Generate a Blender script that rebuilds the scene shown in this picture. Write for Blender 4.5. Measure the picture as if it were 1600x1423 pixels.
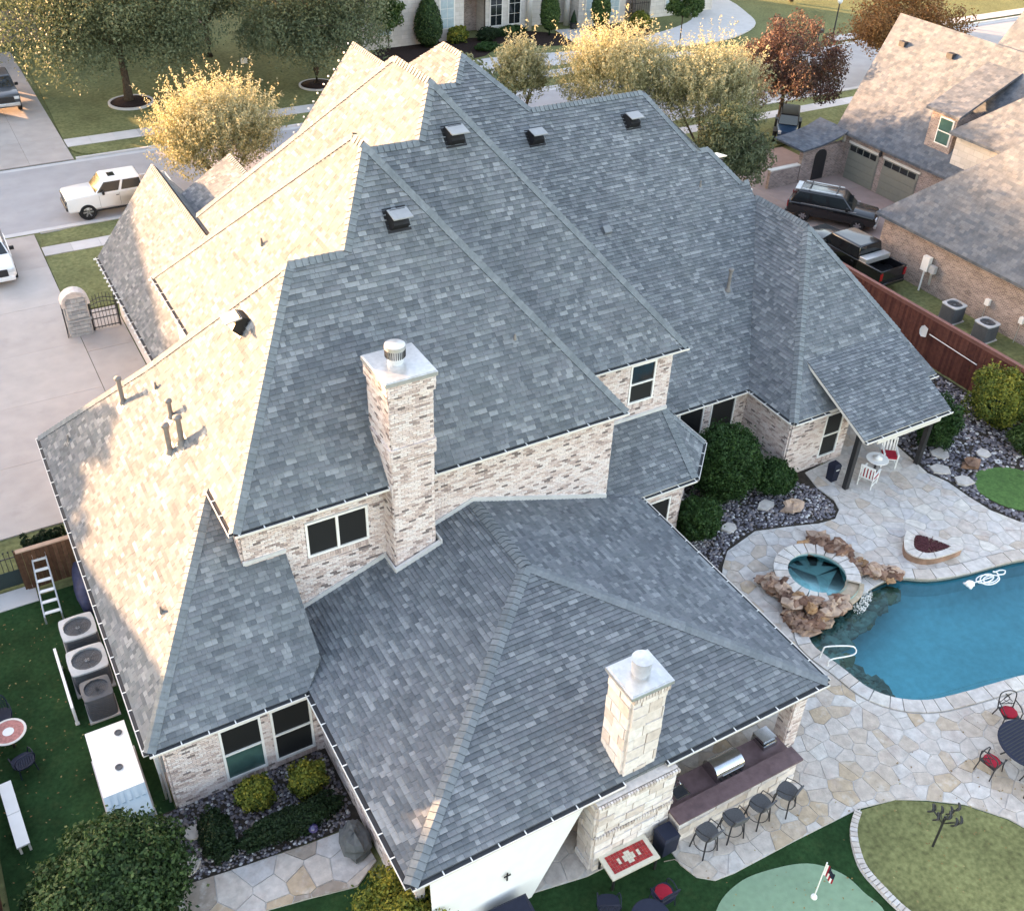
import bpy, math, random
import numpy as np
from mathutils import Vector, Matrix
from mathutils.geometry import tessellate_polygon
random.seed(7); NP = np.random.default_rng(7)
for o in list(bpy.data.objects): bpy.data.objects.remove(o)
SC = bpy.context.scene
COL = SC.collection
# ------------------------------------------------------------------ camera
cam = bpy.data.cameras.new('camera'); camo = bpy.data.objects.new('camera', cam); COL.objects.link(camo)
cam.sensor_fit = 'HORIZONTAL'; cam.sensor_width = 36.0; cam.lens = 36.264; cam.clip_start = 0.5; cam.clip_end = 3000
CR = (0.868829, -0.494029, 0.032741); CU = (0.275075, 0.536631, 0.797722); CB = (-0.411668, -0.684078, 0.602135)
camo.matrix_world = Matrix(((CR[0], CU[0], CB[0], 0), (CR[1], CU[1], CB[1], 0), (CR[2], CU[2], CB[2], 26.0), (0, 0, 0, 1)))
SC.camera = camo
# ------------------------------------------------------------------ light: low evening sun from the north-west
SUN_EL, SUN_AZ = 7.2, -34.0          # azimuth of the sun from +Y, towards +X positive
w = bpy.data.worlds.new('World'); SC.world = w; w.use_nodes = True
nt = w.node_tree; bg = nt.nodes['Background']
sky = nt.nodes.new('ShaderNodeTexSky'); sky.sky_type = 'NISHITA'; sky.sun_disc = False
sky.sun_elevation = math.radians(SUN_EL); sky.sun_rotation = math.radians(SUN_AZ)
sky.air_density = 1.0; sky.dust_density = 1.6; sky.ozone_density = 0.6
nt.links.new(sky.outputs[0], bg.inputs[0]); bg.inputs[1].default_value = 0.10
sl = bpy.data.lights.new('sun', 'SUN'); so = bpy.data.objects.new('sun', sl); COL.objects.link(so)
sl.energy = 2.75; sl.angle = math.radians(0.6); sl.color = (1.0, 0.63, 0.33)
sd = Vector((math.sin(math.radians(SUN_AZ)) * math.cos(math.radians(SUN_EL)), math.cos(math.radians(SUN_AZ)) * math.cos(math.radians(SUN_EL)), math.sin(math.radians(SUN_EL))))
so.rotation_euler = sd.to_track_quat('Z', 'Y').to_euler(); so.location = (-60, 90, 60)
VS = SC.view_settings
SC.display_settings.display_device = 'sRGB'; VS.view_transform = 'Standard'; VS.look = 'None'; VS.gamma = 1; VS.use_curve_mapping = False
VS.exposure = 3.76
VS.use_white_balance = True; VS.white_balance_temperature = 7150; VS.white_balance_tint = 22
# ------------------------------------------------------------------ helpers
def lin(h):
    if isinstance(h, str):
        c = [int(h[i:i + 2], 16) / 255 for i in (0, 2, 4)]
        return tuple(x / 12.92 if x < .04045 else ((x + .055) / 1.055) ** 2.4 for x in c) + (1,)
    return tuple(h) + (1,) if len(h) == 3 else tuple(h)
MATS = {}
def mat(name, cols, rough=.8, nscale=3.0, namt=.12, bump=0.0, bscale=40.0, metal=0.0, spec=.3, big=0.0, bigscale=.25, coat=0.0, mott=()):
    """cols: one colour or list of colours; lists are picked by the per-face 'tone' attribute."""
    if name in MATS: return MATS[name]
    m = bpy.data.materials.new(name); m.use_nodes = True; t = m.node_tree; N = t.nodes; L = t.links
    b = N['Principled BSDF']; b.inputs['Roughness'].default_value = rough; b.inputs['Metallic'].default_value = metal
    b.inputs['Specular IOR Level'].default_value = spec
    if coat: b.inputs['Coat Weight'].default_value = coat; b.inputs['Coat Roughness'].default_value = .06
    geo = N.new('ShaderNodeNewGeometry')
    if isinstance(cols, list):
        a = N.new('ShaderNodeAttribute'); a.attribute_name = 'tone'
        r = N.new('ShaderNodeValToRGB'); e = r.color_ramp.elements
        n = len(cols)
        e[0].color = lin(cols[0]); e[0].position = 0; e[1].color = lin(cols[-1]); e[1].position = 1
        for i in range(1, n - 1):
            k = e.new(i / (n - 1)); k.color = lin(cols[i])
        L.new(a.outputs['Fac'], r.inputs[0]); src = r.outputs[0]
    else:
        c = N.new('ShaderNodeRGB'); c.outputs[0].default_value = lin(cols); src = c.outputs[0]
    def mult(src, scale, amt, detail):
        nz = N.new('ShaderNodeTexNoise'); nz.inputs['Scale'].default_value = scale; nz.inputs['Detail'].default_value = detail
        L.new(geo.outputs['Position'], nz.inputs['Vector'])
        mr = N.new('ShaderNodeMapRange'); mr.inputs[1].default_value = .25; mr.inputs[2].default_value = .75
        mr.inputs[3].default_value = 1 - amt; mr.inputs[4].default_value = 1 + amt
        L.new(nz.outputs['Fac'], mr.inputs[0])
        mx = N.new('ShaderNodeVectorMath'); mx.operation = 'SCALE'
        L.new(src, mx.inputs[0]); L.new(mr.outputs[0], mx.inputs['Scale']); return mx.outputs[0]
    for mc, msc, lo, hi, amt in mott:      # blotches of another colour
        nz = N.new('ShaderNodeTexNoise'); nz.inputs['Scale'].default_value = msc; nz.inputs['Detail'].default_value = 6; nz.inputs['Roughness'].default_value = .65
        L.new(geo.outputs['Position'], nz.inputs['Vector'])
        mr = N.new('ShaderNodeMapRange'); mr.inputs[1].default_value = lo; mr.inputs[2].default_value = hi; mr.inputs[3].default_value = 0; mr.inputs[4].default_value = amt
        L.new(nz.outputs['Fac'], mr.inputs[0]); mx = N.new('ShaderNodeMix'); mx.data_type = 'RGBA'; mx.clamp_factor = True
        L.new(mr.outputs[0], mx.inputs[0]); L.new(src, mx.inputs[6]); mx.inputs[7].default_value = lin(mc); src = mx.outputs[2]
    if namt: src = mult(src, nscale, namt, 5)
    if big: src = mult(src, bigscale, big, 3)
    L.new(src, b.inputs['Base Color'])
    if bump:
        nz = N.new('ShaderNodeTexNoise'); nz.inputs['Scale'].default_value = bscale; nz.inputs['Detail'].default_value = 4
        L.new(geo.outputs['Position'], nz.inputs['Vector'])
        bp = N.new('ShaderNodeBump'); bp.inputs['Strength'].default_value = bump; bp.inputs['Distance'].default_value = .03
        L.new(nz.outputs['Fac'], bp.inputs['Height']); L.new(bp.outputs[0], b.inputs['Normal'])
    MATS[name] = m; return m
def uvtile_mat(name, colA, colB, colM, bw, rh, mortar, rough=.85, off=.5, bump=.3, namt=.15):
    """tiles too far away to tell apart: brick texture in the metric 'uv' attribute"""
    if name in MATS: return MATS[name]
    m = bpy.data.materials.new(name); m.use_nodes = True; t = m.node_tree; N = t.nodes; L = t.links
    b = N['Principled BSDF']; b.inputs['Roughness'].default_value = rough; b.inputs['Specular IOR Level'].default_value = .2
    a = N.new('ShaderNodeAttribute'); a.attribute_name = 'uvm'
    br = N.new('ShaderNodeTexBrick'); L.new(a.outputs['Vector'], br.inputs['Vector'])
    br.inputs['Color1'].default_value = lin(colA); br.inputs['Color2'].default_value = lin(colB); br.inputs['Mortar'].default_value = lin(colM)
    br.inputs['Scale'].default_value = 1.0; br.inputs['Mortar Size'].default_value = mortar; br.inputs['Brick Width'].default_value = bw; br.inputs['Row Height'].default_value = rh
    br.offset = off; br.inputs['Bias'].default_value = 0.0
    nz = N.new('ShaderNodeTexNoise'); nz.inputs['Scale'].default_value = 1.2; nz.inputs['Detail'].default_value = 8; nz.inputs['Roughness'].default_value = .75
    L.new(a.outputs['Vector'], nz.inputs['Vector'])
    mr = N.new('ShaderNodeMapRange'); mr.inputs[1].default_value = .3; mr.inputs[2].default_value = .7; mr.inputs[3].default_value = 1 - namt; mr.inputs[4].default_value = 1 + namt
    L.new(nz.outputs['Fac'], mr.inputs[0])
    mx = N.new('ShaderNodeVectorMath'); mx.operation = 'SCALE'; L.new(br.outputs['Color'], mx.inputs[0]); L.new(mr.outputs[0], mx.inputs['Scale'])
    L.new(mx.outputs[0], b.inputs['Base Color'])
    if bump:
        bp = N.new('ShaderNodeBump'); bp.invert = True; bp.inputs['Strength'].default_value = bump; bp.inputs['Distance'].default_value = .02
        L.new(br.outputs['Fac'], bp.inputs['Height']); L.new(bp.outputs[0], b.inputs['Normal'])
    MATS[name] = m; return m
def leaf_mat(name, cols, rough=.6, trans=.25):
    m = mat(name, cols, rough=rough, nscale=1.5, namt=.12, spec=.25)
    t = m.node_tree; b = t.nodes['Principled BSDF']; src = b.inputs['Base Color'].links[0].from_socket
    tr = t.nodes.new('ShaderNodeBsdfTranslucent'); t.links.new(src, tr.inputs['Color'])
    mx = t.nodes.new('ShaderNodeMixShader'); mx.inputs[0].default_value = trans
    t.links.new(b.outputs[0], mx.inputs[1]); t.links.new(tr.outputs[0], mx.inputs[2])
    t.links.new(mx.outputs[0], t.nodes['Material Output'].inputs['Surface']); return m
def tag(o, label=None, cat=None, group=None, kind=None):
    if label: o['label'] = label
    if cat: o['category'] = cat
    if group: o['group'] = group
    if kind: o['kind'] = kind
    return o
def link(name, data, parent=None, loc=None):
    o = bpy.data.objects.new(name, data); COL.objects.link(o)
    if parent: o.parent = parent
    if loc is not None: o.location = loc
    return o
def thing(name, label, cat, loc=(0, 0, 0), rz=0, group=None):
    o = link(name, None, None, loc); o.rotation_euler = (0, 0, rz); o.empty_display_size = .2
    return tag(o, label, cat, group)
def copy_tree(o, loc=None, rz=None, label=None, parent=None, group=None):
    c = o.copy(); COL.objects.link(c); c.parent = parent
    if loc is not None: c.location = loc
    if rz is not None: c.rotation_euler = (0, 0, rz)
    if label: c['label'] = label
    for ch in list(o.children): copy_tree(ch, parent=c)
    return c
class MB:
    def __init__(s): s.v = []; s.f = []; s.t = []; s.m = []; s.uv = None
    def add(s, vs, fs, tone=.5, mi=0):
        n = len(s.v); s.v += [tuple(p) for p in vs]
        for f in fs: s.f.append([n + i for i in f]); s.t.append(tone); s.m.append(mi)
    def hexa(s, p, tone=.5, mi=0):      # p: 4 bottom ccw, 4 top ccw
        s.add(p, [(3, 2, 1, 0), (4, 5, 6, 7), (0, 1, 5, 4), (1, 2, 6, 5), (2, 3, 7, 6), (3, 0, 4, 7)], tone, mi)
    def box(s, c, d, rz=0, tone=.5, mi=0, tilt=None):
        x, y, z = d[0] / 2, d[1] / 2, d[2] / 2
        p = [Vector(q) for q in ((-x, -y, -z), (x, -y, -z), (x, y, -z), (-x, y, -z), (-x, -y, z), (x, -y, z), (x, y, z), (-x, y, z))]
        M = Matrix.Rotation(rz, 3, 'Z')
        if tilt is not None: M = M @ Matrix.Rotation(tilt[1], 3, tilt[0])
        s.hexa([Vector(c) + M @ q for q in p], tone, mi)
    def bbox(s, x0, x1, y0, y1, z0, z1, tone=.5, mi=0): s.box(((x0 + x1) / 2, (y0 + y1) / 2, (z0 + z1) / 2), (x1 - x0, y1 - y0, z1 - z0), 0, tone, mi)
    def prism(s, poly, z0, z1, tone=.5, mi=0, side_mi=None, bottom=False):
        n = len(poly); a = sum(poly[i][0] * poly[(i + 1) % n][1] - poly[(i + 1) % n][0] * poly[i][1] for i in range(n))
        if a < 0: poly = poly[::-1]
        vs = [(p[0], p[1], z1) for p in poly] + [(p[0], p[1], z0) for p in poly]
        conv = n <= 4
        if conv: s.add(vs, [tuple(range(n))], tone, mi)
        else:
            tri = tessellate_polygon([[Vector((p[0], p[1], 0)) for p in poly]])
            fs = []
            for t in tri:
                a_, b_, c_ = t
                cr = (poly[b_][0] - poly[a_][0]) * (poly[c_][1] - poly[a_][1]) - (poly[b_][1] - poly[a_][1]) * (poly[c_][0] - poly[a_][0])
                fs.append((a_, b_, c_) if cr > 0 else (a_, c_, b_))
            s.add(vs, fs, tone, mi)
        k = len(s.v) - 2 * n
        for i in range(n):
            j = (i + 1) % n; s.f.append([k + i, k + n + i, k + n + j, k + j]); s.t.append(tone); s.m.append(mi if side_mi is None else side_mi)
        if bottom: s.f.append([k + 2 * n - 1 - i for i in range(n)]); s.t.append(tone); s.m.append(mi)
    def tube(s, path, r, n=8, tone=.5, mi=0, closed=False, caps=True):
        P = [Vector(p) for p in path]; m = len(P); rings = []
        rr = r if isinstance(r, (list, tuple)) else [r] * m
        for i in range(m):
            a = P[i - 1] if (i > 0 or closed) else P[i]; b = P[(i + 1) % m] if (i < m - 1 or closed) else P[i]
            d = (b - a).normalized(); u = d.cross(Vector((0, 0, 1)))
            if u.length < .05: u = d.cross(Vector((1, 0, 0)))
            u.normalize(); v = u.cross(d)
            rings.append([P[i] + (u * math.cos(k * 2 * math.pi / n) + v * math.sin(k * 2 * math.pi / n)) * rr[i] for k in range(n)])
        vs = [p for q in rings for p in q]; fs = []
        for i in range(m if closed else m - 1):
            j = (i + 1) % m
            for k in range(n):
                l = (k + 1) % n; fs.append((i * n + k, i * n + l, j * n + l, j * n + k))
        if caps and not closed: fs.append(tuple(range(n))[::-1]); fs.append(tuple((m - 1) * n + k for k in range(n)))
        s.add(vs, fs, tone, mi)
    def cyl(s, c, r, h, n=16, r2=None, tone=.5, mi=0):
        s.tube([c, (c[0], c[1], c[2] + h)], [r, r if r2 is None else r2], n, tone, mi)
    def lathe(s, prof, c, n=20, tone=.5, mi=0, sx=1, sy=1, rz=0, cap=True):
        vs = []; fs = []; m = len(prof); ca, sa = math.cos(rz), math.sin(rz)
        for r, z in prof:
            for k in range(n):
                a = 2 * math.pi * k / n; x, y = r * math.cos(a) * sx, r * math.sin(a) * sy
                vs.append((c[0] + x * ca - y * sa, c[1] + x * sa + y * ca, c[2] + z))
        for i in range(m - 1):
            for k in range(n):
                l = (k + 1) % n; fs.append((i * n + k, i * n + l, (i + 1) * n + l, (i + 1) * n + k))
        if cap:
            if prof[0][0] > .001: fs.append(tuple(range(n))[::-1])
            if prof[-1][0] > .001: fs.append(tuple((m - 1) * n + k for k in range(n)))
        s.add(vs, fs, tone, mi)
    def blob(s, c, r, n=10, jit=.15, tone=.5, mi=0, seed=0, flat=1.0):
        rd = random.Random(seed); prof = [(math.sin(math.pi * i / n), -math.cos(math.pi * i / n)) for i in range(n + 1)]
        vs = []; fs = []; m = n + 1
        ph = [rd.uniform(0, 6.28) for _ in range(6)]
        for i, (q, z) in enumerate(prof):
            for k in range(n):
                a = 2 * math.pi * k / n
                j = 1 + jit * (math.sin(3 * a + ph[0] + 2 * z) * .5 + math.sin(2 * a + ph[1] - 3 * z) * .5 + math.sin(5 * z + ph[2] + a) * .4) + rd.uniform(-jit, jit) * .4 * (0 < i < n)
                vs.append((c[0] + r[0] * q * j * math.cos(a), c[1] + r[1] * q * j * math.sin(a), c[2] + r[2] * z * j))
        for i in range(m - 1):
            for k in range(n):
                l = (k + 1) % n; fs.append((i * n + k, i * n + l, (i + 1) * n + l, (i + 1) * n + k))
        s.add(vs, fs, tone, mi)
    def build(s, name, mats, parent=None, smooth=False, kind=None, loc=None):
        me = bpy.data.meshes.new(name); me.from_pydata(s.v, [], s.f)
        if not isinstance(mats, (list, tuple)): mats = [mats]
        for m in mats: me.materials.append(m)
        me.polygons.foreach_set('material_index', s.m)
        a = me.attributes.new('tone', 'FLOAT', 'FACE'); a.data.foreach_set('value', s.t)
        if s.uv is not None:
            b = me.attributes.new('uvm', 'FLOAT_VECTOR', 'POINT'); b.data.foreach_set('vector', [q for p in s.uv for q in (p[0], p[1], 0)])
        if smooth: me.polygons.foreach_set('use_smooth', [True] * len(s.f))
        me.update(); o = link(name, me, parent, loc)
        if kind: o['kind'] = kind
        return o
def smooth_by_angle(o, deg=35):
    me = o.data; me.polygons.foreach_set('use_smooth', [True] * len(me.polygons))
    try: me.set_sharp_from_angle(angle=math.radians(deg))
    except Exception: pass
def np_mesh(name, V, F, tone, m, parent=None, smooth=False):
    """V (n,3), F (k,4) quads or (k,3) triangles"""
    me = bpy.data.meshes.new(name); n, k = len(V), F.shape[1]
    me.vertices.add(n); me.vertices.foreach_set('co', np.asarray(V, np.float32).ravel())
    me.loops.add(F.size); me.loops.foreach_set('vertex_index', F.astype(np.int32).ravel())
    me.polygons.add(len(F)); me.polygons.foreach_set('loop_start', np.arange(0, F.size, k, dtype=np.int32))
    try: me.polygons.foreach_set('loop_total', np.full(len(F), k, np.int32))
    except Exception: pass
    me.update(calc_edges=True); me.validate()
    a = me.attributes.new('tone', 'FLOAT', 'FACE'); a.data.foreach_set('value', np.asarray(tone, np.float32))
    me.materials.append(m)
    if smooth: me.polygons.foreach_set('use_smooth', [True] * len(F))
    return link(name, me, parent)
def clip_half(poly, a, b, c):        # keep a*x+b*y+c >= 0
    out = []; n = len(poly)
    for i in range(n):
        p, q = poly[i], poly[(i + 1) % n]; dp = a * p[0] + b * p[1] + c; dq = a * q[0] + b * q[1] + c
        if dp >= 0: out.append(p)
        if (dp > 0 and dq < 0) or (dp < 0 and dq > 0):
            t = dp / (dp - dq); out.append((p[0] + (q[0] - p[0]) * t, p[1] + (q[1] - p[1]) * t))
    return out
def area2(P): return .5 * sum(P[i][0] * P[(i + 1) % len(P)][1] - P[(i + 1) % len(P)][0] * P[i][1] for i in range(len(P)))
def clip_convex(sub, win):
    if area2(win) < 0: win = win[::-1]
    for i in range(len(win)):
        p, q = win[i], win[(i + 1) % len(win)]
        a, b = -(q[1] - p[1]), q[0] - p[0]; sub = clip_half(sub, a, b, -(a * p[0] + b * p[1]))
        if len(sub) < 3: return []
    return sub
def inside(P, x, y):
    c = False; n = len(P); j = n - 1
    for i in range(n):
        if (P[i][1] > y) != (P[j][1] > y) and x < (P[j][0] - P[i][0]) * (y - P[i][1]) / (P[j][1] - P[i][1]) + P[i][0]: c = not c
        j = i
    return c
def spline(pts, n=8, closed=True):
    out = []; m = len(pts); D = len(pts[0])
    for i in range(m if closed else m - 1):
        p = [pts[(i + k) % m] if closed else pts[min(max(i + k, 0), m - 1)] for k in (-1, 0, 1, 2)]
        for j in range(n):
            t = j / n
            out.append(tuple(.5 * (2 * p[1][d] + (p[2][d] - p[0][d]) * t + (2 * p[0][d] - 5 * p[1][d] + 4 * p[2][d] - p[3][d]) * t * t + (3 * p[1][d] - p[0][d] - 3 * p[2][d] + p[3][d]) * t ** 3) for d in range(D)))
    if not closed: out.append(tuple(pts[-1]))
    return out
CAMP = Vector((0, 0, 26))
# ------------------------------------------------------------------ materials (real-world base colours)
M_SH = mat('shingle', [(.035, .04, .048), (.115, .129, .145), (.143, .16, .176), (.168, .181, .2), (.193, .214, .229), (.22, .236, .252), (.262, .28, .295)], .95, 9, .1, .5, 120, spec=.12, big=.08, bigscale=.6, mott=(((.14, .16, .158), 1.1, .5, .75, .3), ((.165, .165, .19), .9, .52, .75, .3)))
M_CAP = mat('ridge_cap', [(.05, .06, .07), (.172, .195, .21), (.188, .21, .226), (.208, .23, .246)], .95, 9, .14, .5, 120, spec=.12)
M_SHFAR = uvtile_mat('shingle_far', (.18, .195, .205), (.12, .135, .145), (.09, .1, .11), .3, .2, .02, namt=.22)
M_SHFAR2 = uvtile_mat('shingle_neighbour', (.125, .138, .158), (.07, .087, .112), (.085, .1, .12), .3, .2, .008, namt=.35)
M_BRICK = mat('brick', [(.21, .175, .168), (.42, .33, .305), (.56, .445, .41), (.65, .535, .5), (.7, .605, .575), (.73, .655, .63)], .9, 22, .18, .4, 60, spec=.15)
M_MORT = mat('mortar', (.64, .58, .55), .95, 12, .1, .3, 60, spec=.1)
M_BRFAR = uvtile_mat('brick_neighbour', (.36, .27, .235), (.17, .12, .11), (.4, .35, .32), .22, .075, .012, namt=.35)
M_STONEF = uvtile_mat('stone_far', (.58, .54, .5), (.5, .46, .42), (.45, .42, .38), .7, .35, .02, namt=.12)
M_STONE = mat('limestone', [(.42, .345, .3), (.58, .5, .455), (.69, .62, .58), (.74, .69, .66)], .85, 6, .16, .6, 14, spec=.2)
M_WHITE = mat('white_paint', (.78, .77, .75), .5, 3, .04)
M_CREAM = mat('cream_trim', (.66, .63, .58), .6, 3, .05)
M_GUT = mat('gutter_inside', (.035, .037, .042), .7, 5, .2)
M_FLASH = mat('flashing', (.6, .6, .6), .45, 4, .1, metal=.2)
M_METAL = mat('galvanised', (.62, .62, .62), .35, 8, .12, metal=.7)
M_STEEL = mat('stainless', (.55, .56, .57), .22, 8, .08, metal=1)
M_DKMET = mat('dark_metal', (.02, .02, .022), .45, 8, .2, spec=.5)
M_BLACK = mat('black_plastic', (.012, .012, .014), .5, 8, .2)
M_GLASS = mat('dark_glass', (.012, .016, .018), .08, 3, .2, spec=.8)
M_SCREEN = mat('window_screen', (.012, .013, .014), .55, 60, .15, spec=.35)
M_GLASSG = mat('green_reflection_glass', (.05, .11, .10), .08, 3, .2, spec=.8)  # a green reflection is put into this pane colour
M_CONC = mat('concrete', [(.385, .342, .315), (.41, .365, .338), (.43, .388, .36)], .9, 1.2, .08, .25, 90, spec=.15, big=.08, bigscale=.15, mott=(((.3, .265, .25), .9, .58, .8, .5), ((.24, .21, .2), 3.5, .68, .8, .45)))
M_WALK = mat('sidewalk', [(.44, .42, .41), (.5, .48, .47), (.53, .51, .5)], .9, 1.5, .07, .2, 90, spec=.15)
M_ROAD = mat('road', (.345, .33, .33), .9, .8, .09, .3, 70, spec=.15, big=.09, bigscale=.1, mott=(((.25, .24, .24), .5, .58, .8, .5),))
M_LAWN = mat('lawn', (.145, .155, .07), .95, 5, .35, .8, 30, spec=.1, big=.22, bigscale=.35)
M_LAWND = mat('lawn_dormant', (.17, .175, .075), .95, 7, .4, .8, 30, spec=.1, big=.25, bigscale=.6)
M_TURF = mat('turf', (.018, .05, .018), .95, 8, .3, .7, 60, spec=.08, big=.3, bigscale=.9, mott=(((.035, .06, .022), 2.2, .52, .75, .7),))
M_PUTT = mat('putting_green', (.2, .3, .2), .95, 6, .1, .3, 80, spec=.08, big=.08, bigscale=.8, mott=(((.26, .34, .25), 1.2, .5, .75, .5), ((.15, .24, .15), 3, .6, .8, .4)))
M_SOIL = mat('soil', (.05, .042, .035), .95, 6, .3, .6, 25, spec=.08)
M_MULCH = mat('mulch', (.032, .022, .02), .95, 9, .4, .9, 25, spec=.08)
M_GRAV = mat('gravel', [(.06, .055, .07), (.12, .112, .135), (.19, .178, .2), (.26, .22, .215), (.5, .49, .5)], .75, 30, .2, spec=.3)
M_FLAG = mat('flagstone', [(.31, .26, .22), (.45, .345, .245), (.49, .425, .375), (.52, .475, .44), (.53, .5, .475), (.465, .445, .44), (.57, .53, .48)], .8, 4.5, .2, .5, 14, spec=.25, mott=(((.42, .33, .29), 1.6, .52, .72, .65), ((.6, .57, .53), 2.6, .55, .75, .6), ((.3, .27, .25), 6.0, .62, .78, .5)))
M_JOINT = mat('flag_joint', (.5, .475, .445), .95, 8, .15, .3, 50, spec=.1)
M_ROCK = mat('boulder', [(.075, .04, .03), (.17, .09, .06), (.28, .17, .12), (.4, .28, .21), (.33, .19, .1)], .8, 2.2, .4, .9, 6, spec=.3)
M_WOOD = mat('stained_fence', [(.085, .03, .024), (.11, .04, .03), (.135, .05, .037)], .75, 6, .25, .3, 30, spec=.2)
M_WOODL = mat('cedar', [(.075, .038, .024), (.1, .05, .03), (.13, .07, .045)], .8, 6, .25, .3, 30, spec=.15)
M_BARK = mat('bark', (.085, .065, .05), .95, 9, .35, .9, 25, spec=.1)
M_RED = mat('red_cushion', (.34, .012, .03), .85, 10, .1, .2, 60)
M_NAVY = mat('navy', (.012, .016, .035), .6, 8, .15)
M_ACBODY = mat('condenser_grey', (.09, .095, .105), .5, 8, .1)
M_ACTOP = mat('condenser_top', (.42, .43, .44), .5, 8, .08)
M_PURP = mat('counter_stone', (.15, .095, .1), .45, 5, .25, .1, 30, spec=.4)
M_TYRE = mat('tyre', (.015, .015, .016), .85, 12, .2)
M_RIM = mat('rim', (.5, .5, .52), .3, 6, .1, metal=.9)
M_BEIGE = mat('garage_door', (.2, .2, .17), .6, 5, .06)
M_PANE = mat('pale_pane', (.35, .43, .45), .1, 3, .15, spec=.8)
# ------------------------------------------------------------------ tiled planes: shingles and bricks
class Frame:
    def __init__(s, o, u, v): s.o = Vector(o); s.u = Vector(u).normalized(); s.v = Vector(v).normalized(); s.n = s.u.cross(s.v)
    def uv(s, p): d = Vector(p) - s.o; return (d.dot(s.u), d.dot(s.v))
    def p(s, u, v, h=0): return s.o + s.u * u + s.v * v + s.n * h
def plane_z(P, x, y): return P[2] + P[3] * (x - P[0]) + P[4] * (y - P[1])
def plane_frame(P):
    g = Vector((P[3], P[4], 0)); gl = g.length; g.normalize()
    return Frame((P[0], P[1], P[2]), (g.y, -g.x, 0), (g.x, g.y, gl))
def tile_rows(poly, rowh, widths, rnd, half_bond=False, v_anchor=0.0, holes=(), keep=None):
    """yield (rect or clipped polygon, full, u0, u1, v0, v1)"""
    vmin = min(p[1] for p in poly); vmax = max(p[1] for p in poly)
    i0 = math.floor((vmin - v_anchor) / rowh)
    i1 = math.ceil((vmax - v_anchor) / rowh)
    for i in range(i0, i1):
        v0 = v_anchor + i * rowh; v1 = v0 + rowh
        band = clip_half(clip_half(poly, 0, 1, -v0), 0, -1, v1)
        if len(band) < 3: continue
        a = min(p[0] for p in band); b = max(p[0] for p in band)
        if half_bond: x = math.floor(a / widths[0]) * widths[0] - (widths[0] / 2 if i % 2 else 0)
        else: x = a - rnd.random() * .3
        while x < b:
            wd = widths[0] if half_bond else rnd.choice(widths)
            segs = [(x, x + wd)]
            for (h0, h1, g0, g1) in holes:
                if v1 > g0 and v0 < g1:
                    ns = []
                    for s0, s1 in segs:
                        if s1 <= h0 or s0 >= h1: ns.append((s0, s1)); continue
                        if s0 < h0: ns.append((s0, h0))
                        if s1 > h1: ns.append((h1, s1))
                    segs = ns
            for s0, s1 in segs:
                if s1 - s0 < .03: continue
                r = [(s0, v0), (s1, v0), (s1, v1), (s0, v1)]
                if keep and not keep((s0 + s1) / 2, v1): continue
                c = clip_convex(r, poly)
                if len(c) < 3 or abs(area2(c)) < .0008: continue
                full = abs(abs(area2(c)) - rowh * (s1 - s0)) < 1e-5
                yield (c, full and (s1 - s0) > wd - .001, s0, s1, v0, v1)
            x += wd
class Tiles:
    """collects tiles of one kind on one thing; the largest in view become parts, the rest one joined part"""
    def __init__(s, kind): s.kind = kind; s.items = []
    def add(s, fr, c, full, u0, u1, v0, v1, tone, lift): s.items.append((fr, c, full, u0, u1, v0, v1, tone, lift))
def sh_shape(c, u0, v0, v1, lift):       # shingle tab: wedge, thick at the lower (exposed) edge
    top = []; bot = []; a_ = min(q[0] for q in c); b_ = max(q[0] for q in c)
    for (u, v) in c:
        t = 1 - (v - v0) / (v1 - v0); u = u + .0015 if u == a_ else (u - .0015 if u == b_ else u); top.append((u - u0, v - v0, (.006 + .03 * t + lift))); bot.append((u - u0, v - v0, -.004))
    return top, bot
def br_shape(c, u0, v0, v1, lift, g=.006):
    cu = sum(p[0] for p in c) / len(c); cv = sum(p[1] for p in c) / len(c)
    top = []; bot = []
    for (u, v) in c:
        uu = u - g if u > cu else u + g; vv = v - g if v > cv else v + g
        top.append((uu - u0, vv - v0, .06 + lift)); bot.append((uu - u0, vv - v0, 0))
    return top, bot
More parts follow.
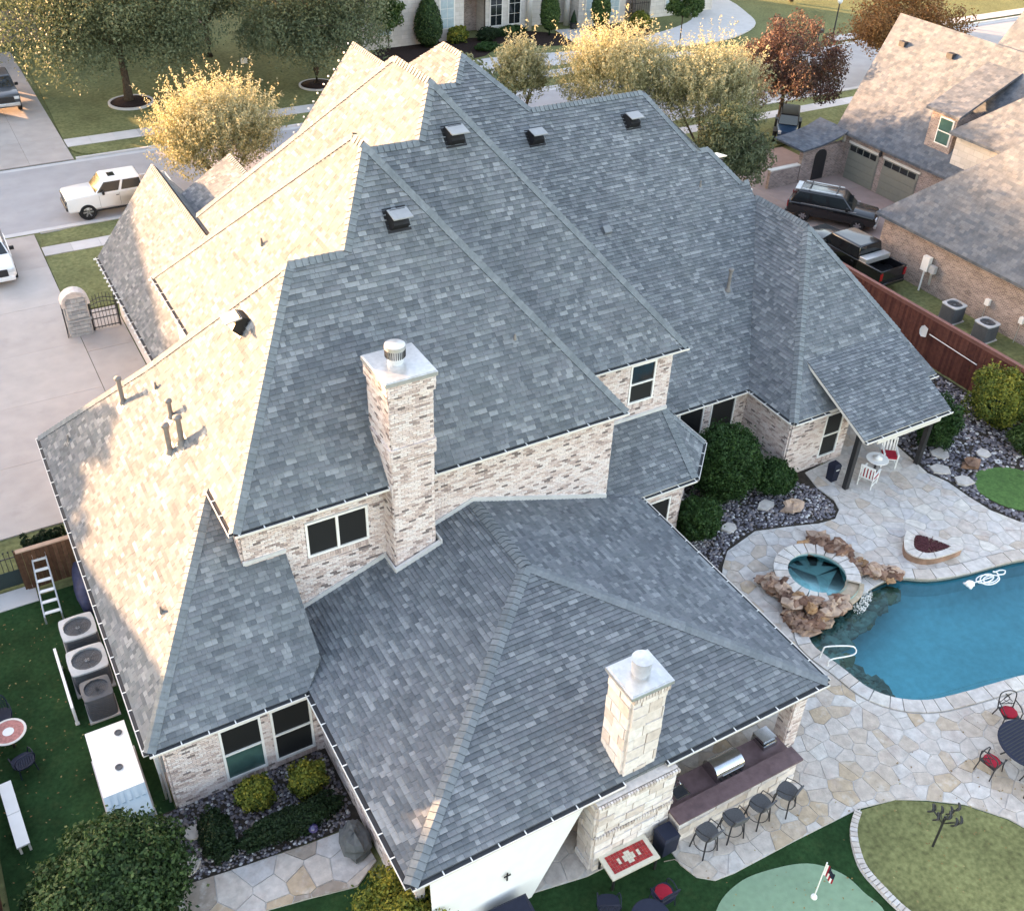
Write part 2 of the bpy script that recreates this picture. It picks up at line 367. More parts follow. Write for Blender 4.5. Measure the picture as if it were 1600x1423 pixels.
def emit(tiles, shape, name, m, parent, nind=300, edge=None):
    # score by apparent size
    sc = []
    for i, (fr, c, full, u0, u1, v0, v1, tone, lift) in enumerate(tiles.items):
        if not full: continue
        p = fr.p((u0 + u1) / 2, (v0 + v1) / 2); d = CAMP - p
        cosv = d.normalized().dot(fr.n)
        # keep to the camera's picture
        q = -(d.x * CB[0] + d.y * CB[1] + d.z * CB[2]) * -1
        zc = (-d).dot(Vector((-CB[0], -CB[1], -CB[2]))); xc = (-d).dot(Vector(CR)) / zc; yc = (-d).dot(Vector(CU)) / zc
        if cosv <= 0.05 or abs(xc) > .49 or abs(yc) > .43: continue
        sc.append(((u1 - u0) * (v1 - v0) * cosv / d.length_squared, i))
    sc.sort(reverse=True); pick = set(i for _, i in sc[:nind]); cache = {}
    V = []; F = []; T = []
    for i, (fr, c, full, u0, u1, v0, v1, tone, lift) in enumerate(tiles.items):
        if area2(c) < 0: c = c[::-1]
        top, bot = shape(c, u0, v0, v1, lift); n = len(c)
        faces = [tuple(range(n))] + [(k, n + k, n + (k + 1) % n, (k + 1) % n) for k in range(n)]
        if i in pick:
            key = (round(u1 - u0, 3), round(v1 - v0, 3), tone, round(lift, 4))
            me = cache.get(key)
            if me is None:
                me = bpy.data.meshes.new(name); me.from_pydata(top + bot, [], faces); me.materials.append(m)
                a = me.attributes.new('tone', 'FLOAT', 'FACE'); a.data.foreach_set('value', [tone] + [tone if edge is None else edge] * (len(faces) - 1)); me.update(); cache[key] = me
            o = link(name, me, parent)
            Mx = Matrix(((fr.u.x, fr.v.x, fr.n.x), (fr.u.y, fr.v.y, fr.n.y), (fr.u.z, fr.v.z, fr.n.z))).to_4x4()
            Mx.translation = fr.p(u0, v0); o.matrix_local = Mx
        else:
            k0 = len(V)
            for (u, v, h) in top + bot: V.append(fr.o + fr.u * (u + u0) + fr.v * (v + v0) + fr.n * h)
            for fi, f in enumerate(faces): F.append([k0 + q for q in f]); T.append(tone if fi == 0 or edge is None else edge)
    if V:
        me = bpy.data.meshes.new(name); me.from_pydata(V, [], F); me.materials.append(m)
        a = me.attributes.new('tone', 'FLOAT', 'FACE'); a.data.foreach_set('value', T); me.update()
        o = link(name + '_field', me, parent); o['kind'] = 'stuff'
RND = random.Random(11)
SH_W = (.12, .15, .18, .21, .25, .3); SH_T = (.17, .2, .25, .3, .33, .36, .4, .44, .48, .5, .54, .6, .66, .74, .83, 1.0)
def shingle_plane(tl, P, polyxy):
    fr = plane_frame(P); poly = [fr.uv((x, y, plane_z(P, x, y))) for x, y in polyxy]
    if area2(poly) < 0: poly = poly[::-1]
    run = .5
    for c, full, u0, u1, v0, v1 in tile_rows(poly, .15, SH_W, RND):
        run = RND.choice(SH_T) if RND.random() < .88 else run
        tl.add(fr, c, full, u0, u1, v0, v1, run, RND.choice((0, 0, .005)))
def deck(mb, P, polyxy, th=.13, smi=0):
    top = [(x, y, plane_z(P, x, y)) for x, y in polyxy]; n = len(top)
    if area2(polyxy) < 0: top = top[::-1]
    fr = plane_frame(P)
    k = len(mb.v)
    mb.add(top + [(x, y, z - th) for x, y, z in top], [tuple(range(n))], .35, 0)
    mb.f.append([k + n + i for i in range(n)][::-1]); mb.t.append(.5); mb.m.append(1)
    for i in range(n):
        j = (i + 1) % n; mb.f.append([k + i, k + n + i, k + n + j, k + j]); mb.t.append(.5); mb.m.append(smi)
    if mb.uv is None: mb.uv = []
    for p in mb.v[k:]: mb.uv.append(fr.uv(p))
def pn(P): v = Vector((-P[3], -P[4], 1)); v.normalize(); return v
CAPS = []
def caps(p, q, P1, P2, wd=.19, step=.2):
    """overlapping cap pieces from p (low) to q (high)"""
    p, q = Vector(p), Vector(q); d = (q - p); L = d.length; d.normalize(); n1, n2 = pn(P1), pn(P2)
    s1 = d.cross(n1); s2 = d.cross(n2)
    if s1.dot(n2) > 0: s1 = -s1
    if s2.dot(n1) > 0: s2 = -s2
    k = int(L / step)
    for i in range(k):
        a = p + d * (i * step); b = p + d * min(L, (i + 1.2) * step); up = (n1 + n2).normalized()
        C0 = a + up * .075; C1 = b + up * .045; L0 = a + s1 * wd + n1 * .058; L1 = b + s1 * wd + n1 * .03; R0 = a + s2 * wd + n2 * .058; R1 = b + s2 * wd + n2 * .03
        CAPS.append(([C0, C1, L0, L1, R0, R1, a, a + s1 * wd, a + s2 * wd], RND.choice((.3, .4, .5, .6, .75, 1.0))))
CAPF = [(0, 2, 3, 1), (0, 1, 5, 4), (6, 7, 2, 0), (6, 0, 4, 8), (2, 7, 3), (4, 5, 8)]

house = thing('house', 'large steep multi-hipped house with grey shingle roof and pale whitewashed brick', 'house', (0, 0, 0))
PWl = (.7, 0, 3.15, 1.208, 0); PWu = (4.3, 0, 7.5, 1.483, 0); PS1 = (0, 19.05, 3.15, 0, .95); PS2 = (0, 21.4, 7.5, 0, 1.264); PN1 = (0, 34.85, 3.15, 0, -1.04)
PW2 = (6.15, 0, 7.5, 1.55, 0); PE2 = (17.1, 0, 7.5, -1.256, 0); PN2 = (0, 37.0, 7.5, 0, -.864)
PS3 = (0, 23.75, 7.5, 0, 1.23); PE3 = (21.28, 0, 7.5, -1.223, 0); PW3 = (9.165, 0, 7.5, 1.486, 0); PN3 = (0, 41.7, 7.5, 0, -.94)
PS4 = (0, 25.45, 3.15, 0, .92); PN4 = (0, 35.3, 12.21, 0, -.92); PE4 = (26.94, 0, 12.21, -1.22, 0); PW4 = (18.66, 0, 13.25, 1.14, 0)
PW6 = (26.45, 0, 3.15, 1.3, 0); PS6 = (0, 22.75, 3.15, 0, 1.015); PE6 = (34.4, 0, 3.15, -1.384, 0); PX = (0, 20.75, 2.95, 0, .4986)
P5W = (5.15, 0, 3.15, .348, 0); P5S = (0, 12.4, 3.15, 0, .377); P5E = (18.4, 0, 3.15, -.348, 0)
PBS = (0, 21.75, 3.15, 0, .66); PBE = (22.5, 0, 3.15, -1.0, 0); PBC = (20.85, 21.75, 3.15, -.68, .68)
PGW = (5.75, 0, 3.15, 1.25, 0); PGE = (12.25, 0, 3.15, -1.25, 0); PBW = (12.2, 0, 7.85, .62, 0); P7W = (18.85, 0, 12.0, 1.248, 0); P7E = (18.85, 0, 12.0, -1.248, 0)
VIS = [(PWl, [(.7, 19.05), (.7, 34.85), (4.3, 30.67), (4.3, 23.63)]), (PWu, [(4.3, 21.4), (4.3, 30.67), (7.86, 25.58)]),
       (PS1, [(.7, 19.05), (5.12, 19.05), (5.75, 19.62), (5.75, 21.9), (2.94, 21.9)]), (PS1, [(2.94, 21.9), (4.55, 21.9), (4.3, 23.63)]),
       (PS2, [(4.3, 21.4), (17.1, 21.4), (12.896, 25.58), (7.86, 25.58)]), (PS2, [(9.556, 25.58), (12.896, 25.58), (11.05, 27.41)]),
       (PW2, [(6.15, 30.67), (6.15, 37), (11.05, 28.2), (11.05, 27.41), (9.556, 25.58)]),
       (PS3, [(17.1, 23.75), (21.28, 23.75), (15.83, 29.17), (11.79, 29.17)]), (PS3, [(13.65, 29.17), (15.83, 29.17), (14.63, 30.36)]),
       (PW3, [(9.165, 37), (9.165, 41.7), (14.63, 33.07), (14.63, 30.36), (13.65, 29.2)]),
       (PS4, [(21.28, 25.45), (26.45, 25.45), (29.8, 30.18), (21.28, 30.18)]), (PS4, [(21.28, 30.18), (29.8, 30.18), (30.43, 31.1), (30.43, 31.78), (20.08, 31.78)]),
       (PS4, [(20.08, 31.78), (30.04, 31.78), (29.05, 33.1), (19.08, 33.1)]), (PS4, [(19.08, 33.1), (28.42, 33.1), (26.94, 35.3), (17.43, 35.3)]),
       (PS4, [(17.43, 35.3), (21.45, 35.3), (20.25, 36.43), (16.58, 36.43)]), (PS4, [(18.66, 36.43), (20.25, 36.43), (19.38, 37.32)]),
       (PW4, [(18.66, 36.43), (19.38, 37.32), (19.38, 39.0), (15.5, 44.2), (15.5, 36.6)]),
       (PW6, [(26.45, 22.75), (30.55, 28.0), (30.55, 31.24), (26.45, 25.45)]), (PS6, [(26.45, 22.75), (34.4, 22.75), (30.55, 28.0)]), (PX, [(28.3, 20.75), (33.1, 20.75), (33.1, 24.3), (28.05, 24.3)]),
       (P5W, [(5.15, 12.4), (11.78, 18.53), (11.78, 21.9), (5.15, 21.9)]), (P5S, [(5.15, 12.4), (18.4, 12.4), (11.78, 18.53)]), (P5E, [(18.4, 12.4), (18.4, 21.75), (11.78, 21.9), (11.78, 18.53)]),
       (PBS, [(17.2, 21.75), (20.85, 21.75), (20.98, 24.15), (17.2, 24.15)]), (PBC, [(20.85, 21.75), (22.5, 23.4), (20.98, 24.15)]), (PBE, [(22.5, 23.4), (22.5, 25.7), (20.98, 25.7), (20.98, 24.15)]),
       (PGW, [(5.75, 32.0), (5.75, 48.8), (9.0, 48.8), (9.0, 32.0)]), (PBW, [(9.0, 46.9), (12.2, 46.9), (12.2, 42), (9.0, 42)]), (P7W, [(15, 47.4), (18.85, 47.4), (18.85, 41), (15, 41)])]
HID = [(PN1, [(.7, 34.85), (4.3, 30.67), (7.86, 25.58), (9.556, 25.58), (6.15, 30.67), (6.15, 34.85)]), (PE2, [(17.1, 21.4), (17.1, 23.75), (11.79, 29.17), (11.05, 28.2), (11.05, 27.41)]),
       (PN2, [(6.15, 37), (11.05, 28.2), (11.79, 29.22), (13.65, 29.26), (9.165, 37)]), (PE3, [(21.28, 23.75), (21.28, 30.18), (16.58, 36.43), (14.63, 33.07), (14.63, 30.36)]),
       (PN3, [(9.165, 41.7), (14.63, 33.07), (19, 37), (19, 41.7)]), (PN4, [(21.45, 35.3), (26.94, 35.3), (26.94, 44.5), (22.7, 44.5), (19.9, 37.0)]),
       (PE4, [(26.94, 35.3), (28.42, 33.1), (30.4, 31.9), (34.3, 33), (34.3, 40), (30.5, 40)]), (PE6, [(34.4, 22.75), (34.4, 33.5), (30.55, 33.5), (30.55, 28.0)]),
       (PGE, [(12.25, 38.0), (12.25, 48.8), (9.0, 48.8), (9.0, 38.0)]), (P7E, [(22.7, 47.4), (18.85, 47.4), (18.85, 41), (22.7, 41)])]
rb = MB(); tl = Tiles('shingle')
for P, poly in VIS + HID: deck(rb, P, poly, smi=1 if P in (PX, PBS, PGW, P7W, PS6, PWu) else 0)
roof = rb.build('roof', [M_SHFAR, M_CREAM], house)
for P, poly in VIS: shingle_plane(tl, P, poly)
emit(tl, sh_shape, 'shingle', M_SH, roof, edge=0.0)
def pz(P, x, y): return (x, y, plane_z(P, x, y))
for a, b, A, B in [((5.15, 12.4), (11.78, 18.53), P5W, P5S), ((18.4, 12.4), (11.78, 18.53), P5E, P5S), ((11.78, 18.53), (11.78, 21.85), P5W, P5E),
                   ((.7, 19.05), (4.3, 23.63), PWl, PS1), ((4.3, 21.4), (7.86, 25.58), PWu, PS2), ((.7, 34.85), (4.3, 30.67), PWl, PN1), ((4.3, 30.67), (7.86, 25.58), PWu, PN1),
                   ((7.86, 25.58), (9.5, 25.58), PS2, PN1), ((9.556, 25.58), (11.05, 27.41), PW2, PS2), ((17.1, 21.4), (11.05, 27.41), PE2, PS2), ((11.05, 27.41), (11.05, 28.2), PW2, PE2), ((6.15, 37), (11.05, 28.2), PW2, PN2),
                   ((21.28, 23.75), (14.63, 30.36), PE3, PS3), ((11.79, 29.17), (13.65, 29.17), PS3, PN2), ((13.65, 29.17), (14.63, 30.36), PW3, PS3), ((14.63, 30.36), (14.63, 33.07), PW3, PE3), ((9.165, 41.7), (14.63, 33.07), PW3, PN3),
                   ((16.6, 36.43), (18.66, 36.43), PS4, PN3), ((18.66, 36.43), (19.38, 37.32), PW4, PS4), ((19.38, 37.32), (19.38, 39.0), PW4, PE4), ((21.45, 35.3), (19.38, 37.32), PE4, PS4), ((21.45, 35.3), (26.94, 35.3), PS4, PN4),
                   ((28.42, 33.1), (26.94, 35.3), PE4, PS4), ((29.05, 33.1), (28.42, 33.1), PS4, PN4), ((30.04, 31.78), (29.05, 33.1), PE4, PS4), ((30.43, 31.78), (30.04, 31.78), PS4, PN4),
                   ((26.45, 22.75), (30.55, 28.0), PW6, PS6), ((33.27, 24.3), (30.55, 28.0), PE6, PS6), ((30.55, 28.0), (30.55, 31.3), PW6, PE6), ((20.85, 21.75), (20.98, 24.15), PBS, PBC), ((22.5, 23.4), (20.98, 24.15), PBE, PBC),
                   ((9.0, 38.2), (9.0, 48.8), PGW, PGE), ((18.85, 41), (18.85, 47.4), P7W, P7E), ((12.2, 42), (12.2, 46.9), PBW, PGE)]:
    p = pz(A if A not in (PE4,) or True else B, *a); q = pz(A, *b)
    zb = plane_z(B, *a); za = plane_z(A, *a)
    if abs(za - zb) > .05: p = (a[0], a[1], zb if B in (PS4, PS3, PS2, P5S) else za); q = (b[0], b[1], plane_z(B, *b) if B in (PS4, PS3, PS2, P5S) else plane_z(A, *b))
    if A in (PS4,) : p = pz(A, *a); q = pz(A, *b)
    caps(p, q, A, B)
# nearest caps are parts, the others one joined part
order = sorted(range(len(CAPS)), key=lambda i: (CAPS[i][0][0] - CAMP).length); near = set(order[:140]); cb = MB()
for i, (vs, tone) in enumerate(CAPS):
    if i in near:
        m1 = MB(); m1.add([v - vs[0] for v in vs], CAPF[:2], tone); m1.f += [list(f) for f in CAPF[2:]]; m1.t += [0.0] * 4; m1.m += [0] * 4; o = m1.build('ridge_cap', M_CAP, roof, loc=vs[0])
    else:
        k_ = len(cb.v); cb.add(vs, CAPF[:2], tone)
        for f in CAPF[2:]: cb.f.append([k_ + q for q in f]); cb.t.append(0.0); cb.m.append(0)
cb.build('ridge_cap_field', M_CAP, roof, kind='stuff')
# ------------------------------------------------------------------ walls with real bricks
BR_T = (0, .15, .28, .36, .45, .5, .55, .6, .65, .7, .74, .78, .82, .86, .9, .94, .97, 1, 1)
bt = Tiles('brick')
def wall(o, u, wd, z0, z1, holes=(), keep=None, name='wall', parent=None, poly=None, bricks=True, th=.2, tones=None):
    """vertical wall sheet: origin o (ground), u horizontal direction with the outside on u x z"""
    fr = Frame(o, u, (0, 0, 1)); mb = MB()
    P = poly or [(0, z0), (wd, z0), (wd, z1), (0, z1)]
    n = len(P); f3 = [fr.p(a, b) for a, b in P]; b3 = [fr.p(a, b, -th) for a, b in P]
    mb.add(f3 + b3, [tuple(range(n)), tuple(range(2 * n - 1, n - 1, -1))] + [(i, n + i, n + (i + 1) % n, (i + 1) % n) for i in range(n)])
    mb.build(name, M_MORT, parent or house)
    if bricks:
        for c, full, u0, u1, v0, v1 in tile_rows(P, .078, (.212,), RND, half_bond=True, holes=holes, keep=keep):
            bt.add(fr, c, full, u0, u1, v0, v1, RND.choice(tones or BR_T), RND.choice((0, 0, .004, -.004)))
    return fr
def window(fr, u0, u1, z0, z1, kind='sash', parent=None, mats=(None, None), depth=.02, sill=True, mull=None):
    pr = parent or house; fw = .07
    def slab(name, a, b, c, d, h0, h1, m, par):
        mb = MB(); mb.hexa([fr.p(a, c, h0), fr.p(b, c, h0), fr.p(b, d, h0), fr.p(a, d, h0), fr.p(a, c, h1), fr.p(b, c, h1), fr.p(b, d, h1), fr.p(a, d, h1)]); return mb.build(name, m, par)
    mb = MB()
    bars = [(u0, u0 + fw, z0, z1), (u1 - fw, u1, z0, z1), (u0 + fw, u1 - fw, z0, z0 + fw), (u0 + fw, u1 - fw, z1 - fw, z1)]
    zm = (z0 + z1) / 2; um = (u0 + u1) / 2
    if kind == 'sash': bars.append((u0 + fw, u1 - fw, zm - .03, zm + .03))
    if kind == 'pair': bars.append((um - .04, um + .04, z0 + fw, z1 - fw))
    for a, b, c, d in bars: mb.hexa([fr.p(a, c, .003), fr.p(b, c, .003), fr.p(b, d, .003), fr.p(a, d, .003), fr.p(a, c, .075), fr.p(b, c, .075), fr.p(b, d, .075), fr.p(a, d, .075)])
    win = mb.build('window', M_WHITE, pr)
    m0, m1 = mats[0] or M_SCREEN, mats[1] or M_SCREEN
    if kind == 'sash':
        slab('pane', u0 + fw, u1 - fw, z0 + fw, zm - .03, .004, .02, m1, win); slab('pane', u0 + fw, u1 - fw, zm + .03, z1 - fw, .004, .032, m0, win)
    elif kind == 'pair':
        slab('pane', u0 + fw, um - .04, z0 + fw, z1 - fw, .004, .025, m0, win); slab('pane', um + .04, u1 - fw, z0 + fw, z1 - fw, .004, .025, m1, win)
    else: slab('pane', u0 + fw, u1 - fw, z0 + fw, z1 - fw, .004, .025, m0, win)
    if sill:      # soldier-course brick sill
        n = int((u1 - u0 + .1) / .08)
        for i in range(n):
            a = u0 - .05 + i * .08; bt.add(fr, [(a, z0 - .21), (a + .08, z0 - .21), (a + .08, z0 - .005), (a, z0 - .005)], False, a, a + .08, z0 - .21, z0 - .005, RND.choice((.2, .4, .55, .7)), .02)
    return win
def above5(fr):      # only bricks that stand above the low roof in front
    def k(u, v):
        p = fr.p(u, v); zr = min(plane_z(P5W, p.x, 0), plane_z(P5E, p.x, 0)); return p.z > zr - .15
    return k
X = (1, 0, 0)
# upper south wall above the low roof
fr = Frame((4.55, 21.9, 0), X, (0, 0, 1))
wall((4.55, 21.9, 0), X, 12.4, 3.2, 7.38, holes=[(1.83, 3.75, 5.14, 6.66)], keep=above5(fr))
window(fr, 1.83, 3.75, 5.36, 6.66, 'pair')
wall((16.95, 21.9, 0), (0, 1, 0), 2.25, 3.0, 7.4, keep=None)
wall((4.55, 24.0, 0), (0, -1, 0), 2.1, 4.8, 7.38)
# east upper block
fr = wall((16.95, 24.15, 0), X, 4.03, 4.0, 7.38, holes=[(2.25, 3.35, 5.18, 7.05)])
window(fr, 2.25, 3.35, 5.4, 7.05, 'sash', mats=(M_GLASS, M_SCREEN))
wall((20.98, 24.15, 0), (0, 1, 0), 4.0, 3.2, 7.38)
# low south-west wall and its return under the low roof
fr = wall((1.1, 19.42, 0), X, 4.45, 0, 3.0, holes=[(1.45, 2.65, .0, 2.55), (2.92, 4.12, .0, 2.55)])
window(fr, 1.45, 2.65, .3, 2.55, 'sash', mats=(M_SCREEN, M_GLASSG)); window(fr, 2.92, 4.12, .3, 2.55, 'sash')  # left window's lower pane carries a painted green reflection
wall((1.1, 34.5, 0), (0, -1, 0), 15.08, 0, 3.0, bricks=False)
wall((1.1, 22.0, 0), (0, -1, 0), 2.58, 0, 3.0)
wall((5.55, 19.42, 0), (0, -1, 0), 6.5, 0, 2.95)
# bay
fr = wall((17.6, 22.1, 0), X, 2.95, 0, 3.0, holes=[(1.5, 2.5, 0, 2.4)]); window(fr, 1.5, 2.5, .1, 2.4, 'single')
wall((20.55, 22.1, 0), (1, 1, 0), 2.2, 0, 3.0); wall((22.1, 23.65, 0), (0, 1, 0), 2.2, 0, 3.0)
# wall under the long east slope, wing walls
fr = wall((22.0, 25.85, 0), X, 4.85, 0, 2.98, holes=[(1.25, 2.55, .4, 2.72), (2.9, 4.2, .4, 2.72)])
window(fr, 1.25, 2.55, .6, 2.72, 'single'); window(fr, 2.9, 4.2, .6, 2.72, 'single')
wall((26.85, 25.85, 0), (0, -1, 0), 2.7, 0, 2.98)
fr = wall((26.85, 23.15, 0), X, 3.3, 0, 2.98, holes=[(1.85, 2.85, .2, 2.6)]); window(fr, 1.85, 2.85, .42, 2.6, 'sash', mats=(M_SCREEN, M_SCREEN))
wall((30.15, 23.15, 0), (0, 1, 0), 2.5, 0, 2.9, bricks=False); fr = wall((30.15, 25.65, 0), X, 3.9, 0, 2.95, bricks=False); window(fr, .4, 2.9, .1, 2.2, 'pair', sill=False)
wall((34.0, 25.65, 0), (0, 1, 0), 7, 0, 3.0, bricks=False)
# unseen wing added behind the long ridge to shade the neighbour house
rw = MB()
for P, poly in (((0, 47.3, 3.1, 0, -1.0), [(21.5, 47.3), (34, 47.3), (28.6, 41.9), (26.9, 41.9)]), ((34, 0, 3.1, -1.0, 0), [(34, 36.5), (34, 47.3), (28.6, 41.9)]), ((21.5, 0, 3.1, 1.0, 0), [(21.5, 36.5), (21.5, 47.3), (26.9, 41.9)])): deck(rw, P, poly)
rw.build('unseen_shade_roof', [M_SHFAR, M_CREAM], house)
# hidden bodies of the blocks (street side)
hb = MB()
for q in ((4.6, 16.9, 21.95, 30.0, 3.0, 7.4), (6.6, 16.9, 30.0, 36.6, 3.0, 7.4), (9.6, 20.9, 24.2, 41.3, 3.0, 7.4), (1.15, 17.0, 22, 34.4, 0, 3.0), (17.0, 20.4, 22.6, 34.4, 0, 3.0), (6.15, 11.9, 34.5, 48.4, 0, 3.1), (12, 26.8, 26, 44, 0, 3.1), (15.4, 22.3, 40, 47, 0, 7.7), (27.0, 33.9, 25.8, 42, 0, 3.1)): hb.bbox(*q)
hb.build('inner_wall', M_MORT, house)
# gable facing the street on the garage wing
gm = MB(); gm.add([(6.15, 48.42, 3.0), (11.9, 48.42, 3.0), (9.0, 48.42, 7.0)], [(0, 1, 2), (2, 1, 0)]); gm.build('gable', M_MORT, house)
# ------------------------------------------------------------------ brick chimney
ch = (8.83, 10.16, 21.15, 22.6)
mb = MB(); mb.bbox(ch[0] + .05, ch[1] - .05, ch[2] + .06, ch[3], 3.5, 11.0); chim = mb.build('chimney', M_MORT, house)
for o, u, wd in (((ch[0] + .05, ch[2] + .06, 0), X, ch[1] - ch[0] - .1), ((ch[1] - .05, ch[2] + .06, 0), (0, 1, 0), 1.4), ((ch[0] + .05, ch[3], 0), (0, -1, 0), 1.4)):
    fr = Frame(o, u, (0, 0, 1))
    for za, zb, off in ((4.2, 8.42, 0), (8.42, 8.9, .05), (8.9, 10.55, 0), (10.55, 11.0, .06)):
        f2 = Frame(fr.p(0, 0, off), u, (0, 0, 1)); ex = off
        for c, full, u0, u1, v0, v1 in tile_rows([(-ex - .03, za), (wd + ex + .03, za), (wd + ex + .03, zb), (-ex - .03, zb)], .078, (.212,), RND, half_bond=True):
            bt.add(f2, c, full, u0, u1, v0, v1, RND.choice(BR_T), RND.choice((0, 0, .005, -.004)))
mb = MB(); mb.bbox(ch[0] - .12, ch[1] + .1, ch[2] - .1, ch[3] + .1, 11.0, 11.12); mb.bbox(ch[0] - .09, ch[1] + .07, ch[2] - .07, ch[3] + .07, 11.12, 11.15); mb.build('chimney_cap', M_METAL, chim)
def pot(c, r, h, par):
    mb = MB(); mb.lathe([(r * .85, 0), (r * .82, h * .25), (r * .8, h * .35)], c, 24); mb.lathe([(r, h * .35), (r * 1.02, h * .8), (r * 1.08, h * .82), (r * 1.06, h), (0, h + .03)], c, 24)
    o = mb.build('flue_cap', M_METAL, par); smooth_by_angle(o, 40)
    mb = MB()
    for k in range(30):
        a = k * 2 * math.pi / 30; mb.box((c[0] + r * 1.03 * math.cos(a), c[1] + r * 1.03 * math.sin(a), c[2] + h * .57), (.02, .02, h * .4), a)
    mb.build('flue_vent', M_GUT, par)
pot((9.42, 21.95, 11.15), .27, .55, chim)
mb = MB()
# flashing strips: step flashing where the low roof meets wall and chimney
def strip(a, b, h, out=.07):
    a, b = Vector(a), Vector(b); d = (b - a).normalized(); nn = Vector((d.y, -d.x, 0)); nn.normalize()
    mb.hexa([a, b, b + nn * out, a + nn * out, a + Vector((0, 0, h)), b + Vector((0, 0, h)), b + nn * out + Vector((0, 0, h)), a + nn * out + Vector((0, 0, h))])
z5 = lambda x: min(plane_z(P5W, x, 0), plane_z(P5E, x, 0)) + .02
strip((5.75, 21.86, z5(5.75)), (8.8, 21.86, z5(8.8)), .16); strip((10.2, 21.86, z5(10.2)), (11.78, 21.86, z5(11.78)), .16); strip((11.78, 21.86, z5(11.78)), (16.95, 21.86, z5(16.95)), .16)
strip((8.75, 21.1, z5(8.75)), (10.25, 21.1, z5(10.25)), .15, .1); strip((8.78, 21.9, z5(8.78)), (8.78, 21.05, z5(8.78)), .15, .05); strip((10.26, 21.0, z5(10.26)), (10.26, 21.9, z5(10.26)), .2, .05)
strip((4.5, 21.86, 5.9), (5.75, 21.86, 5.9), .12); strip((16.95, 24.1, 4.75), (21.0, 24.1, 4.75), .14)
mb.build('flashing', M_FLASH, house)
# kitchen-side gutters
gw = MB(); gi = MB(); gs = MB()
def gutter(a, b, out):
    a, b, out = Vector(a), Vector(b), Vector(out); d = (b - a).normalized(); L = (b - a).length; Z = Vector((0, 0, 1))
    def bar(o0, o1, h0, h1, m):
        m.hexa([a + out * o0 + Z * h0, b + out * o0 + Z * h0, b + out * o1 + Z * h0, a + out * o1 + Z * h0, a + out * o0 + Z * h1, b + out * o0 + Z * h1, b + out * o1 + Z * h1, a + out * o1 + Z * h1])
    bar(-.03, .14, -.075, -.065, gw); bar(.125, .14, -.065, -.012, gw); bar(.125, .152, -.012, 0, gw); bar(-.02, .124, -.03, -.012, gi)
    k = int(L / .75)
    for i in range(k + 1):
        p = a + d * min(L - .02, .1 + i * .75 + RND.uniform(-.05, .05)); gs.hexa([p + out * q + d * e + Z * h for h in (-.011, .004) for q, e in ((-.02, 0), (.13, 0), (.13, .03), (-.02, .03))])
for a, b, o in (((5.15, 12.4, 3.13), (11.25, 12.4, 3.13), (0, -1, 0)), ((12.6, 12.4, 3.13), (18.4, 12.4, 3.13), (0, -1, 0)), ((18.4, 12.4, 3.13), (18.4, 21.75, 3.13), (1, 0, 0)), ((5.15, 12.4, 3.13), (5.15, 19.0, 3.13), (-1, 0, 0)),
                ((.7, 19.05, 3.13), (5.1, 19.05, 3.13), (0, -1, 0)), ((.7, 19.05, 3.13), (.7, 34.85, 3.13), (-1, 0, 0)), ((4.3, 21.4, 7.48), (8.8, 21.4, 7.48), (0, -1, 0)), ((10.2, 21.4, 7.48), (17.1, 21.4, 7.48), (0, -1, 0)),
                ((4.3, 21.4, 7.48), (4.3, 23.5, 7.48), (-1, 0, 0)), ((17.1, 23.75, 7.48), (21.28, 23.75, 7.48), (0, -1, 0)), ((22.45, 25.45, 3.13), (26.4, 25.45, 3.13), (0, -1, 0)), ((26.45, 22.75, 3.13), (26.45, 25.4, 3.13), (-1, 0, 0)),
                ((26.45, 22.75, 3.13), (28.3, 22.75, 3.13), (0, -1, 0)), ((28.3, 20.75, 2.93), (33.1, 20.75, 2.93), (0, -1, 0)), ((33.3, 22.75, 3.13), (34.4, 22.75, 3.13), (0, -1, 0)), ((17.7, 21.75, 3.13), (20.85, 21.75, 3.13), (0, -1, 0)), ((20.85, 21.75, 3.13), (22.5, 23.4, 3.13), (.707, -.707, 0)), ((22.5, 23.4, 3.13), (22.5, 25.4, 3.13), (1, 0, 0)),
                ((5.75, 35, 3.13), (5.75, 48.8, 3.13), (-1, 0, 0)), ((6.15, 31, 7.48), (6.15, 37, 7.48), (-1, 0, 0))): gutter(a, b, o)
gut = gw.build('gutter', M_CREAM, house); gi.build('gutter_bed', M_GUT, gut); gs.build('gutter_hanger', M_WHITE, gut, kind='stuff')
# string of bulbs clipped to the garage gutters and the street gable
lb = MB()
for a, b in (((5.62, 38.8, 3.16), (5.62, 48.8, 3.16)), ((6.02, 32.5, 7.5), (6.02, 37.0, 7.5)), ((15.2, 47.45, 7.6), (18.85, 47.45, 12.1))):
    n = int((Vector(b) - Vector(a)).length / .42)
    for i in range(n): p = Vector(a).lerp(Vector(b), (i + .5) / n) + Vector((RND.uniform(-.09, -.03), RND.uniform(-.04, .04), RND.uniform(-.02, .05))); lb.box(p, (.09, .06, .06), RND.random() * 3)
lb.build('light_string', M_WHITE, house, kind='stuff')
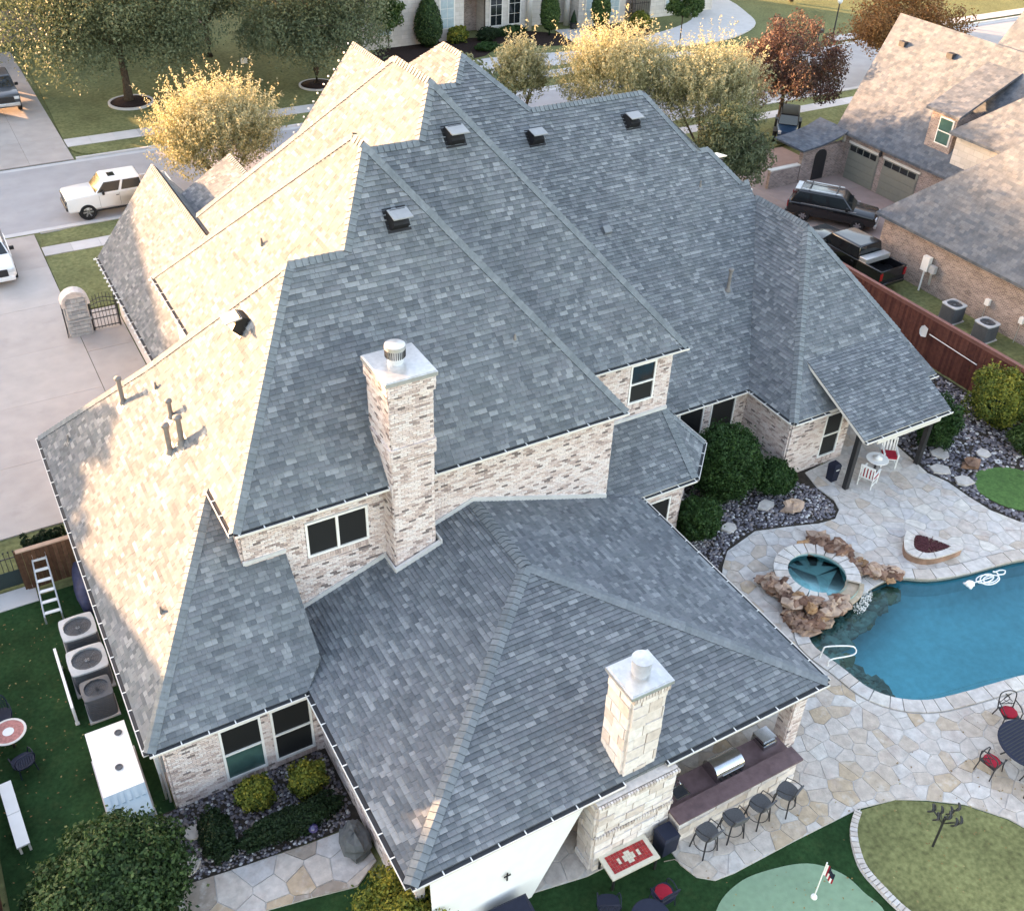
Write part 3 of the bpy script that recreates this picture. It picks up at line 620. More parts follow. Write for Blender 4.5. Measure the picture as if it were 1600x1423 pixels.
# brick pier and porch posts
mb = MB(); mb.bbox(17.75, 18.15, 12.75, 13.15, 0, 2.95); mb.build('pier', M_MORT, house)
for o, u in (((17.75, 12.75, 0), X), ((18.15, 12.75, 0), (0, 1, 0)), ((17.75, 13.15, 0), (0, -1, 0))):
    f2 = Frame(o, u, (0, 0, 1))
    for c, full, u0, u1, v0, v1 in tile_rows([(-.03, 0), (.43, 0), (.43, 2.95), (-.03, 2.95)], .078, (.212,), RND, half_bond=True): bt.add(f2, c, full, u0, u1, v0, v1, RND.choice(BR_T), 0)
emit(bt, br_shape, 'brick', M_BRICK, house)
for x, y in ((28.75, 21.35), (32.7, 21.2)): mb = MB(); mb.bbox(x - .1, x + .1, y - .1, y + .1, 0, 2.9); mb.build('porch_post', M_DKMET, house)
mb = MB(); mb.bbox(29.35, 32.9, 20.92, 21.0, 2.35, 2.78); mb.build('porch_beam', M_CREAM, house)
# ------------------------------------------------------------------ setting: ground, street, paving
POOLC = [(31.9, 15.0), (30.8, 15.25), (29.0, 15.55), (27.7, 15.95), (26.6, 16.6), (25.3, 16.6), (23.8, 16.3), (22.3, 16.3), (21.55, 15.6), (21.7, 14.2), (21.85, 13.2), (22.35, 12.45), (23.2, 11.9), (24.3, 11.6), (25.9, 11.3), (26.9, 11.1), (29.5, 10.4), (33.2, 10.4), (35.2, 12.0), (34.4, 14.2)]
POOL = spline(POOLC, 5)
if area2(POOL) < 0: POOL = POOL[::-1]
def offset(P, d):
    out = []; n = len(P)
    for i in range(n):
        a, b = P[i - 1], P[(i + 1) % n]; tx, ty = b[0] - a[0], b[1] - a[1]; l = math.hypot(tx, ty); out.append((P[i][0] + ty / l * d, P[i][1] - tx / l * d))
    return out
def sheet(name, poly, z, m, holes=(), thick=0, kind='structure', parent=None):
    loops = [[Vector((p[0], p[1], 0)) for p in poly]] + [[Vector((p[0], p[1], 0)) for p in h] for h in holes]
    allp = [p for l in loops for p in l]; tri = tessellate_polygon(loops); fs = []
    for a, b, c in tri:
        A, B, Cc = allp[a], allp[b], allp[c]; cr = (B.x - A.x) * (Cc.y - A.y) - (B.y - A.y) * (Cc.x - A.x)
        fs.append((a, b, c) if cr > 0 else (a, c, b))
    mb = MB(); mb.add([(p.x, p.y, z) for p in allp], fs)
    if thick:
        k = len(mb.v); n = len(poly); q = poly if area2(poly) > 0 else poly[::-1]
        mb.add([(p[0], p[1], z) for p in q] + [(p[0], p[1], z - thick) for p in q], [(i, n + i, n + (i + 1) % n, (i + 1) % n) for i in range(n)])
    o = mb.build(name, m, parent)
    if kind and not parent: o['kind'] = kind
    return o
sheet('ground', [(-900, -400), (1200, -400), (1200, 1500), (-900, 1500)], 0.0, M_LAWN, holes=[offset(POOL, .12)])
def R4(x0, x1, y0, y1): return [(x0, y0), (x1, y0), (x1, y1), (x0, y1)]
# street, kerbs, verges, pavements
sheet('street', R4(-300, 400, 59.95, 70.2), .006, M_ROAD)
sheet('gutter_pan', R4(-300, 400, 69.75, 70.2), .012, M_WALK); sheet('gutter_pan', R4(-300, 400, 59.95, 60.4), .012, M_WALK)
mb = MB()
for x0, x1 in ((-300, -9), (4.3, 300)): mb.bbox(x0, x1, 59.75, 59.95, 0, .13)
for x0, x1 in ((-300, 2.6), (8.3, 61), (76, 400)): mb.bbox(x0, x1, 70.2, 70.4, 0, .13)
tag(mb.build('kerb', M_WALK), kind='structure')
def slabs(name, x0, x1, y0, y1, dx, dy, z, m, gap=.012, seed=1):
    """paving slabs, each a part of its own"""
    root = sheet(name, R4(x0, x1, y0, y1), z - .03, M_SOIL); rd = random.Random(seed)
    xs = np.linspace(x0, x1, max(1, round((x1 - x0) / dx)) + 1); ys = np.linspace(y0, y1, max(1, round((y1 - y0) / dy)) + 1)
    for i in range(len(xs) - 1):
        for j in range(len(ys) - 1):
            b = MB(); g = gap / 2
            b.prism([(xs[i] + g, ys[j] + g), (xs[i + 1] - g, ys[j] + g), (xs[i + 1] - g, ys[j + 1] - g), (xs[i] + g, ys[j + 1] - g)], z - .06, z + rd.uniform(-.003, .003), rd.choice((0, .3, .5, .7, 1))); b.build('slab', m, root)
    return root
slabs('driveway', -14, 3.95, 33.6, 59.7, 5.9, 4.5, .06, M_CONC)
slabs('driveway_apron', 3.965, 6.1, 33.6, 49.6, 2.2, 4.4, .056, M_CONC, seed=5)
slabs('sidewalk', 4.0, 40, 56.6, 57.75, 1.5, 1.2, .10, M_WALK, seed=2)
sheet('verge', [(4.02, 57.8), (40, 57.8), (40, 59.7), (6.5, 59.7), (5.5, 59.6), (4.7, 59.25), (4.2, 58.6)], .1, M_LAWN, thick=.1)
sheet('front_lawn', R4(3.98, 40, 49.7, 56.55), .09, M_LAWN, thick=.09)
slabs('far_sidewalk', 8.2, 61, 72.45, 73.95, 1.6, 1.6, .12, M_WALK, seed=3)
sheet('far_verge', [(8.25, 72.4), (8.35, 71.7), (8.7, 71.1), (9.4, 70.65), (10.6, 70.45), (61, 70.45), (61, 72.4)], .11, M_LAWN, thick=.1)
sheet('far_lawn', [(8.2, 74.0), (42, 74.0), (42, 84), (9.0, 97)], .1, M_LAWN, thick=.1)
slabs('far_driveway', 2.8, 8.15, 70.2, 96, 2.7, 4.3, .1, M_CONC, seed=4)
sheet('far_lawn', R4(-60, 2.7, 74, 100), .1, M_LAWN, thick=.1)
# curved drive of the house across the street
sheet('circular_drive', spline([(38, 77.2), (42.5, 78.9), (47, 78.6), (52, 77.9), (58, 78.9), (64, 80.4), (68.5, 83), (70.5, 88), (76, 88), (74.5, 82), (72, 78), (66, 75.4), (57.5, 75.6), (50, 75.0), (43, 74.9), (38, 74.4)], 4), .115, M_WALK, thick=.1)
sheet('far_lawn', [(42, 74.0), (61, 74), (61, 79), (42, 84)], .095, M_LAWN, thick=.1)
sheet('entry_walk', [(52.6, 78.2), (54.6, 78.0), (56.6, 83.8), (53.4, 84.2)], .122, M_WALK, thick=.02)
for n_, poly in (('mulch_bed', [(36, 79.8), (43.6, 79.6), (46, 84.6), (36, 85)]), ('mulch_bed', [(46.5, 82.2), (51.8, 79.6), (53.1, 82.5), (50.5, 85), (46.5, 85)]), ('mulch_bed', [(55.2, 79.6), (60.5, 79.4), (62, 82.5), (57, 84)])): sheet(n_, spline(poly, 4), .12, M_MULCH)
slabs('far_sidewalk_east', 76, 130, 71.0, 72.4, 1.6, 1.6, .12, M_WALK, seed=6)
sheet('neighbour_lawn', [(45, 52.5), (72, 52.5), (72, 59.7), (40.2, 59.7)], .09, M_LAWN, thick=.09)
slabs('neighbour_sidewalk', 40.2, 110, 57.2, 58.4, 1.5, 1.2, .1, M_WALK, seed=7)
slabs('neighbour_driveway', 39.5, 52.74, 36.8, 52.3, 3.1, 3.9, .05, mat('pink_concrete', [(.3, .22, .2), (.33, .25, .225), (.36, .27, .24)], .9, 1.5, .1, .2, 80), seed=8)
# ------------------------------------------------------------------ back garden sheets
sheet('artificial_turf', R4(-3.55, 1.0, 16.9, 30.0), .02, M_TURF)
sheet('service_path', R4(-3.5, -.9, 29.75, 30.65), .05, M_WALK, thick=.05)
sheet('gravel_bed', [(-.6, 17.0), (.6, 16.95), (3.9, 16.6), (5.5, 16.5), (5.5, 19.4), (-.6, 19.4)], .03, M_SOIL)
sheet('back_lawn', [(-4, -5), (40, -5), (40, 8), (26, 5), (22.5, 7), (20.5, 10.4), (13, 12.9), (6.5, 12.9), (5.6, 14.0), (4.8, 15.4), (3.3, 15.8), (-.5, 16.2), (-4, 16.9)], .012, M_TURF)
BORDER = spline([(18.25, 10.0), (17.62, 9.55), (17.1, 8.7), (17.05, 7.9), (17.15, 7.0), (17.6, 5.6)], 6, closed=False)
sheet('dormant_lawn', BORDER + [(24, 4.5), (22.3, 6.8), (21.9, 7.7), (21.2, 8.6), (20.3, 9.25), (19.5, 9.75)], .03, M_LAWND)
sheet('putting_green', spline([(11.8, 8.6), (12.7, 9.6), (13.7, 9.92), (14.7, 9.82), (15.8, 9.45), (16.4, 8.8), (16.55, 8.1), (16.5, 7.2), (14.5, 6.2), (12.5, 6.8)], 6), .03, M_PUTT)
sheet('gravel_bed', [(17.5, 18), (29.0, 18), (29.0, 23.2), (26.85, 23.2), (26.85, 25.8), (17.5, 25.8)], .02, M_SOIL)
sheet('gravel_bed', [(31.8, 26), (31.8, 17.2), (34.5, 15.6), (39.2, 15.2), (39.2, 40), (34.1, 40), (34.1, 26)], .02, M_SOIL)
sheet('lawn_island', spline([(33.6, 18.9), (34.7, 19.6), (36.2, 19.0), (36.6, 17.4), (35.0, 16.6), (33.8, 17.4)], 5), .05, mat('lawn_bright', (.07, .15, .04), .95, 8, .35, .8, 40, big=.2), thick=.03)
# ------------------------------------------------------------------ flagstones: each stone a piece with its own edges
def voronoi(bounds, sp, seed, jit=.42):
    rd = random.Random(seed); x0, x1, y0, y1 = bounds; nx, ny = int((x1 - x0) / sp), int((y1 - y0) / sp); G = {}
    for i in range(nx):
        for j in range(ny): G[i, j] = (x0 + (i + .5 + rd.uniform(-jit, jit)) * sp, y0 + (j + .5 + rd.uniform(-jit, jit)) * sp)
    for (i, j), p in G.items():
        c = [(p[0] - sp * 1.6, p[1] - sp * 1.6), (p[0] + sp * 1.6, p[1] - sp * 1.6), (p[0] + sp * 1.6, p[1] + sp * 1.6), (p[0] - sp * 1.6, p[1] + sp * 1.6)]
        for di in (-2, -1, 0, 1, 2):
            for dj in (-2, -1, 0, 1, 2):
                q = G.get((i + di, j + dj))
                if q is None or q == p: continue
                a, b = p[0] - q[0], p[1] - q[1]; c = clip_half(c, a, b, -(a * (p[0] + q[0]) / 2 + b * (p[1] + q[1]) / 2))
                if len(c) < 3: break
        if len(c) >= 3: yield c
def shrink(c, g):
    cx = sum(p[0] for p in c) / len(c); cy = sum(p[1] for p in c) / len(c); out = []
    for p in c:
        d = math.hypot(p[0] - cx, p[1] - cy); k = max(.3, 1 - g / max(d, .01)); out.append((cx + (p[0] - cx) * k, cy + (p[1] - cy) * k))
    return out
def flags(root, region, bounds, sp, seed, z, tonef, nmax=300, gap=.016):
    rd = random.Random(seed + 50); cells = []
    for c in voronoi(bounds, sp, seed):
        cc = c
        if not all(inside(region, *p) for p in c): cc = clip_convex(list(region), c)
        if len(cc) < 3 or abs(area2(cc)) < .03: continue
        cc = shrink(cc, gap); cx = sum(p[0] for p in cc) / len(cc); cy = sum(p[1] for p in cc) / len(cc)
        d = (Vector((cx, cy, 0)) - CAMP); zc = d.dot(Vector((-CB[0], -CB[1], -CB[2]))); xx = d.dot(Vector(CR)) / zc; yy = d.dot(Vector(CU)) / zc
        vis = abs(xx) < .51 and abs(yy) < .455
        cells.append((abs(area2(cc)) / d.length_squared * (1 if vis else 0), cc, cx, cy))
    cells.sort(key=lambda t: -t[0]); rest = MB()
    for i, (s_, cc, cx, cy) in enumerate(cells):
        h = z + rd.uniform(-.006, .008)
        if i < nmax:
            b = MB(); b.prism([(p[0] - cx, p[1] - cy) for p in cc], -.05, 0, tonef(cx, cy, rd)); b.build('flagstone', M_FLAG, root, loc=(cx, cy, h))
        else: rest.prism(cc, h - .05, h, tonef(cx, cy, rd))
    if rest.f: rest.build('flagstone_field', M_FLAG, root, kind='stuff')
OFF = offset(POOL, .5)
# patio outline: round the outside, then back along the coping (pool rim indices from the north-east to the south-east)
i0 = min(range(len(OFF)), key=lambda i: (OFF[i][0] - 34.6) ** 2 + (OFF[i][1] - 14.6) ** 2); i1 = min(range(len(OFF)), key=lambda i: (OFF[i][0] - 30) ** 2 + (OFF[i][1] - 9.9) ** 2)
rim = []; i = i0
while i != i1: rim.append(OFF[i]); i = (i + 1) % len(OFF)
PATIO = [(28.0, 22.9), (30.1, 23.1), (30.1, 25.6), (34.0, 25.6), (33.0, 23), (32.6, 20.5), (32.9, 19.7), (32.9, 18.6), (33.0, 17.6), (33.5, 16.5), (35.4, 15.8)] + rim + \
        [(30, 4), (25, 4), (22.4, 6.6), (21.95, 7.7), (21.2, 8.65), (20.3, 9.3), (19.5, 9.75), (18.3, 10.05), (16, 10.15), (13.8, 10.2), (13.2, 10.28), (12.8, 10.6), (12.65, 11.1), (12.65, 12.0), (10.2, 12.05), (8.6, 12.35), (5.8, 13.0), (5.8, 21.8), (17.6, 21.8), (18.2, 19), (20.6, 19.2), (21.3, 20.0), (22.0, 20.6), (23.7, 21.0), (25.2, 20.55), (26.2, 20.2), (27.0, 20.1), (27.55, 20.45), (27.8, 21.0), (27.75, 21.9)]
if area2(PATIO) < 0: PATIO = PATIO[::-1]
patio = sheet('patio', PATIO, .04, M_JOINT, thick=.04)
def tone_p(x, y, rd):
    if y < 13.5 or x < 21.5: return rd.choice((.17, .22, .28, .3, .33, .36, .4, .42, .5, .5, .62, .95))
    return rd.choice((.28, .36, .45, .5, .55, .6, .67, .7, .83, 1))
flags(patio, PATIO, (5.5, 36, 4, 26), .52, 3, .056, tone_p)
PATH = [(.3, 17.0), (2.2, 16.75), (3.9, 16.55), (5.3, 16.45), (5.35, 15.2), (4.6, 14.75), (3.3, 15.05), (2.3, 15.25), (.2, 15.5)]
gp = sheet('garden_path', PATH, .045, M_JOINT, thick=.04); flags(gp, PATH if area2(PATH) > 0 else PATH[::-1], (0, 5.6, 14.5, 17.2), .72, 9, .068, lambda x, y, r: r.choice((0, .17, .4, .45, .5, .83, .83)))
# coping stones
cop = tag(MB().build('coping', M_FLAG), kind='structure') if False else None
cp = sheet('pool_deck_edge', offset(POOL, .5), .02, M_JOINT, holes=[offset(POOL, .02)])
k = 0; n = len(POOL); rd = random.Random(4); OUT = offset(POOL, .47); INN = offset(POOL, -.06)
while k < n:
    st = 3 if rd.random() < .5 else 2; idx = [(k + j) % n for j in range(st + 1)]
    if k + st > n: idx = [q for q in range(k, n)] + [0]
    poly = [INN[q] for q in idx] + [OUT[q] for q in reversed(idx)]; poly = shrink(poly, .02); cx = sum(p[0] for p in poly) / len(poly); cy = sum(p[1] for p in poly) / len(poly)
    b = MB(); b.prism([(p[0] - cx, p[1] - cy) for p in poly], -.06, 0, rd.choice((.33, .5, .6, .67, 1)), bottom=True); b.build('coping_stone', M_FLAG, cp, loc=(cx, cy, .085 + rd.uniform(-.003, .004)))
    k += st
# curved stone border strip of the lawn
bs = tag(link('lawn_border', None), kind='structure') if False else None
Bo = [Vector((p[0], p[1], 0)) for p in BORDER]; mbs = sheet('lawn_border', [(p[0] - .14, p[1]) for p in BORDER] + [(p[0] + .12, p[1] + .02) for p in reversed(BORDER)], .04, M_JOINT, thick=.03)
for i in range(0, len(BORDER) - 1, 1):
    a, b_ = Bo[i], Bo[i + 1]; t = (b_ - a).normalized(); nn = Vector((t.y, -t.x, 0)) * .1; q = [a + nn + t * .015, a - nn + t * .015, b_ - nn - t * .01, b_ + nn - t * .01]
    m1 = MB(); m1.prism([(p.x, p.y) for p in q], 0, .085 + random.uniform(0, .012), random.choice((.33, .45, .6, .67))); m1.build('border_stone', M_FLAG, mbs)
# ------------------------------------------------------------------ pool basin and water
M_PLAST = mat('pool_plaster', (.3, .53, .55), .7, 4, .12, big=.12, bigscale=.4)
def water_mat(name, tint, rip=.12, sc=1.6):
    m = bpy.data.materials.new(name); m.use_nodes = True; t = m.node_tree; N = t.nodes; L = t.links; N.remove(N['Principled BSDF'])
    tr = N.new('ShaderNodeBsdfTransparent'); tr.inputs[0].default_value = tint + (1,)
    gl = N.new('ShaderNodeBsdfGlossy'); gl.inputs['Roughness'].default_value = .03; gl.inputs[0].default_value = (1, 1, 1, 1)
    fr_ = N.new('ShaderNodeFresnel'); fr_.inputs['IOR'].default_value = 1.33
    nz = N.new('ShaderNodeTexNoise'); nz.inputs['Scale'].default_value = sc; nz.inputs['Detail'].default_value = 3; ge = N.new('ShaderNodeNewGeometry'); L.new(ge.outputs['Position'], nz.inputs['Vector'])
    bp = N.new('ShaderNodeBump'); bp.inputs['Strength'].default_value = rip; bp.inputs['Distance'].default_value = .1; L.new(nz.outputs['Fac'], bp.inputs['Height'])
    L.new(bp.outputs[0], gl.inputs['Normal']); L.new(bp.outputs[0], fr_.inputs['Normal'])
    mx = N.new('ShaderNodeMixShader'); L.new(fr_.outputs[0], mx.inputs[0]); L.new(tr.outputs[0], mx.inputs[1]); L.new(gl.outputs[0], mx.inputs[2]); L.new(mx.outputs[0], N['Material Output'].inputs[0]); return m
M_WATER = water_mat('pool_water', (.42, .82, .9))
mb = MB(); n = len(POOL); rings = [(0, -.02), (0, -.9), (-.35, -1.2), (-1.1, -1.35)]; vs = []
for d, z in rings: vs += [(p[0], p[1], z) for p in (offset(POOL, d) if d else POOL)]
fs = []
for r in range(len(rings) - 1):
    for i in range(n): j = (i + 1) % n; fs.append((r * n + i, r * n + j, (r + 1) * n + j, (r + 1) * n + i))
mb.add(vs, fs); mb.build('pool_basin', M_PLAST)['kind'] = 'structure'
INNR = offset(POOL, -1.1); sheet('pool_floor', INNR, -1.345, M_PLAST)
sheet('pool_water', POOL, -.11, M_WATER)
# sunken stone shelf and steps under the water along the west side
mb = MB()
SHELF = spline([(26.1, 16.45, 0), (25.0, 16.25, 0), (24.0, 15.95, 0), (22.9, 15.8, 0), (22.15, 15.4, 0), (22.05, 14.6, 0), (22.1, 13.8, 0), (22.3, 13.1, 0)], 7, closed=False)
for i, (x, y, _) in enumerate(SHELF):
    for q in range(3): s_ = random.uniform(.14, .34); mb.blob((x + random.uniform(-.3, .3), y + random.uniform(-.3, .3), -.45 + random.uniform(-.05, .08)), (s_ * 1.4, s_ * 1.1, .18), 9, .3, random.choice((.5, .65, .75, .75, 1)), seed=i * 7 + q)
o = mb.build('pool_shelf', M_ROCK); o['kind'] = 'stuff'
# tile band at the waterline
mb = MB(); a = offset(POOL, -.004); vs = [(p[0], p[1], -.01) for p in a] + [(p[0], p[1], -.2) for p in a]; mb.add(vs, [(i, (i + 1) % n, n + (i + 1) % n, n + i) for i in range(n)]); mb.build('pool_waterline_tile', mat('waterline_tile', (.25, .24, .2), .3, 20, .3))['kind'] = 'structure'
# gravel: river pebbles strewn over the beds
def pebbles(name, polys, dens, seed, size=(.035, .085), z=.03):
    rg = np.random.default_rng(seed); base = np.array([(1, 0, 0), (0, 1, 0), (-1, 0, 0), (0, -1, 0), (0, 0, .75), (.7, .7, .45), (-.7, .7, .45), (-.7, -.7, .45), (.7, -.7, .45)]); 
    tri = np.array([(0, 5, 8), (1, 6, 5), (2, 7, 6), (3, 8, 7), (5, 6, 4), (6, 7, 4), (7, 8, 4), (8, 5, 4), (0, 1, 5), (1, 2, 6), (2, 3, 7), (3, 0, 8)]); Vs = []; Fs = []; T = []; k = 0
    for poly in polys:
        xs = [p[0] for p in poly]; ys = [p[1] for p in poly]; cnt = int((max(xs) - min(xs)) * (max(ys) - min(ys)) * dens)
        for x, y in zip(rg.uniform(min(xs), max(xs), cnt), rg.uniform(min(ys), max(ys), cnt)):
            if not inside(poly, x, y) or ((x - 35.0) / 1.55) ** 2 + ((y - 18.1) / 1.45) ** 2 < 1: continue
            s = rg.uniform(*size); a = rg.uniform(0, 6.28); e = rg.uniform(.6, 1); b = base * np.array((s, s * e, s * .8)); c, sn = math.cos(a), math.sin(a)
            Vs.append(np.stack([b[:, 0] * c - b[:, 1] * sn + x, b[:, 0] * sn + b[:, 1] * c + y, b[:, 2] + z], 1)); Fs.append(tri + k); k += 9; T += [rg.choice((0, .2, .25, .3, .45, .5, .55, .75, 1))] * 12
    o = np_mesh(name, np.concatenate(Vs), np.concatenate(Fs), T, M_GRAV); tag(o, kind='stuff'); return o
tag(pebbles('gravel', [[(20.4, 19.3), (21.3, 20.15), (22.1, 20.75), (23.7, 21.15), (26.2, 20.35), (27.1, 20.25), (27.55, 20.7), (27.7, 22), (26.8, 23.1), (26.8, 25.8), (18.5, 25.8)]], 150, 1), 'dark bluish river gravel in the bed beside the wing wall', 'gravel')
tag(pebbles('gravel', [[(33.1, 23), (32.75, 20.6), (33.05, 19.6), (33.05, 18.0), (33.6, 16.5), (35.4, 15.9), (39.0, 15.9), (39.0, 32), (34.2, 32)]], 70, 2, (.05, .11)), 'grey and white river gravel along the red fence', 'gravel')
tag(pebbles('gravel', [[(-.6, 17.0), (.6, 17.0), (3.9, 16.65), (5.4, 16.55), (5.4, 19.35), (-.6, 19.35)]], 190, 3, (.03, .07)), 'purple grey gravel in the bed below the low windows', 'gravel')
# ------------------------------------------------------------------ vegetation
LM = {'oak': leaf_mat('oak_leaf', [(.06, .08, .042), (.1, .125, .064), (.15, .172, .092), (.21, .225, .13)]),
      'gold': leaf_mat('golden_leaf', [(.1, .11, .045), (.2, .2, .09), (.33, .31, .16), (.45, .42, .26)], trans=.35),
      'green': leaf_mat('green_leaf', [(.02, .045, .012), (.04, .08, .02), (.07, .12, .03), (.12, .17, .05)]),
      'red': leaf_mat('russet_leaf', [(.06, .03, .028), (.1, .052, .045), (.12, .075, .05), (.09, .085, .045)]),
      'orange': leaf_mat('orange_leaf', [(.14, .06, .025), (.22, .11, .04), (.26, .15, .06)]),
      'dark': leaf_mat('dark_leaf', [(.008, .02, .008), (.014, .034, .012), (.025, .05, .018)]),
      'holly': leaf_mat('holly_leaf', [(.012, .03, .01), (.028, .06, .018), (.05, .095, .028), (.1, .14, .05)]),
      'lime': leaf_mat('lime_leaf', [(.05, .08, .015), (.12, .15, .025), (.24, .24, .04), (.36, .3, .04)]),
      'yew': leaf_mat('hedge_leaf', [(.012, .04, .01), (.025, .065, .016), (.045, .1, .026)])}
def leaves(name, P, Nrm, size, tone, m, parent, asp=.55, rg=NP, spread=.7):
    """one quad per leaf: P positions, Nrm preferred normals"""
    n = len(P); Nn = Nrm + rg.normal(0, spread, (n, 3)); Nn /= np.linalg.norm(Nn, axis=1)[:, None] + 1e-9
    A = rg.normal(0, 1, (n, 3)); U = A - Nn * (A * Nn).sum(1)[:, None]; U /= np.linalg.norm(U, axis=1)[:, None] + 1e-9; W_ = np.cross(Nn, U)
    s = (size * rg.uniform(.65, 1.35, n))[:, None]; U = U * s; W_ = W_ * s * asp
    V = np.stack([P - U, P + W_, P + U, P - W_], 1).reshape(-1, 3); F = np.arange(4 * n).reshape(n, 4)
    return np_mesh(name, V, F, tone, m, parent)
def crown_points(c, r, ncl, nleaf, rg, shell=(.45, 1.0), cr=(.18, .3), flat_bottom=0):
    c = np.array(c); r = np.array(r); D = rg.normal(0, 1, (ncl, 3)); D /= np.linalg.norm(D, axis=1)[:, None]
    if flat_bottom: D[:, 2] = np.where(D[:, 2] < -flat_bottom, -flat_bottom * rg.random(ncl), D[:, 2])
    K = c + D * r * rg.uniform(*shell, ncl)[:, None]; rad = rg.uniform(*cr, ncl) * r.mean(); ct = rg.uniform(-.2, .2, ncl)
    idx = rg.integers(0, ncl, nleaf); d = rg.normal(0, 1, (nleaf, 3)); d /= np.linalg.norm(d, axis=1)[:, None]
    P = K[idx] + d * (rad[idx] * rg.uniform(.55, 1.05, nleaf))[:, None]
    return P, d, np.clip(.45 + ct[idx] + rg.normal(0, .17, nleaf), 0, 1)
def limbs(mb, base, top, crown_c, crown_r, r0, n, rg):
    b = Vector(base); t = Vector(top); mb.tube([b, b.lerp(t, .35) + Vector((.05, .03, 0)), t], [r0 * 1.25, r0 * .9, r0 * .7], 10)
    for i in range(n):
        a = rg.uniform(0, 6.28); e = rg.uniform(-.1, .7); q = Vector(crown_c) + Vector((math.cos(a) * crown_r[0] * .75, math.sin(a) * crown_r[1] * .75, crown_r[2] * e)); mid = t.lerp(q, .5) + Vector((0, 0, .15 * crown_r[2]))
        mb.tube([t - Vector((0, 0, .2)), mid, q], [r0 * .45, r0 * .25, r0 * .08], 6)
        for _ in range(2):
            q2 = mid + Vector((rg.normal(0, .35) * crown_r[0], rg.normal(0, .35) * crown_r[1], rg.uniform(.1, .5) * crown_r[2])); mb.tube([mid, q2], [r0 * .18, r0 * .05], 5)
def tree(name, label, base, h, crown_z, r, kind, ncl, nleaf, size, r0=.2, seed=1, cat='tree', group=None, flat=.35, cen=None, asp=.55, cr=(.18, .3)):
    rg = np.random.default_rng(seed); t = thing(name, label, cat, base, 0, group); cc = cen or (0, 0, crown_z)
    mb = MB(); limbs(mb, (0, 0, 0), (0, 0, max(.3, crown_z - r[2] * .55)), cc, r, r0, 9, rg); mb.build('trunk', M_BARK, t, smooth=True)
    P, d, tn = crown_points(cc, r, ncl, nleaf, rg, flat_bottom=flat, cr=cr); leaves('crown', P, d, size, tn, LM[kind], t, asp, rg); return t
def shoot_tree(name, label, base, cz, r, kind, nsh, per, size, seed, r0=.13, group=None, lean=1.0):
    """upright feathery crown: leaves strung along whips that leave the crown"""
    rg = np.random.default_rng(seed); t = thing(name, label, 'tree', base, 0, group); mb = MB()
    for i in range(5):
        a = i * 1.26 + rg.uniform(-.3, .3); mb.tube([(0, 0, 0), (math.cos(a) * .3, math.sin(a) * .3, cz * .4), (math.cos(a) * r[0] * .5, math.sin(a) * r[1] * .5, cz)], [r0, r0 * .7, r0 * .25], 6)
    mb.build('trunk', M_BARK, t, smooth=True)
    D = rg.normal(0, 1, (nsh, 3)); D /= np.linalg.norm(D, axis=1)[:, None]; D[:, 2] = np.where(D[:, 2] < -.5, -D[:, 2], D[:, 2])
    rr = np.array(r); S = np.array((0, 0, cz)) + D * rr * rg.uniform(.35, .85, nsh)[:, None]; E_ = D * np.array((.5, .5, .3)) + np.array((0, 0, .62)) * lean + rg.normal(0, .12, (nsh, 3)); E_ /= np.linalg.norm(E_, axis=1)[:, None]
    Ln = rg.uniform(.25, .65, nsh) * rr.mean() * np.where(rg.random(nsh) < .12, 1.5, 1); tt = rg.random((nsh, per)); P = (S[:, None, :] + E_[:, None, :] * (tt * Ln[:, None])[:, :, None] + rg.normal(0, .075, (nsh, per, 3)) * rr.mean() * (1.1 - tt * .8)[:, :, None] * .6).reshape(-1, 3)
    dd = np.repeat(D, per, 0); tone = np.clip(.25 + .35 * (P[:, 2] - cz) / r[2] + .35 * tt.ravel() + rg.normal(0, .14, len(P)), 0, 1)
    leaves('crown', P, dd, size, tone, LM[kind], t, .4, rg, .9); return t
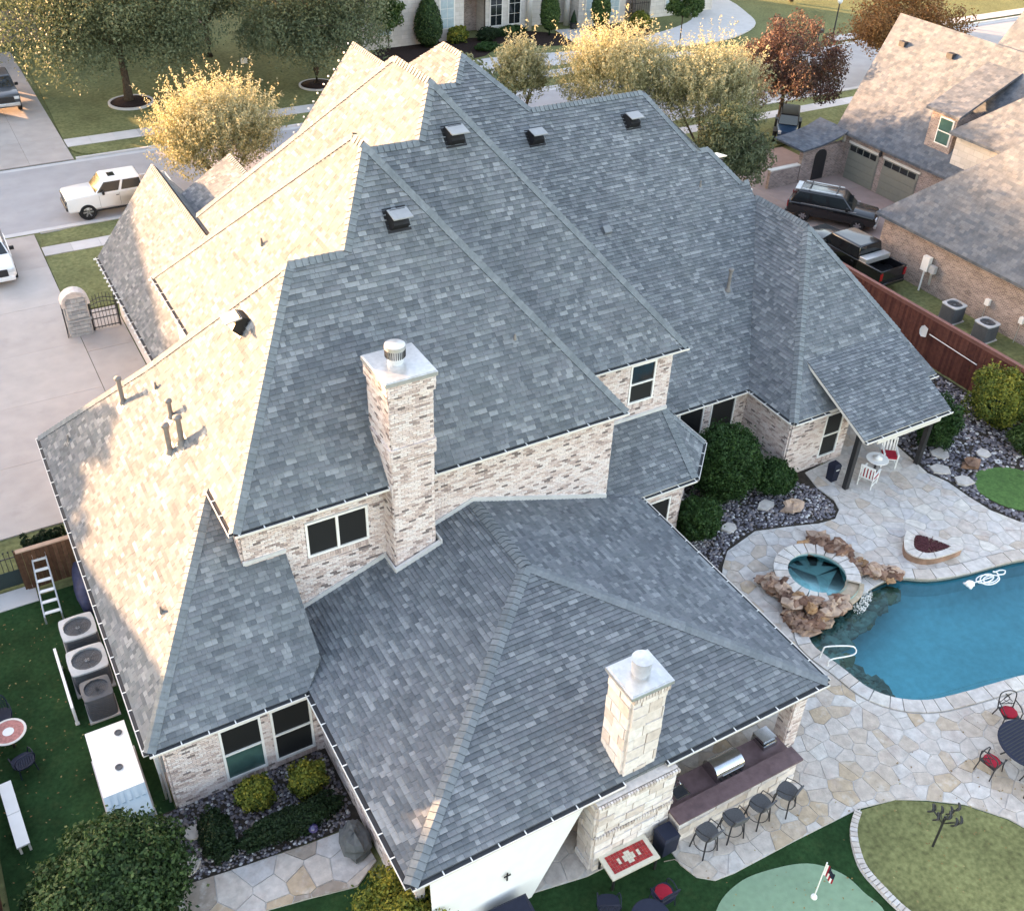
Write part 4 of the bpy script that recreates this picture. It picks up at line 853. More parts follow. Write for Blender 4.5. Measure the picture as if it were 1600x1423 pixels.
def bush(name, label, base, r, kind, nleaf, size, seed, cat='shrub', ncl=70, group=None, flat=.6, asp=.6, clip=False, square=0.0):
    """shrub of many overlapping leaf clumps over a dark core"""
    rg = np.random.default_rng(seed); t = thing(name, label, cat, base, 0, group); rr = np.array(r)
    D = rg.normal(0, 1, (ncl, 3)); D /= np.linalg.norm(D, axis=1)[:, None]; D[:, 2] = np.abs(D[:, 2]) * np.where(rg.random(ncl) < .3, -flat, 1)
    if square: D = D * (1 - square) + D / np.abs(D).max(1)[:, None] * square
    K = D * rr * rg.uniform(.84 if clip else .68, .9 if square or clip else .98, ncl)[:, None]; rad = rg.uniform(.12, .22, ncl) if square or clip else rg.uniform(.16, .38, ncl); ct = rg.normal(0, .14, ncl)
    p = rad ** 2 / (rad ** 2).sum(); idx = rg.choice(ncl, nleaf, p=p); d = rg.normal(0, 1, (nleaf, 3)) + D[idx] * .9; d /= np.linalg.norm(d, axis=1)[:, None]
    P = K[idx] + d * rr * (rad[idx] * rg.uniform(.7, 1.12, nleaf))[:, None]; nf = nleaf // 3      # a third of the leaves cover the body evenly
    db = rg.normal(0, 1, (nf, 3)); db /= np.linalg.norm(db, axis=1)[:, None]; db[:, 2] = np.where(db[:, 2] < -.5, -db[:, 2], db[:, 2]); P[:nf] = db * rr * rg.uniform(.8, .93, nf)[:, None]; d[:nf] = db
    ns = 0 if square else nleaf // 28; P[-ns - 1:] *= rg.uniform(1.0, 1.22, ns + 1)[:, None]      # stray shoots
    P = P + np.array((0, 0, r[2] * .8)); P[:, 2] = np.maximum(P[:, 2], .03)
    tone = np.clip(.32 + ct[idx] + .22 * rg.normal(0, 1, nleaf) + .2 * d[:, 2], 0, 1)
    leaves('foliage', P, d, size, tone, LM[kind], t, asp, rg, .6)
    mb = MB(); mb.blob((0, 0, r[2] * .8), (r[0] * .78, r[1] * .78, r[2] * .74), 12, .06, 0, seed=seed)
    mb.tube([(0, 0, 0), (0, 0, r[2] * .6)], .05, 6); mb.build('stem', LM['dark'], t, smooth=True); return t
# oaks across the street
tree('oak_tree', 'broad green oak in the round mulch ring on the far lawn', (13.9, 79.6, .1), 14, 7.4, (7.8, 6.4, 6.2), 'oak', 330, 76000, .1, .3, 1, flat=.66)
tree('oak_tree', 'green oak on the far lawn nearest the cream street gable', (27.8, 77.9, .1), 9, 5.3, (6.2, 5.4, 4.0), 'oak', 200, 46000, .1, .24, 2, flat=.62)
tree('oak_tree', 'green oak behind the two far lawn oaks, before the pale house', (22.5, 88.5, .1), 10, 5.2, (7.5, 4.5, 4.4), 'oak', 150, 32000, .12, .25, 3)
tree('oak_tree', 'sunlit oak at the upper left corner above the parked dark truck', (4.0, 93.0, .1), 9, 5.8, (5.6, 4.6, 3.6), 'oak', 120, 24000, .12, .24, 4)
mb = MB(); prof = [(1.62, 0), (1.62, .14), (1.45, .14), (1.45, .06)]; mb.lathe(prof, (14.0, 79.5, .1), 36, cap=False); ring = thing('tree_ring', 'round concrete edging ring with dark mulch under the broad oak', 'tree ring', (0, 0, 0)); mb.build('edging', M_WALK, ring)
mb = MB(); mb.lathe([(1.45, .1), (.6, .22), (0, .25)], (14.0, 79.5, .1), 30); mb.build('mulch', M_MULCH, ring, smooth=True)
mb = MB(); mb.lathe([(1.4, 0), (1.4, .12), (1.25, .12), (1.25, .06)], (27.8, 77.9, .1), 36, cap=False); ring = thing('tree_ring', 'mulched edging ring under the oak beside the street gable', 'tree ring', (0, 0, 0)); mb.build('edging', M_WALK, ring)
mb = MB(); mb.lathe([(1.25, .1), (.5, .2), (0, .22)], (27.8, 77.9, .1), 30); mb.build('mulch', M_MULCH, ring, smooth=True)
# golden evening-lit trees between the house and the street
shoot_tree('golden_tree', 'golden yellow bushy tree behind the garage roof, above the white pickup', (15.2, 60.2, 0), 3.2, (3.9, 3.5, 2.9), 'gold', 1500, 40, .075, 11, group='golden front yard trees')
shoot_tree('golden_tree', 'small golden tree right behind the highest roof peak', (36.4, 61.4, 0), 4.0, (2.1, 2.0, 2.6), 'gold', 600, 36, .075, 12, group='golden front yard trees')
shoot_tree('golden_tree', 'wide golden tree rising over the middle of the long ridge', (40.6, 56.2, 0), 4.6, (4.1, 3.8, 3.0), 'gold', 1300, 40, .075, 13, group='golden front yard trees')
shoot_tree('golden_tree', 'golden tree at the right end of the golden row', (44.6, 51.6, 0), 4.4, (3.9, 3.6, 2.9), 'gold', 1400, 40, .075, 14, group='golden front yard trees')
tree('green_tree', 'green feathery tree below the golden row, beside the pink driveway', (42.0, 45.6, 0), 5, 3.6, (2.6, 2.4, 2.7), 'oak', 130, 26000, .085, .12, 15)
tree('crape_myrtle', 'russet red tree with bare branches beside the blue off-roader', (54.6, 55.0, 0), 8, 4.6, (4.2, 3.8, 3.3), 'red', 170, 30000, .09, .18, 16, flat=.5, cr=(.14, .24))
tree('crape_myrtle', 'orange autumn tree behind the neighbour roof ridge', (71.5, 59.8, 0), 7, 4.4, (5.4, 4.2, 3.2), 'orange', 130, 24000, .1, .16, 17)
tree('street_tree', 'small round green tree on the verge before the pale house', (60.4, 74.6, 0.1), 5, 3.6, (1.5, 1.4, 1.35), 'green', 40, 4200, .12, .06, 18)
tree('street_tree', 'dark tree standing at the top right corner behind the lawns', (104, 84, .1), 8, 6, (5, 4, 3.4), 'oak', 60, 7000, .2, .2, 19)
tree('street_tree', 'dark green tree behind the lamp post', (82, 84, .1), 9, 6.4, (6, 4, 3.6), 'green', 70, 9000, .2, .2, 20)
# bushes of the back garden
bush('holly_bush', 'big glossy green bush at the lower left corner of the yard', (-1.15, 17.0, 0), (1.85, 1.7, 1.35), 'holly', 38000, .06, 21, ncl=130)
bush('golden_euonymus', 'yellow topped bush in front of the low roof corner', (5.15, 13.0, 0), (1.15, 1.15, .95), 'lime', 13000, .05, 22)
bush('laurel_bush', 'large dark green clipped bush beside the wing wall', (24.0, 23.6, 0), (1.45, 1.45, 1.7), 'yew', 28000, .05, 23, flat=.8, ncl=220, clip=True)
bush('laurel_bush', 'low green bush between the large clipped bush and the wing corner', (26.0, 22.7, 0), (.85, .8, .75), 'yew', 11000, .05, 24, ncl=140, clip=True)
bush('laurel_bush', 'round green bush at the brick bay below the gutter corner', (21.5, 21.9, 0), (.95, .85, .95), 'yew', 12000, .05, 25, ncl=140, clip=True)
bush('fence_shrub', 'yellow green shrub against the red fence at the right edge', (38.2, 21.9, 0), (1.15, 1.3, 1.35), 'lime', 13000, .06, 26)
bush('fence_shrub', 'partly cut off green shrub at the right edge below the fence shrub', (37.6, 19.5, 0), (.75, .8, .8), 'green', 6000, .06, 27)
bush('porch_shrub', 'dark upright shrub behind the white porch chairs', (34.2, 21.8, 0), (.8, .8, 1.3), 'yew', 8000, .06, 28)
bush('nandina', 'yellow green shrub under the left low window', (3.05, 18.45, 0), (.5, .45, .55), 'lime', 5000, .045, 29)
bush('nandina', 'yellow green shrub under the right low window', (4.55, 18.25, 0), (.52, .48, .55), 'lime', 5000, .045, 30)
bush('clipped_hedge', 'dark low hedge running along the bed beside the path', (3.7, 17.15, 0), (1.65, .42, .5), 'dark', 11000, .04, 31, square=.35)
bush('clipped_hedge', 'dark low hedge block at the corner of the bed', (1.75, 17.75, 0), (.5, .85, .5), 'dark', 7000, .04, 32, square=.35)
bush('box_hedge', 'square green hedge behind the brown wooden gate panel', (-.15, 31.6, 0), (.75, .42, .8), 'dark', 7000, .045, 33, square=.9)
# trees added out of sight behind the house to shade the neighbour roofs
tree('unseen_shade_tree', 'unseen green tree behind the house ridge, added to shade the neighbour roof', (34.5, 47.6, 0), 7, 4.6, (2.8, 2.6, 2.5), 'oak', 50, 7000, .14, .14, 71); tree('unseen_shade_tree', 'unseen green tree behind the highest roof peak, added to shade the neighbour roof', (28.5, 54.0, 0), 7, 5.4, (3.0, 2.6, 2.8), 'oak', 50, 7000, .14, .14, 72)
# ------------------------------------------------------------------ roof vents, pipes
def roof_pt(P, x, y): return Vector((x, y, plane_z(P, x, y)))
def solar_vent(P, x, y, par=house, facing=None):
    """black roof ventilator with tilted pale panel on top"""
    c = roof_pt(P, x, y); g = Vector((P[3], P[4], 0)).normalized(); u = Vector((g.y, -g.x, 0)); n = pn(P); v = n.cross(u)
    mb = MB(); s = .29
    def pt(a, b, h): return c + u * a + v * b + n * h
    mb.hexa([pt(-s - .08, -s - .08, .02), pt(s + .08, -s - .08, .02), pt(s + .08, s + .08, .02), pt(-s - .08, s + .08, .02), pt(-s - .08, -s - .08, .035), pt(s + .08, -s - .08, .035), pt(s + .08, s + .08, .035), pt(-s - .08, s + .08, .035)])
    b0 = [(-s, -s), (s, -s), (s, s), (-s, s)]; mb.hexa([pt(a, b, .035) for a, b in b0] + [pt(a * .82, b * .82, .3) for a, b in b0])
    o = mb.build('roof_vent', M_BLACK, par)
    mb = MB(); up = Vector((0, 0, 1)); t = c + n * .36 + up * .05
    q = [t + u * a + (-g) * b + up * h for a, b, h in ((-.31, .26, -.04), (.31, .26, -.04), (.31, -.24, .06), (-.31, -.24, .06))]
    mb.hexa(q + [p + up * .035 for p in q]); mb.build('panel', mat('vent_panel', (.28, .29, .3), .4, 6, .1), o)
for P, x, y in ((PS2, 11.35, 25.95), (PS3, 14.85, 29.15), (PS4, 21.15, 34.4), (PS4, 25.8, 34.4), (PWu, 6.55, 26.3)): solar_vent(P, x, y)
c_ = MB(); c_.bbox(29.55, 30.15, 33.2, 33.8, 8.9, 9.5); v_ = c_.build('roof_vent', M_BLACK, house); c_ = MB(); c_.box((29.85, 33.45, 9.6), (.75, .7, .04), 0, tilt=('X', -.15)); c_.build('panel', M_METAL, v_)
def pipe(P, x, y, h, r=.06, cap=True):
    b = roof_pt(P, x, y); mb = MB(); mb.tube([b - Vector((0, 0, .1)), b + Vector((0, 0, h))], r, 12)
    mb.lathe([(r * 1.9, 0), (r * 1.05, .16)], (b.x, b.y, b.z + .02), 12, cap=False)
    if cap: mb.lathe([(r * 1.1, 0), (r * 1.6, .03), (r * 1.6, .1), (r * .9, .14), (0, .15)], (b.x, b.y, b.z + h - .04), 12)
    o = mb.build('vent_pipe', mat('shade_side_pipe', (.2, .185, .175), .6, 6, .15), house); smooth_by_angle(o)  # grey-brown: tone of the pipe's shaded side put into its whole colour
    n = pn(P); g = Vector((P[3], P[4], 0)).normalized(); u = Vector((g.y, -g.x, 0)); v = n.cross(u); mb = MB(); w_ = r * 3.2
    mb.hexa([b + u * a + v * c + n * h2 for h2 in (.01, .03) for a, c in ((-w_, -w_ * 1.3), (w_, -w_ * 1.3), (w_, w_), (-w_, w_))]); mb.build('pipe_flange', mat('lead_flange', (.2, .215, .23), .5, 6, .15), o)
for x, y, h, r, c in ((3.36, 30.68, .95, .075, 1), (4.22, 26.1, .95, .085, 1), (3.88, 26.4, 1.0, .085, 1), (4.28, 27.5, .6, .07, 1)): pipe(PWl, x, y, h, r, c)
for P, x, y in ((PWl, 4.27, 29.3), (PWl, 2.14, 22.1), (PWl, 1.53, 32.6)): pipe(P, x, y, .28, .035, False)
pipe(PW2, 8.5, 30.2, .3, .04, False); pipe(PS4, 27.25, 28.5, .95, .07); pipe(PS2, 13.95, 23.3, .22, .03, False); pipe(PS4, 27.9, 31.9, .3, .03, False)
mb = MB(); b = roof_pt(PE6, 31.2, 32.3); mb.tube([b, b + Vector((0, 0, .7))], .07, 10); mb.build('vent_pipe', M_CREAM, house)
b = roof_pt(PS4, 22.72, 31.15); mb = MB(); mb.box(b + Vector((0, 0, .1)), (.34, .3, .22), 0, tilt=('X', .7)); mb.build('exhaust_vent', mat('lead_flange', (.2, .215, .23), .5, 6, .15), house)
# ------------------------------------------------------------------ outdoor fireplace with stone chimney
fp = thing('outdoor_fireplace', 'pale rough limestone outdoor fireplace with tall chimney through the low roof', 'fireplace', (11.6, 12.5, 0))
def L3(p): return (p[0] - 11.6, p[1] - 12.5, p[2])
st = Tiles('stone')
def stone_face(o, u, wd, z0, z1, rowh=.3, widths=(.34, .46, .6, .75), seed=3):
    fr = Frame(o, u, (0, 0, 1)); rd = random.Random(seed)
    for c, full, u0, u1, v0, v1 in tile_rows([(0, z0), (wd, z0), (wd, z1), (0, z1)], rowh, widths, rd): st.add(fr, c, full, u0, u1, v0, v1, rd.choice((.35, .6, .66, .75, .85, 1)), rd.uniform(-.02, .025))
def lbox(mb, a): mb.bbox(a[0] - 11.6, a[1] - 11.6, a[2] - 12.5, a[3] - 12.5, a[4], a[5])
mb = MB(); lbox(mb, (10.36, 12.84, 12.18, 12.85, 0, 2.86)); mb.build('hearth_body', M_STONE, fp)
mb = MB(); lbox(mb, (11.28, 12.32, 12.55, 13.5, 2.6, 6.25)); mb.build('chimney', M_STONE, fp)
def S_(o, u, wd, z0, z1, **k): stone_face(L3(o), u, wd, z0, z1, **k)
S_((10.36, 12.18, 0), X, 2.48, 0, 1.45); S_((10.36, 12.18, 0), X, 2.48, 1.62, 2.86, seed=4); S_((10.36, 12.85, 0), (0, -1, 0), .67, 0, 2.86, seed=5); S_((12.84, 12.18, 0), (0, 1, 0), .67, 0, 2.86, seed=6)
S_((11.28, 12.55, 0), X, 1.04, 2.86, 6.12, seed=7, rowh=.42, widths=(.4, .62, .5)); S_((11.28, 13.5, 0), (0, -1, 0), .95, 3.0, 6.12, seed=8, rowh=.42, widths=(.4, .62, .5)); S_((12.32, 12.55, 0), (0, 1, 0), .95, 3.0, 6.12, seed=9, rowh=.42, widths=(.4, .62, .5))
# soldier bands of small stones
for o, wd, z0, z1 in ((L3((10.32, 12.15, 0)), 2.56, 1.45, 1.62), (L3((10.3, 12.13, 0)), 2.6, 2.86, 3.0), (L3((11.24, 12.51, 0)), 1.12, 6.1, 6.28)):
    fr_ = Frame(o, X, (0, 0, 1))
    for c, full, u0, u1, v0, v1 in tile_rows([(0, z0), (wd, z0), (wd, z1), (0, z1)], z1 - z0, (.09,), random.Random(2), half_bond=True, v_anchor=z0): st.add(fr_, c, full, u0, u1, v0, v1, random.choice((.1, .3, .5, .7)), .01)
emit(st, lambda c, u0, v0, v1, l: br_shape(c, u0, v0, v1, l, .012), 'stone', M_STONE, fp, nind=200)
mb = MB(); mb.bbox(11.24 - 11.6, 12.36 - 11.6, .01, 1.04, 6.1, 6.28); mb.build('ledge', M_STONE, fp); mb = MB(); mb.bbox(10.32 - 11.6, 12.88 - 11.6, -.34, .4, 2.86, 2.99); mb.build('ledge', M_STONE, fp)
mb = MB(); mb.bbox(11.15 - 11.6, 12.44 - 11.6, -.06, 1.1, 6.29, 6.4); mb.bbox(11.2 - 11.6, 12.39 - 11.6, -.02, 1.06, 6.4, 6.43); mb.build('chimney_cap', M_METAL, fp)
mb = MB(); mb.lathe([(.2, 0), (.2, .12), (.25, .12), (.26, .52), (.275, .55), (0, .58)], (.2, .52, 6.42), 24); o = mb.build('flue_cap', M_METAL, fp); smooth_by_angle(o, 40)
# ------------------------------------------------------------------ outdoor kitchen bar
bar = thing('outdoor_kitchen', 'stone bar counter with dark reddish top under the low roof edge', 'counter', (12.9, 11.7, 0))
mb = MB(); mb.bbox(0, 4.35, .06, .45, 0, 1.02); mb.bbox(3.9, 4.35, .45, 1.5, 0, .88); mb.bbox(0, 4.3, .45, 1.25, 0, .86); mb.build('base', M_STONE, bar)
st = Tiles('stone'); stone_face((0, .06, 0), X, 4.35, 0, 1.02, .34, (.4, .55, .7), 21); stone_face((4.35, .06, 0), (0, 1, 0), 1.4, 0, .88, .3, (.4, .5), 22)
emit(st, lambda c, u0, v0, v1, l: br_shape(c, u0, v0, v1, l - .02, .012), 'stone', M_STONE, bar)
mb = MB(); mb.bbox(-.05, 4.45, -.06, .46, 1.02, 1.09); mb.build('bar_top', M_PURP, bar); mb = MB(); mb.bbox(-.02, 4.42, .462, 1.28, .86, .93); mb.build('worktop', M_PURP, bar)
gr = thing('grill', 'stainless barbecue grill with closed rounded lid on the bar', 'grill', (15.15, 12.6, .93))
mb = MB(); mb.bbox(-.5, .5, -.33, .33, 0, .22); mb.build('firebox', M_STEEL, gr)
mb = MB(); n = 10; pr = [(-.33 + .0, .22)] + [(-.33 * math.cos(i * math.pi / n), .22 + .27 * math.sin(i * math.pi / n)) for i in range(n + 1)]
for s_ in (-.5, .5): pass
vs = [(-.5, p[0], p[1]) for p in pr[1:]] + [(.5, p[0], p[1]) for p in pr[1:]]; m_ = n + 1
mb.add(vs, [(i, i + 1, m_ + i + 1, m_ + i) for i in range(n)] + [tuple(range(m_))[::-1], tuple(range(m_, 2 * m_))]); o = mb.build('lid', M_STEEL, gr); smooth_by_angle(o, 40)
mb = MB(); mb.tube([(-.38, -.38, .34), (.38, -.38, .34)], .018, 8); mb.build('handle', M_STEEL, gr)
for k in range(5): mb = MB(); mb.tube([(-.36 + k * .18, -.33, .1), (-.36 + k * .18, -.38, .1)], .03, 10); mb.build('knob', M_BLACK, gr)
sk = thing('sink', 'small steel sink with curved faucet on the bar next to the fireplace', 'sink', (13.55, 12.55, .93)); mb = MB()
mb.bbox(-.24, .24, -.2, .2, .0, .012); mb.build('rim', M_STEEL, sk); mb = MB(); mb.bbox(-.2, .2, -.16, .16, .012, .016); mb.build('bowl', M_GUT, sk)
mb = MB(); mb.tube([(0, .22, 0), (0, .22, .3), (0, .16, .37), (0, .04, .36), (0, 0, .3)], .02, 8); mb.build('faucet', M_STEEL, sk, smooth=True)
sb = thing('side_burner', 'stainless side cooker with raised lid beside the brick pier', 'cooker', (16.85, 12.75, .93)); mb = MB(); mb.bbox(-.26, .26, -.26, .26, 0, .16); mb.build('body', M_STEEL, sb); mb = MB(); mb.box((0, .05, .24), (.5, .48, .1), 0, tilt=('X', -.12)); mb.build('lid', M_STEEL, sb); mb = MB(); mb.tube([(-.2, -.24, .22), (.2, -.24, .22)], .015, 6); mb.build('handle', M_STEEL, sb)
def stool(loc, rz, label):
    t = thing('bar_stool', label, 'bar stool', loc, rz, 'stools along the bar'); t.scale = (1.15, 1.15, 1.05); mb = MB()
    mb.prism(spline([(-.2, -.19), (.2, -.19), (.22, .19), (-.22, .19)], 4), .72, .77, bottom=True); mb.build('seat', mat('grey_sling', (.1, .1, .105), .8, 30, .2), t)
    mb = MB(); mb.hexa([(-.2, -.2, .8), (.2, -.2, .8), (.2, -.24, .8), (-.2, -.24, .8), (-.19, -.27, 1.08), (.19, -.27, 1.08), (.19, -.31, 1.08), (-.19, -.31, 1.08)]); mb.build('backrest', MATS['grey_sling'], t)
    for x, y in ((-.18, -.17), (.18, -.17), (.18, .17), (-.18, .17)): mb = MB(); mb.tube([(x, y, .72), (x * 1.35, y * 1.35, 0)], .02, 6); mb.build('leg', M_DKMET, t)
    mb = MB(); mb.tube([(.27 * math.cos(a * math.pi / 8), .27 * math.sin(a * math.pi / 8), .3) for a in range(16)], .012, 6, closed=True); mb.build('foot_ring', M_DKMET, t)
    mb = MB()
    for s_ in (-1, 1): mb.tube([(s_ * .2, -.19, .7), (s_ * .2, -.25, 1.0), (s_ * .25, -.05, .95), (s_ * .24, .16, .9), (s_ * .2, .18, .72)], .014, 6)
    mb.build('armrest', M_DKMET, t)
for x, y, rz, l in ((13.5, 11.2, .1, 'grey bar stool nearest the fireplace'), (14.45, 11.2, -.1, 'second grey bar stool from the fireplace'), (15.4, 11.2, .15, 'third grey bar stool from the fireplace'), (16.35, 11.15, .35, 'grey bar stool at the open end of the bar')): stool((x, y, .06), rz, l)
# white cloth screen hung from the eave, with a small metal cross
sc_ = thing('cloth_screen', 'white cloth screen hanging from the low eave, cut off at the bottom', 'screen', (5.8, 12.52, 0))
mb = MB(); pts = [(-.1, 0), (2.75, 0), (4.5, 2.93), (-.1, 2.93)]; mb.add([(x, -.25 * (1 - z / 2.93), z) for x, z in pts] + [(x, .015 - .25 * (1 - z / 2.93), z) for x, z in pts], [(0, 1, 2, 3), (7, 6, 5, 4)] + [(i, 4 + i, 4 + (i + 1) % 4, (i + 1) % 4) for i in range(4)]); mb.build('cloth', M_WHITE, sc_)
mb = MB(); mb.tube([(4.33, -.015, 2.75), (4.33, -.03, 2.75)], .03, 8); mb.build('eyelet', M_DKMET, sc_)
cr_ = thing('metal_cross', 'small dark metal cross hanging on the white cloth', 'ornament', (7.8, 12.34, 1.5)); mb = MB(); mb.box((0, 0, 0), (.035, .03, .34)); mb.build('upright', M_DKMET, cr_); mb = MB(); mb.box((0, -.004, .05), (.2, .03, .035)); mb.build('crossbar', M_DKMET, cr_)
# ------------------------------------------------------------------ seating on the turf
def net_chair(loc, rz, label, cushion=True, group='dark net garden chairs'):
    t = thing('garden_chair', label, 'chair', loc, rz, group)
    mb = MB(); mb.prism(spline([(-.24, -.24), (.24, -.24), (.25, .22), (-.25, .22)], 4), .38, .42, bottom=True); mb.build('seat', M_NAVY, t)
    mb = MB(); n = 9; fr0 = [(.27 * math.cos(math.pi + i * math.pi / n), -.22 - .1 * math.sin(i * math.pi / n), .42) for i in range(n + 1)]
    arc = [(-.26, -.2, .42), (-.29, -.27, .7), (-.2, -.33, .92), (0, -.36, .98), (.2, -.33, .92), (.29, -.27, .7), (.26, -.2, .42)]; mb.tube(spline(arc, 4, closed=False), .018, 6); mb.build('back_frame', M_NAVY, t)
    mb = MB()
    for i in range(7):
        x = -.21 + i * .07; mb.tube([(x, -.21, .42), (x * .9, -.34, .93 - abs(x) * .5)], .008, 4)
        z = .48 + i * .065; mb.tube([(-.26, -.24 - (z - .42) * .16, z), (.26, -.24 - (z - .42) * .16, z)], .008, 4)
    mb.build('back_net', M_NAVY, t, kind='stuff')
    for s_ in (-1, 1): mb = MB(); mb.tube(spline([(s_ * .28, -.25, .62), (s_ * .31, 0, .66), (s_ * .29, .2, .6), (s_ * .25, .22, .4)], 3, closed=False), .016, 6); mb.build('armrest', M_NAVY, t)
    for x, y in ((-.22, -.22), (.22, -.22), (.22, .2), (-.22, .2)): mb = MB(); mb.tube([(x, y, .4), (x * 1.15, y * 1.15, 0)], .018, 6); mb.build('leg', M_NAVY, t)
    if cushion: mb = MB(); mb.blob((0, .0, .46), (.24, .24, .06), 12, .03); mb.build('cushion', M_RED, t, smooth=True)
    return t
net_chair((11.55, 10.5, .02), -2.2 + 2.2, 'dark net chair with red cushion near the tiled table'); net_chair((10.1, 10.95, .02), -.5, 'dark net chair left of the red cushioned chair', False)
tb = thing('garden_table', 'dark round garden table cut off by the lower picture edge', 'table', (10.75, 10.0, .02)); mb = MB(); mb.lathe([(.5, .66), (.52, .69), (.5, .71), (0, .71)], (0, 0, 0), 28); mb.build('table_top', M_NAVY, tb); mb = MB(); mb.cyl((0, 0, .03), .05, .64, 10); mb.build('column', M_NAVY, tb); mb = MB(); mb.lathe([(.3, 0), (.28, .04), (.06, .08)], (0, 0, 0), 20); mb.build('foot', M_NAVY, tb)
tt = thing('tiled_table', 'low table with red tiles and pale diamond motif before the fireplace', 'table', (11.26, 11.72, .03), -.03); mb = MB(); mb.bbox(-.76, .76, -.4, .4, .54, .6); mb.build('table_top', mat('ivory_tile', (.62, .56, .45), .4, 8, .1), tt)
M_TILE = mat('red_tile', [(.3, .015, .02), (.4, .03, .03), (.62, .56, .45)], .35, 10, .15, spec=.5)
for i in range(14):
    for j in range(6):
        x, y = -.62 + (i + .5) * .0886, -.27 + (j + .5) * .09; ce = abs(x) / .24 + abs(y) / .17 < 1 or (abs(abs(x) - .33) < .06 and abs(y) < .06)
        mb = MB(); mb.box((0, 0, 0), (.08, .082, .012), tone=1.0 if ce else random.choice((0, .3, .5))); mb.build('tile', M_TILE, tt, loc=(x, y, .606))
for x in (-.68, .68):
    for y in (-.34, .34): mb = MB(); mb.bbox(x - .03, x + .03, y - .03, y + .03, 0, .54); mb.build('leg', M_DKMET, tt)
bn = thing('storage_bin', 'dark navy bin between the fireplace and the bar', 'bin', (12.55, 11.75, .05)); mb = MB(); p4 = [(-.26, -.26), (.26, -.26), (.26, .26), (-.26, .26)]; mb.hexa([(a * .9, b_ * .9, 0) for a, b_ in p4] + [(a, b_, .72) for a, b_ in p4]); mb.build('body', M_NAVY, bn); mb = MB(); mb.hexa([(a * 1.06, b_ * 1.06, .72) for a, b_ in p4] + [(a * .9, b_ * .9, .8) for a, b_ in p4]); mb.build('lid', M_NAVY, bn)
cb_ = thing('covered_grill', 'dark navy covered cabinet before the white cloth', 'cabinet', (7.6, 11.75, .02), -.05); mb = MB(); p4 = [(-.6, -.35), (.6, -.35), (.6, .35), (-.6, .35)]; mb.hexa([(a, b_, 0) for a, b_ in p4] + [(a * .96, b_ * .96, .78) for a, b_ in p4]); mb.build('body', M_NAVY, cb_); mb = MB(); mb.hexa([(a, b_, .78) for a, b_ in p4] + [(a * .85, b_ * .8, .86) for a, b_ in p4]); mb.build('lid', M_NAVY, cb_)
# dining set at the right edge
dt = thing('dining_table', 'dark oval patio table with red cushioned chairs at the right edge', 'table', (24.05, 8.9, .065)); mb = MB(); mb.lathe([(.9, .69), (.95, .72), (.93, .74), (0, .74)], (0, 0, 0), 36); mb.build('table_top', M_NAVY, dt)
mb = MB()
for i in range(-8, 9): mb.box((0, i * .1, .745), (1.7 * math.sqrt(max(0, 1 - (i * .1 / .92) ** 2)), .03, .008))
mb.build('slat', M_DKMET, dt, kind='stuff')
for a in range(4): mb = MB(); a_ = a * 1.57 + .78; mb.tube([(math.cos(a_) * .5, math.sin(a_) * .5, .69), (math.cos(a_) * .4, math.sin(a_) * .4, .3), (math.cos(a_) * .65, math.sin(a_) * .65, 0)], .025, 6); mb.build('leg', M_DKMET, dt)
def iron_chair(loc, rz, label):
    t = thing('patio_chair', label, 'chair', loc, rz, 'dark patio chairs with red seats'); mb = MB(); mb.bbox(-.25, .25, -.24, .24, .4, .43); mb.build('seat', M_DKMET, t)
    mb = MB(); mb.blob((0, 0, .46), (.26, .25, .05), 12, .02); mb.build('cushion', M_RED, t, smooth=True)
    mb = MB(); mb.tube(spline([(-.25, -.24, .42), (-.27, -.3, .7), (-.24, -.36, .95), (0, -.39, 1.02), (.24, -.36, .95), (.27, -.3, .7), (.25, -.24, .42)], 4, closed=False), .02, 6); mb.build('back_frame', M_DKMET, t)
    mb = MB(); mb.tube(spline([(-.2, -.28, .5), (.1, -.33, .7), (-.1, -.36, .92), (.2, -.3, .6)], 5, closed=False), .012, 5); mb.tube(spline([(.2, -.28, .5), (-.1, -.33, .7), (.1, -.36, .92), (-.2, -.3, .6)], 5, closed=False), .012, 5); mb.tube([(-.26, -.27, .55), (.26, -.27, .55)], .012, 5); mb.build('back_scroll', M_DKMET, t)
    for s_ in (-1, 1): mb = MB(); mb.tube(spline([(s_ * .27, -.3, .68), (s_ * .3, 0, .68), (s_ * .29, .24, .62)], 3, closed=False), .02, 6); mb.build('armrest', M_DKMET, t)
    for x, y in ((-.24, -.23), (.24, -.23), (.26, .24), (-.26, .24)): mb = MB(); mb.tube([(x, y, .62 if y > 0 else .42), (x * 1.02, y * 1.05, .3), (x * 1.1, y * 1.35, 0)], .02, 6); mb.build('leg', M_DKMET, t)
iron_chair((22.75, 9.15, .065), -1.45, 'dark patio chair with red seat left of the oval table'); iron_chair((23.3, 8.0, .065), -.75, 'dark patio chair with red seat at the near side of the oval table'); iron_chair((24.75, 10.15, .065), 2.7, 'dark patio chair behind the oval table, by the pool')
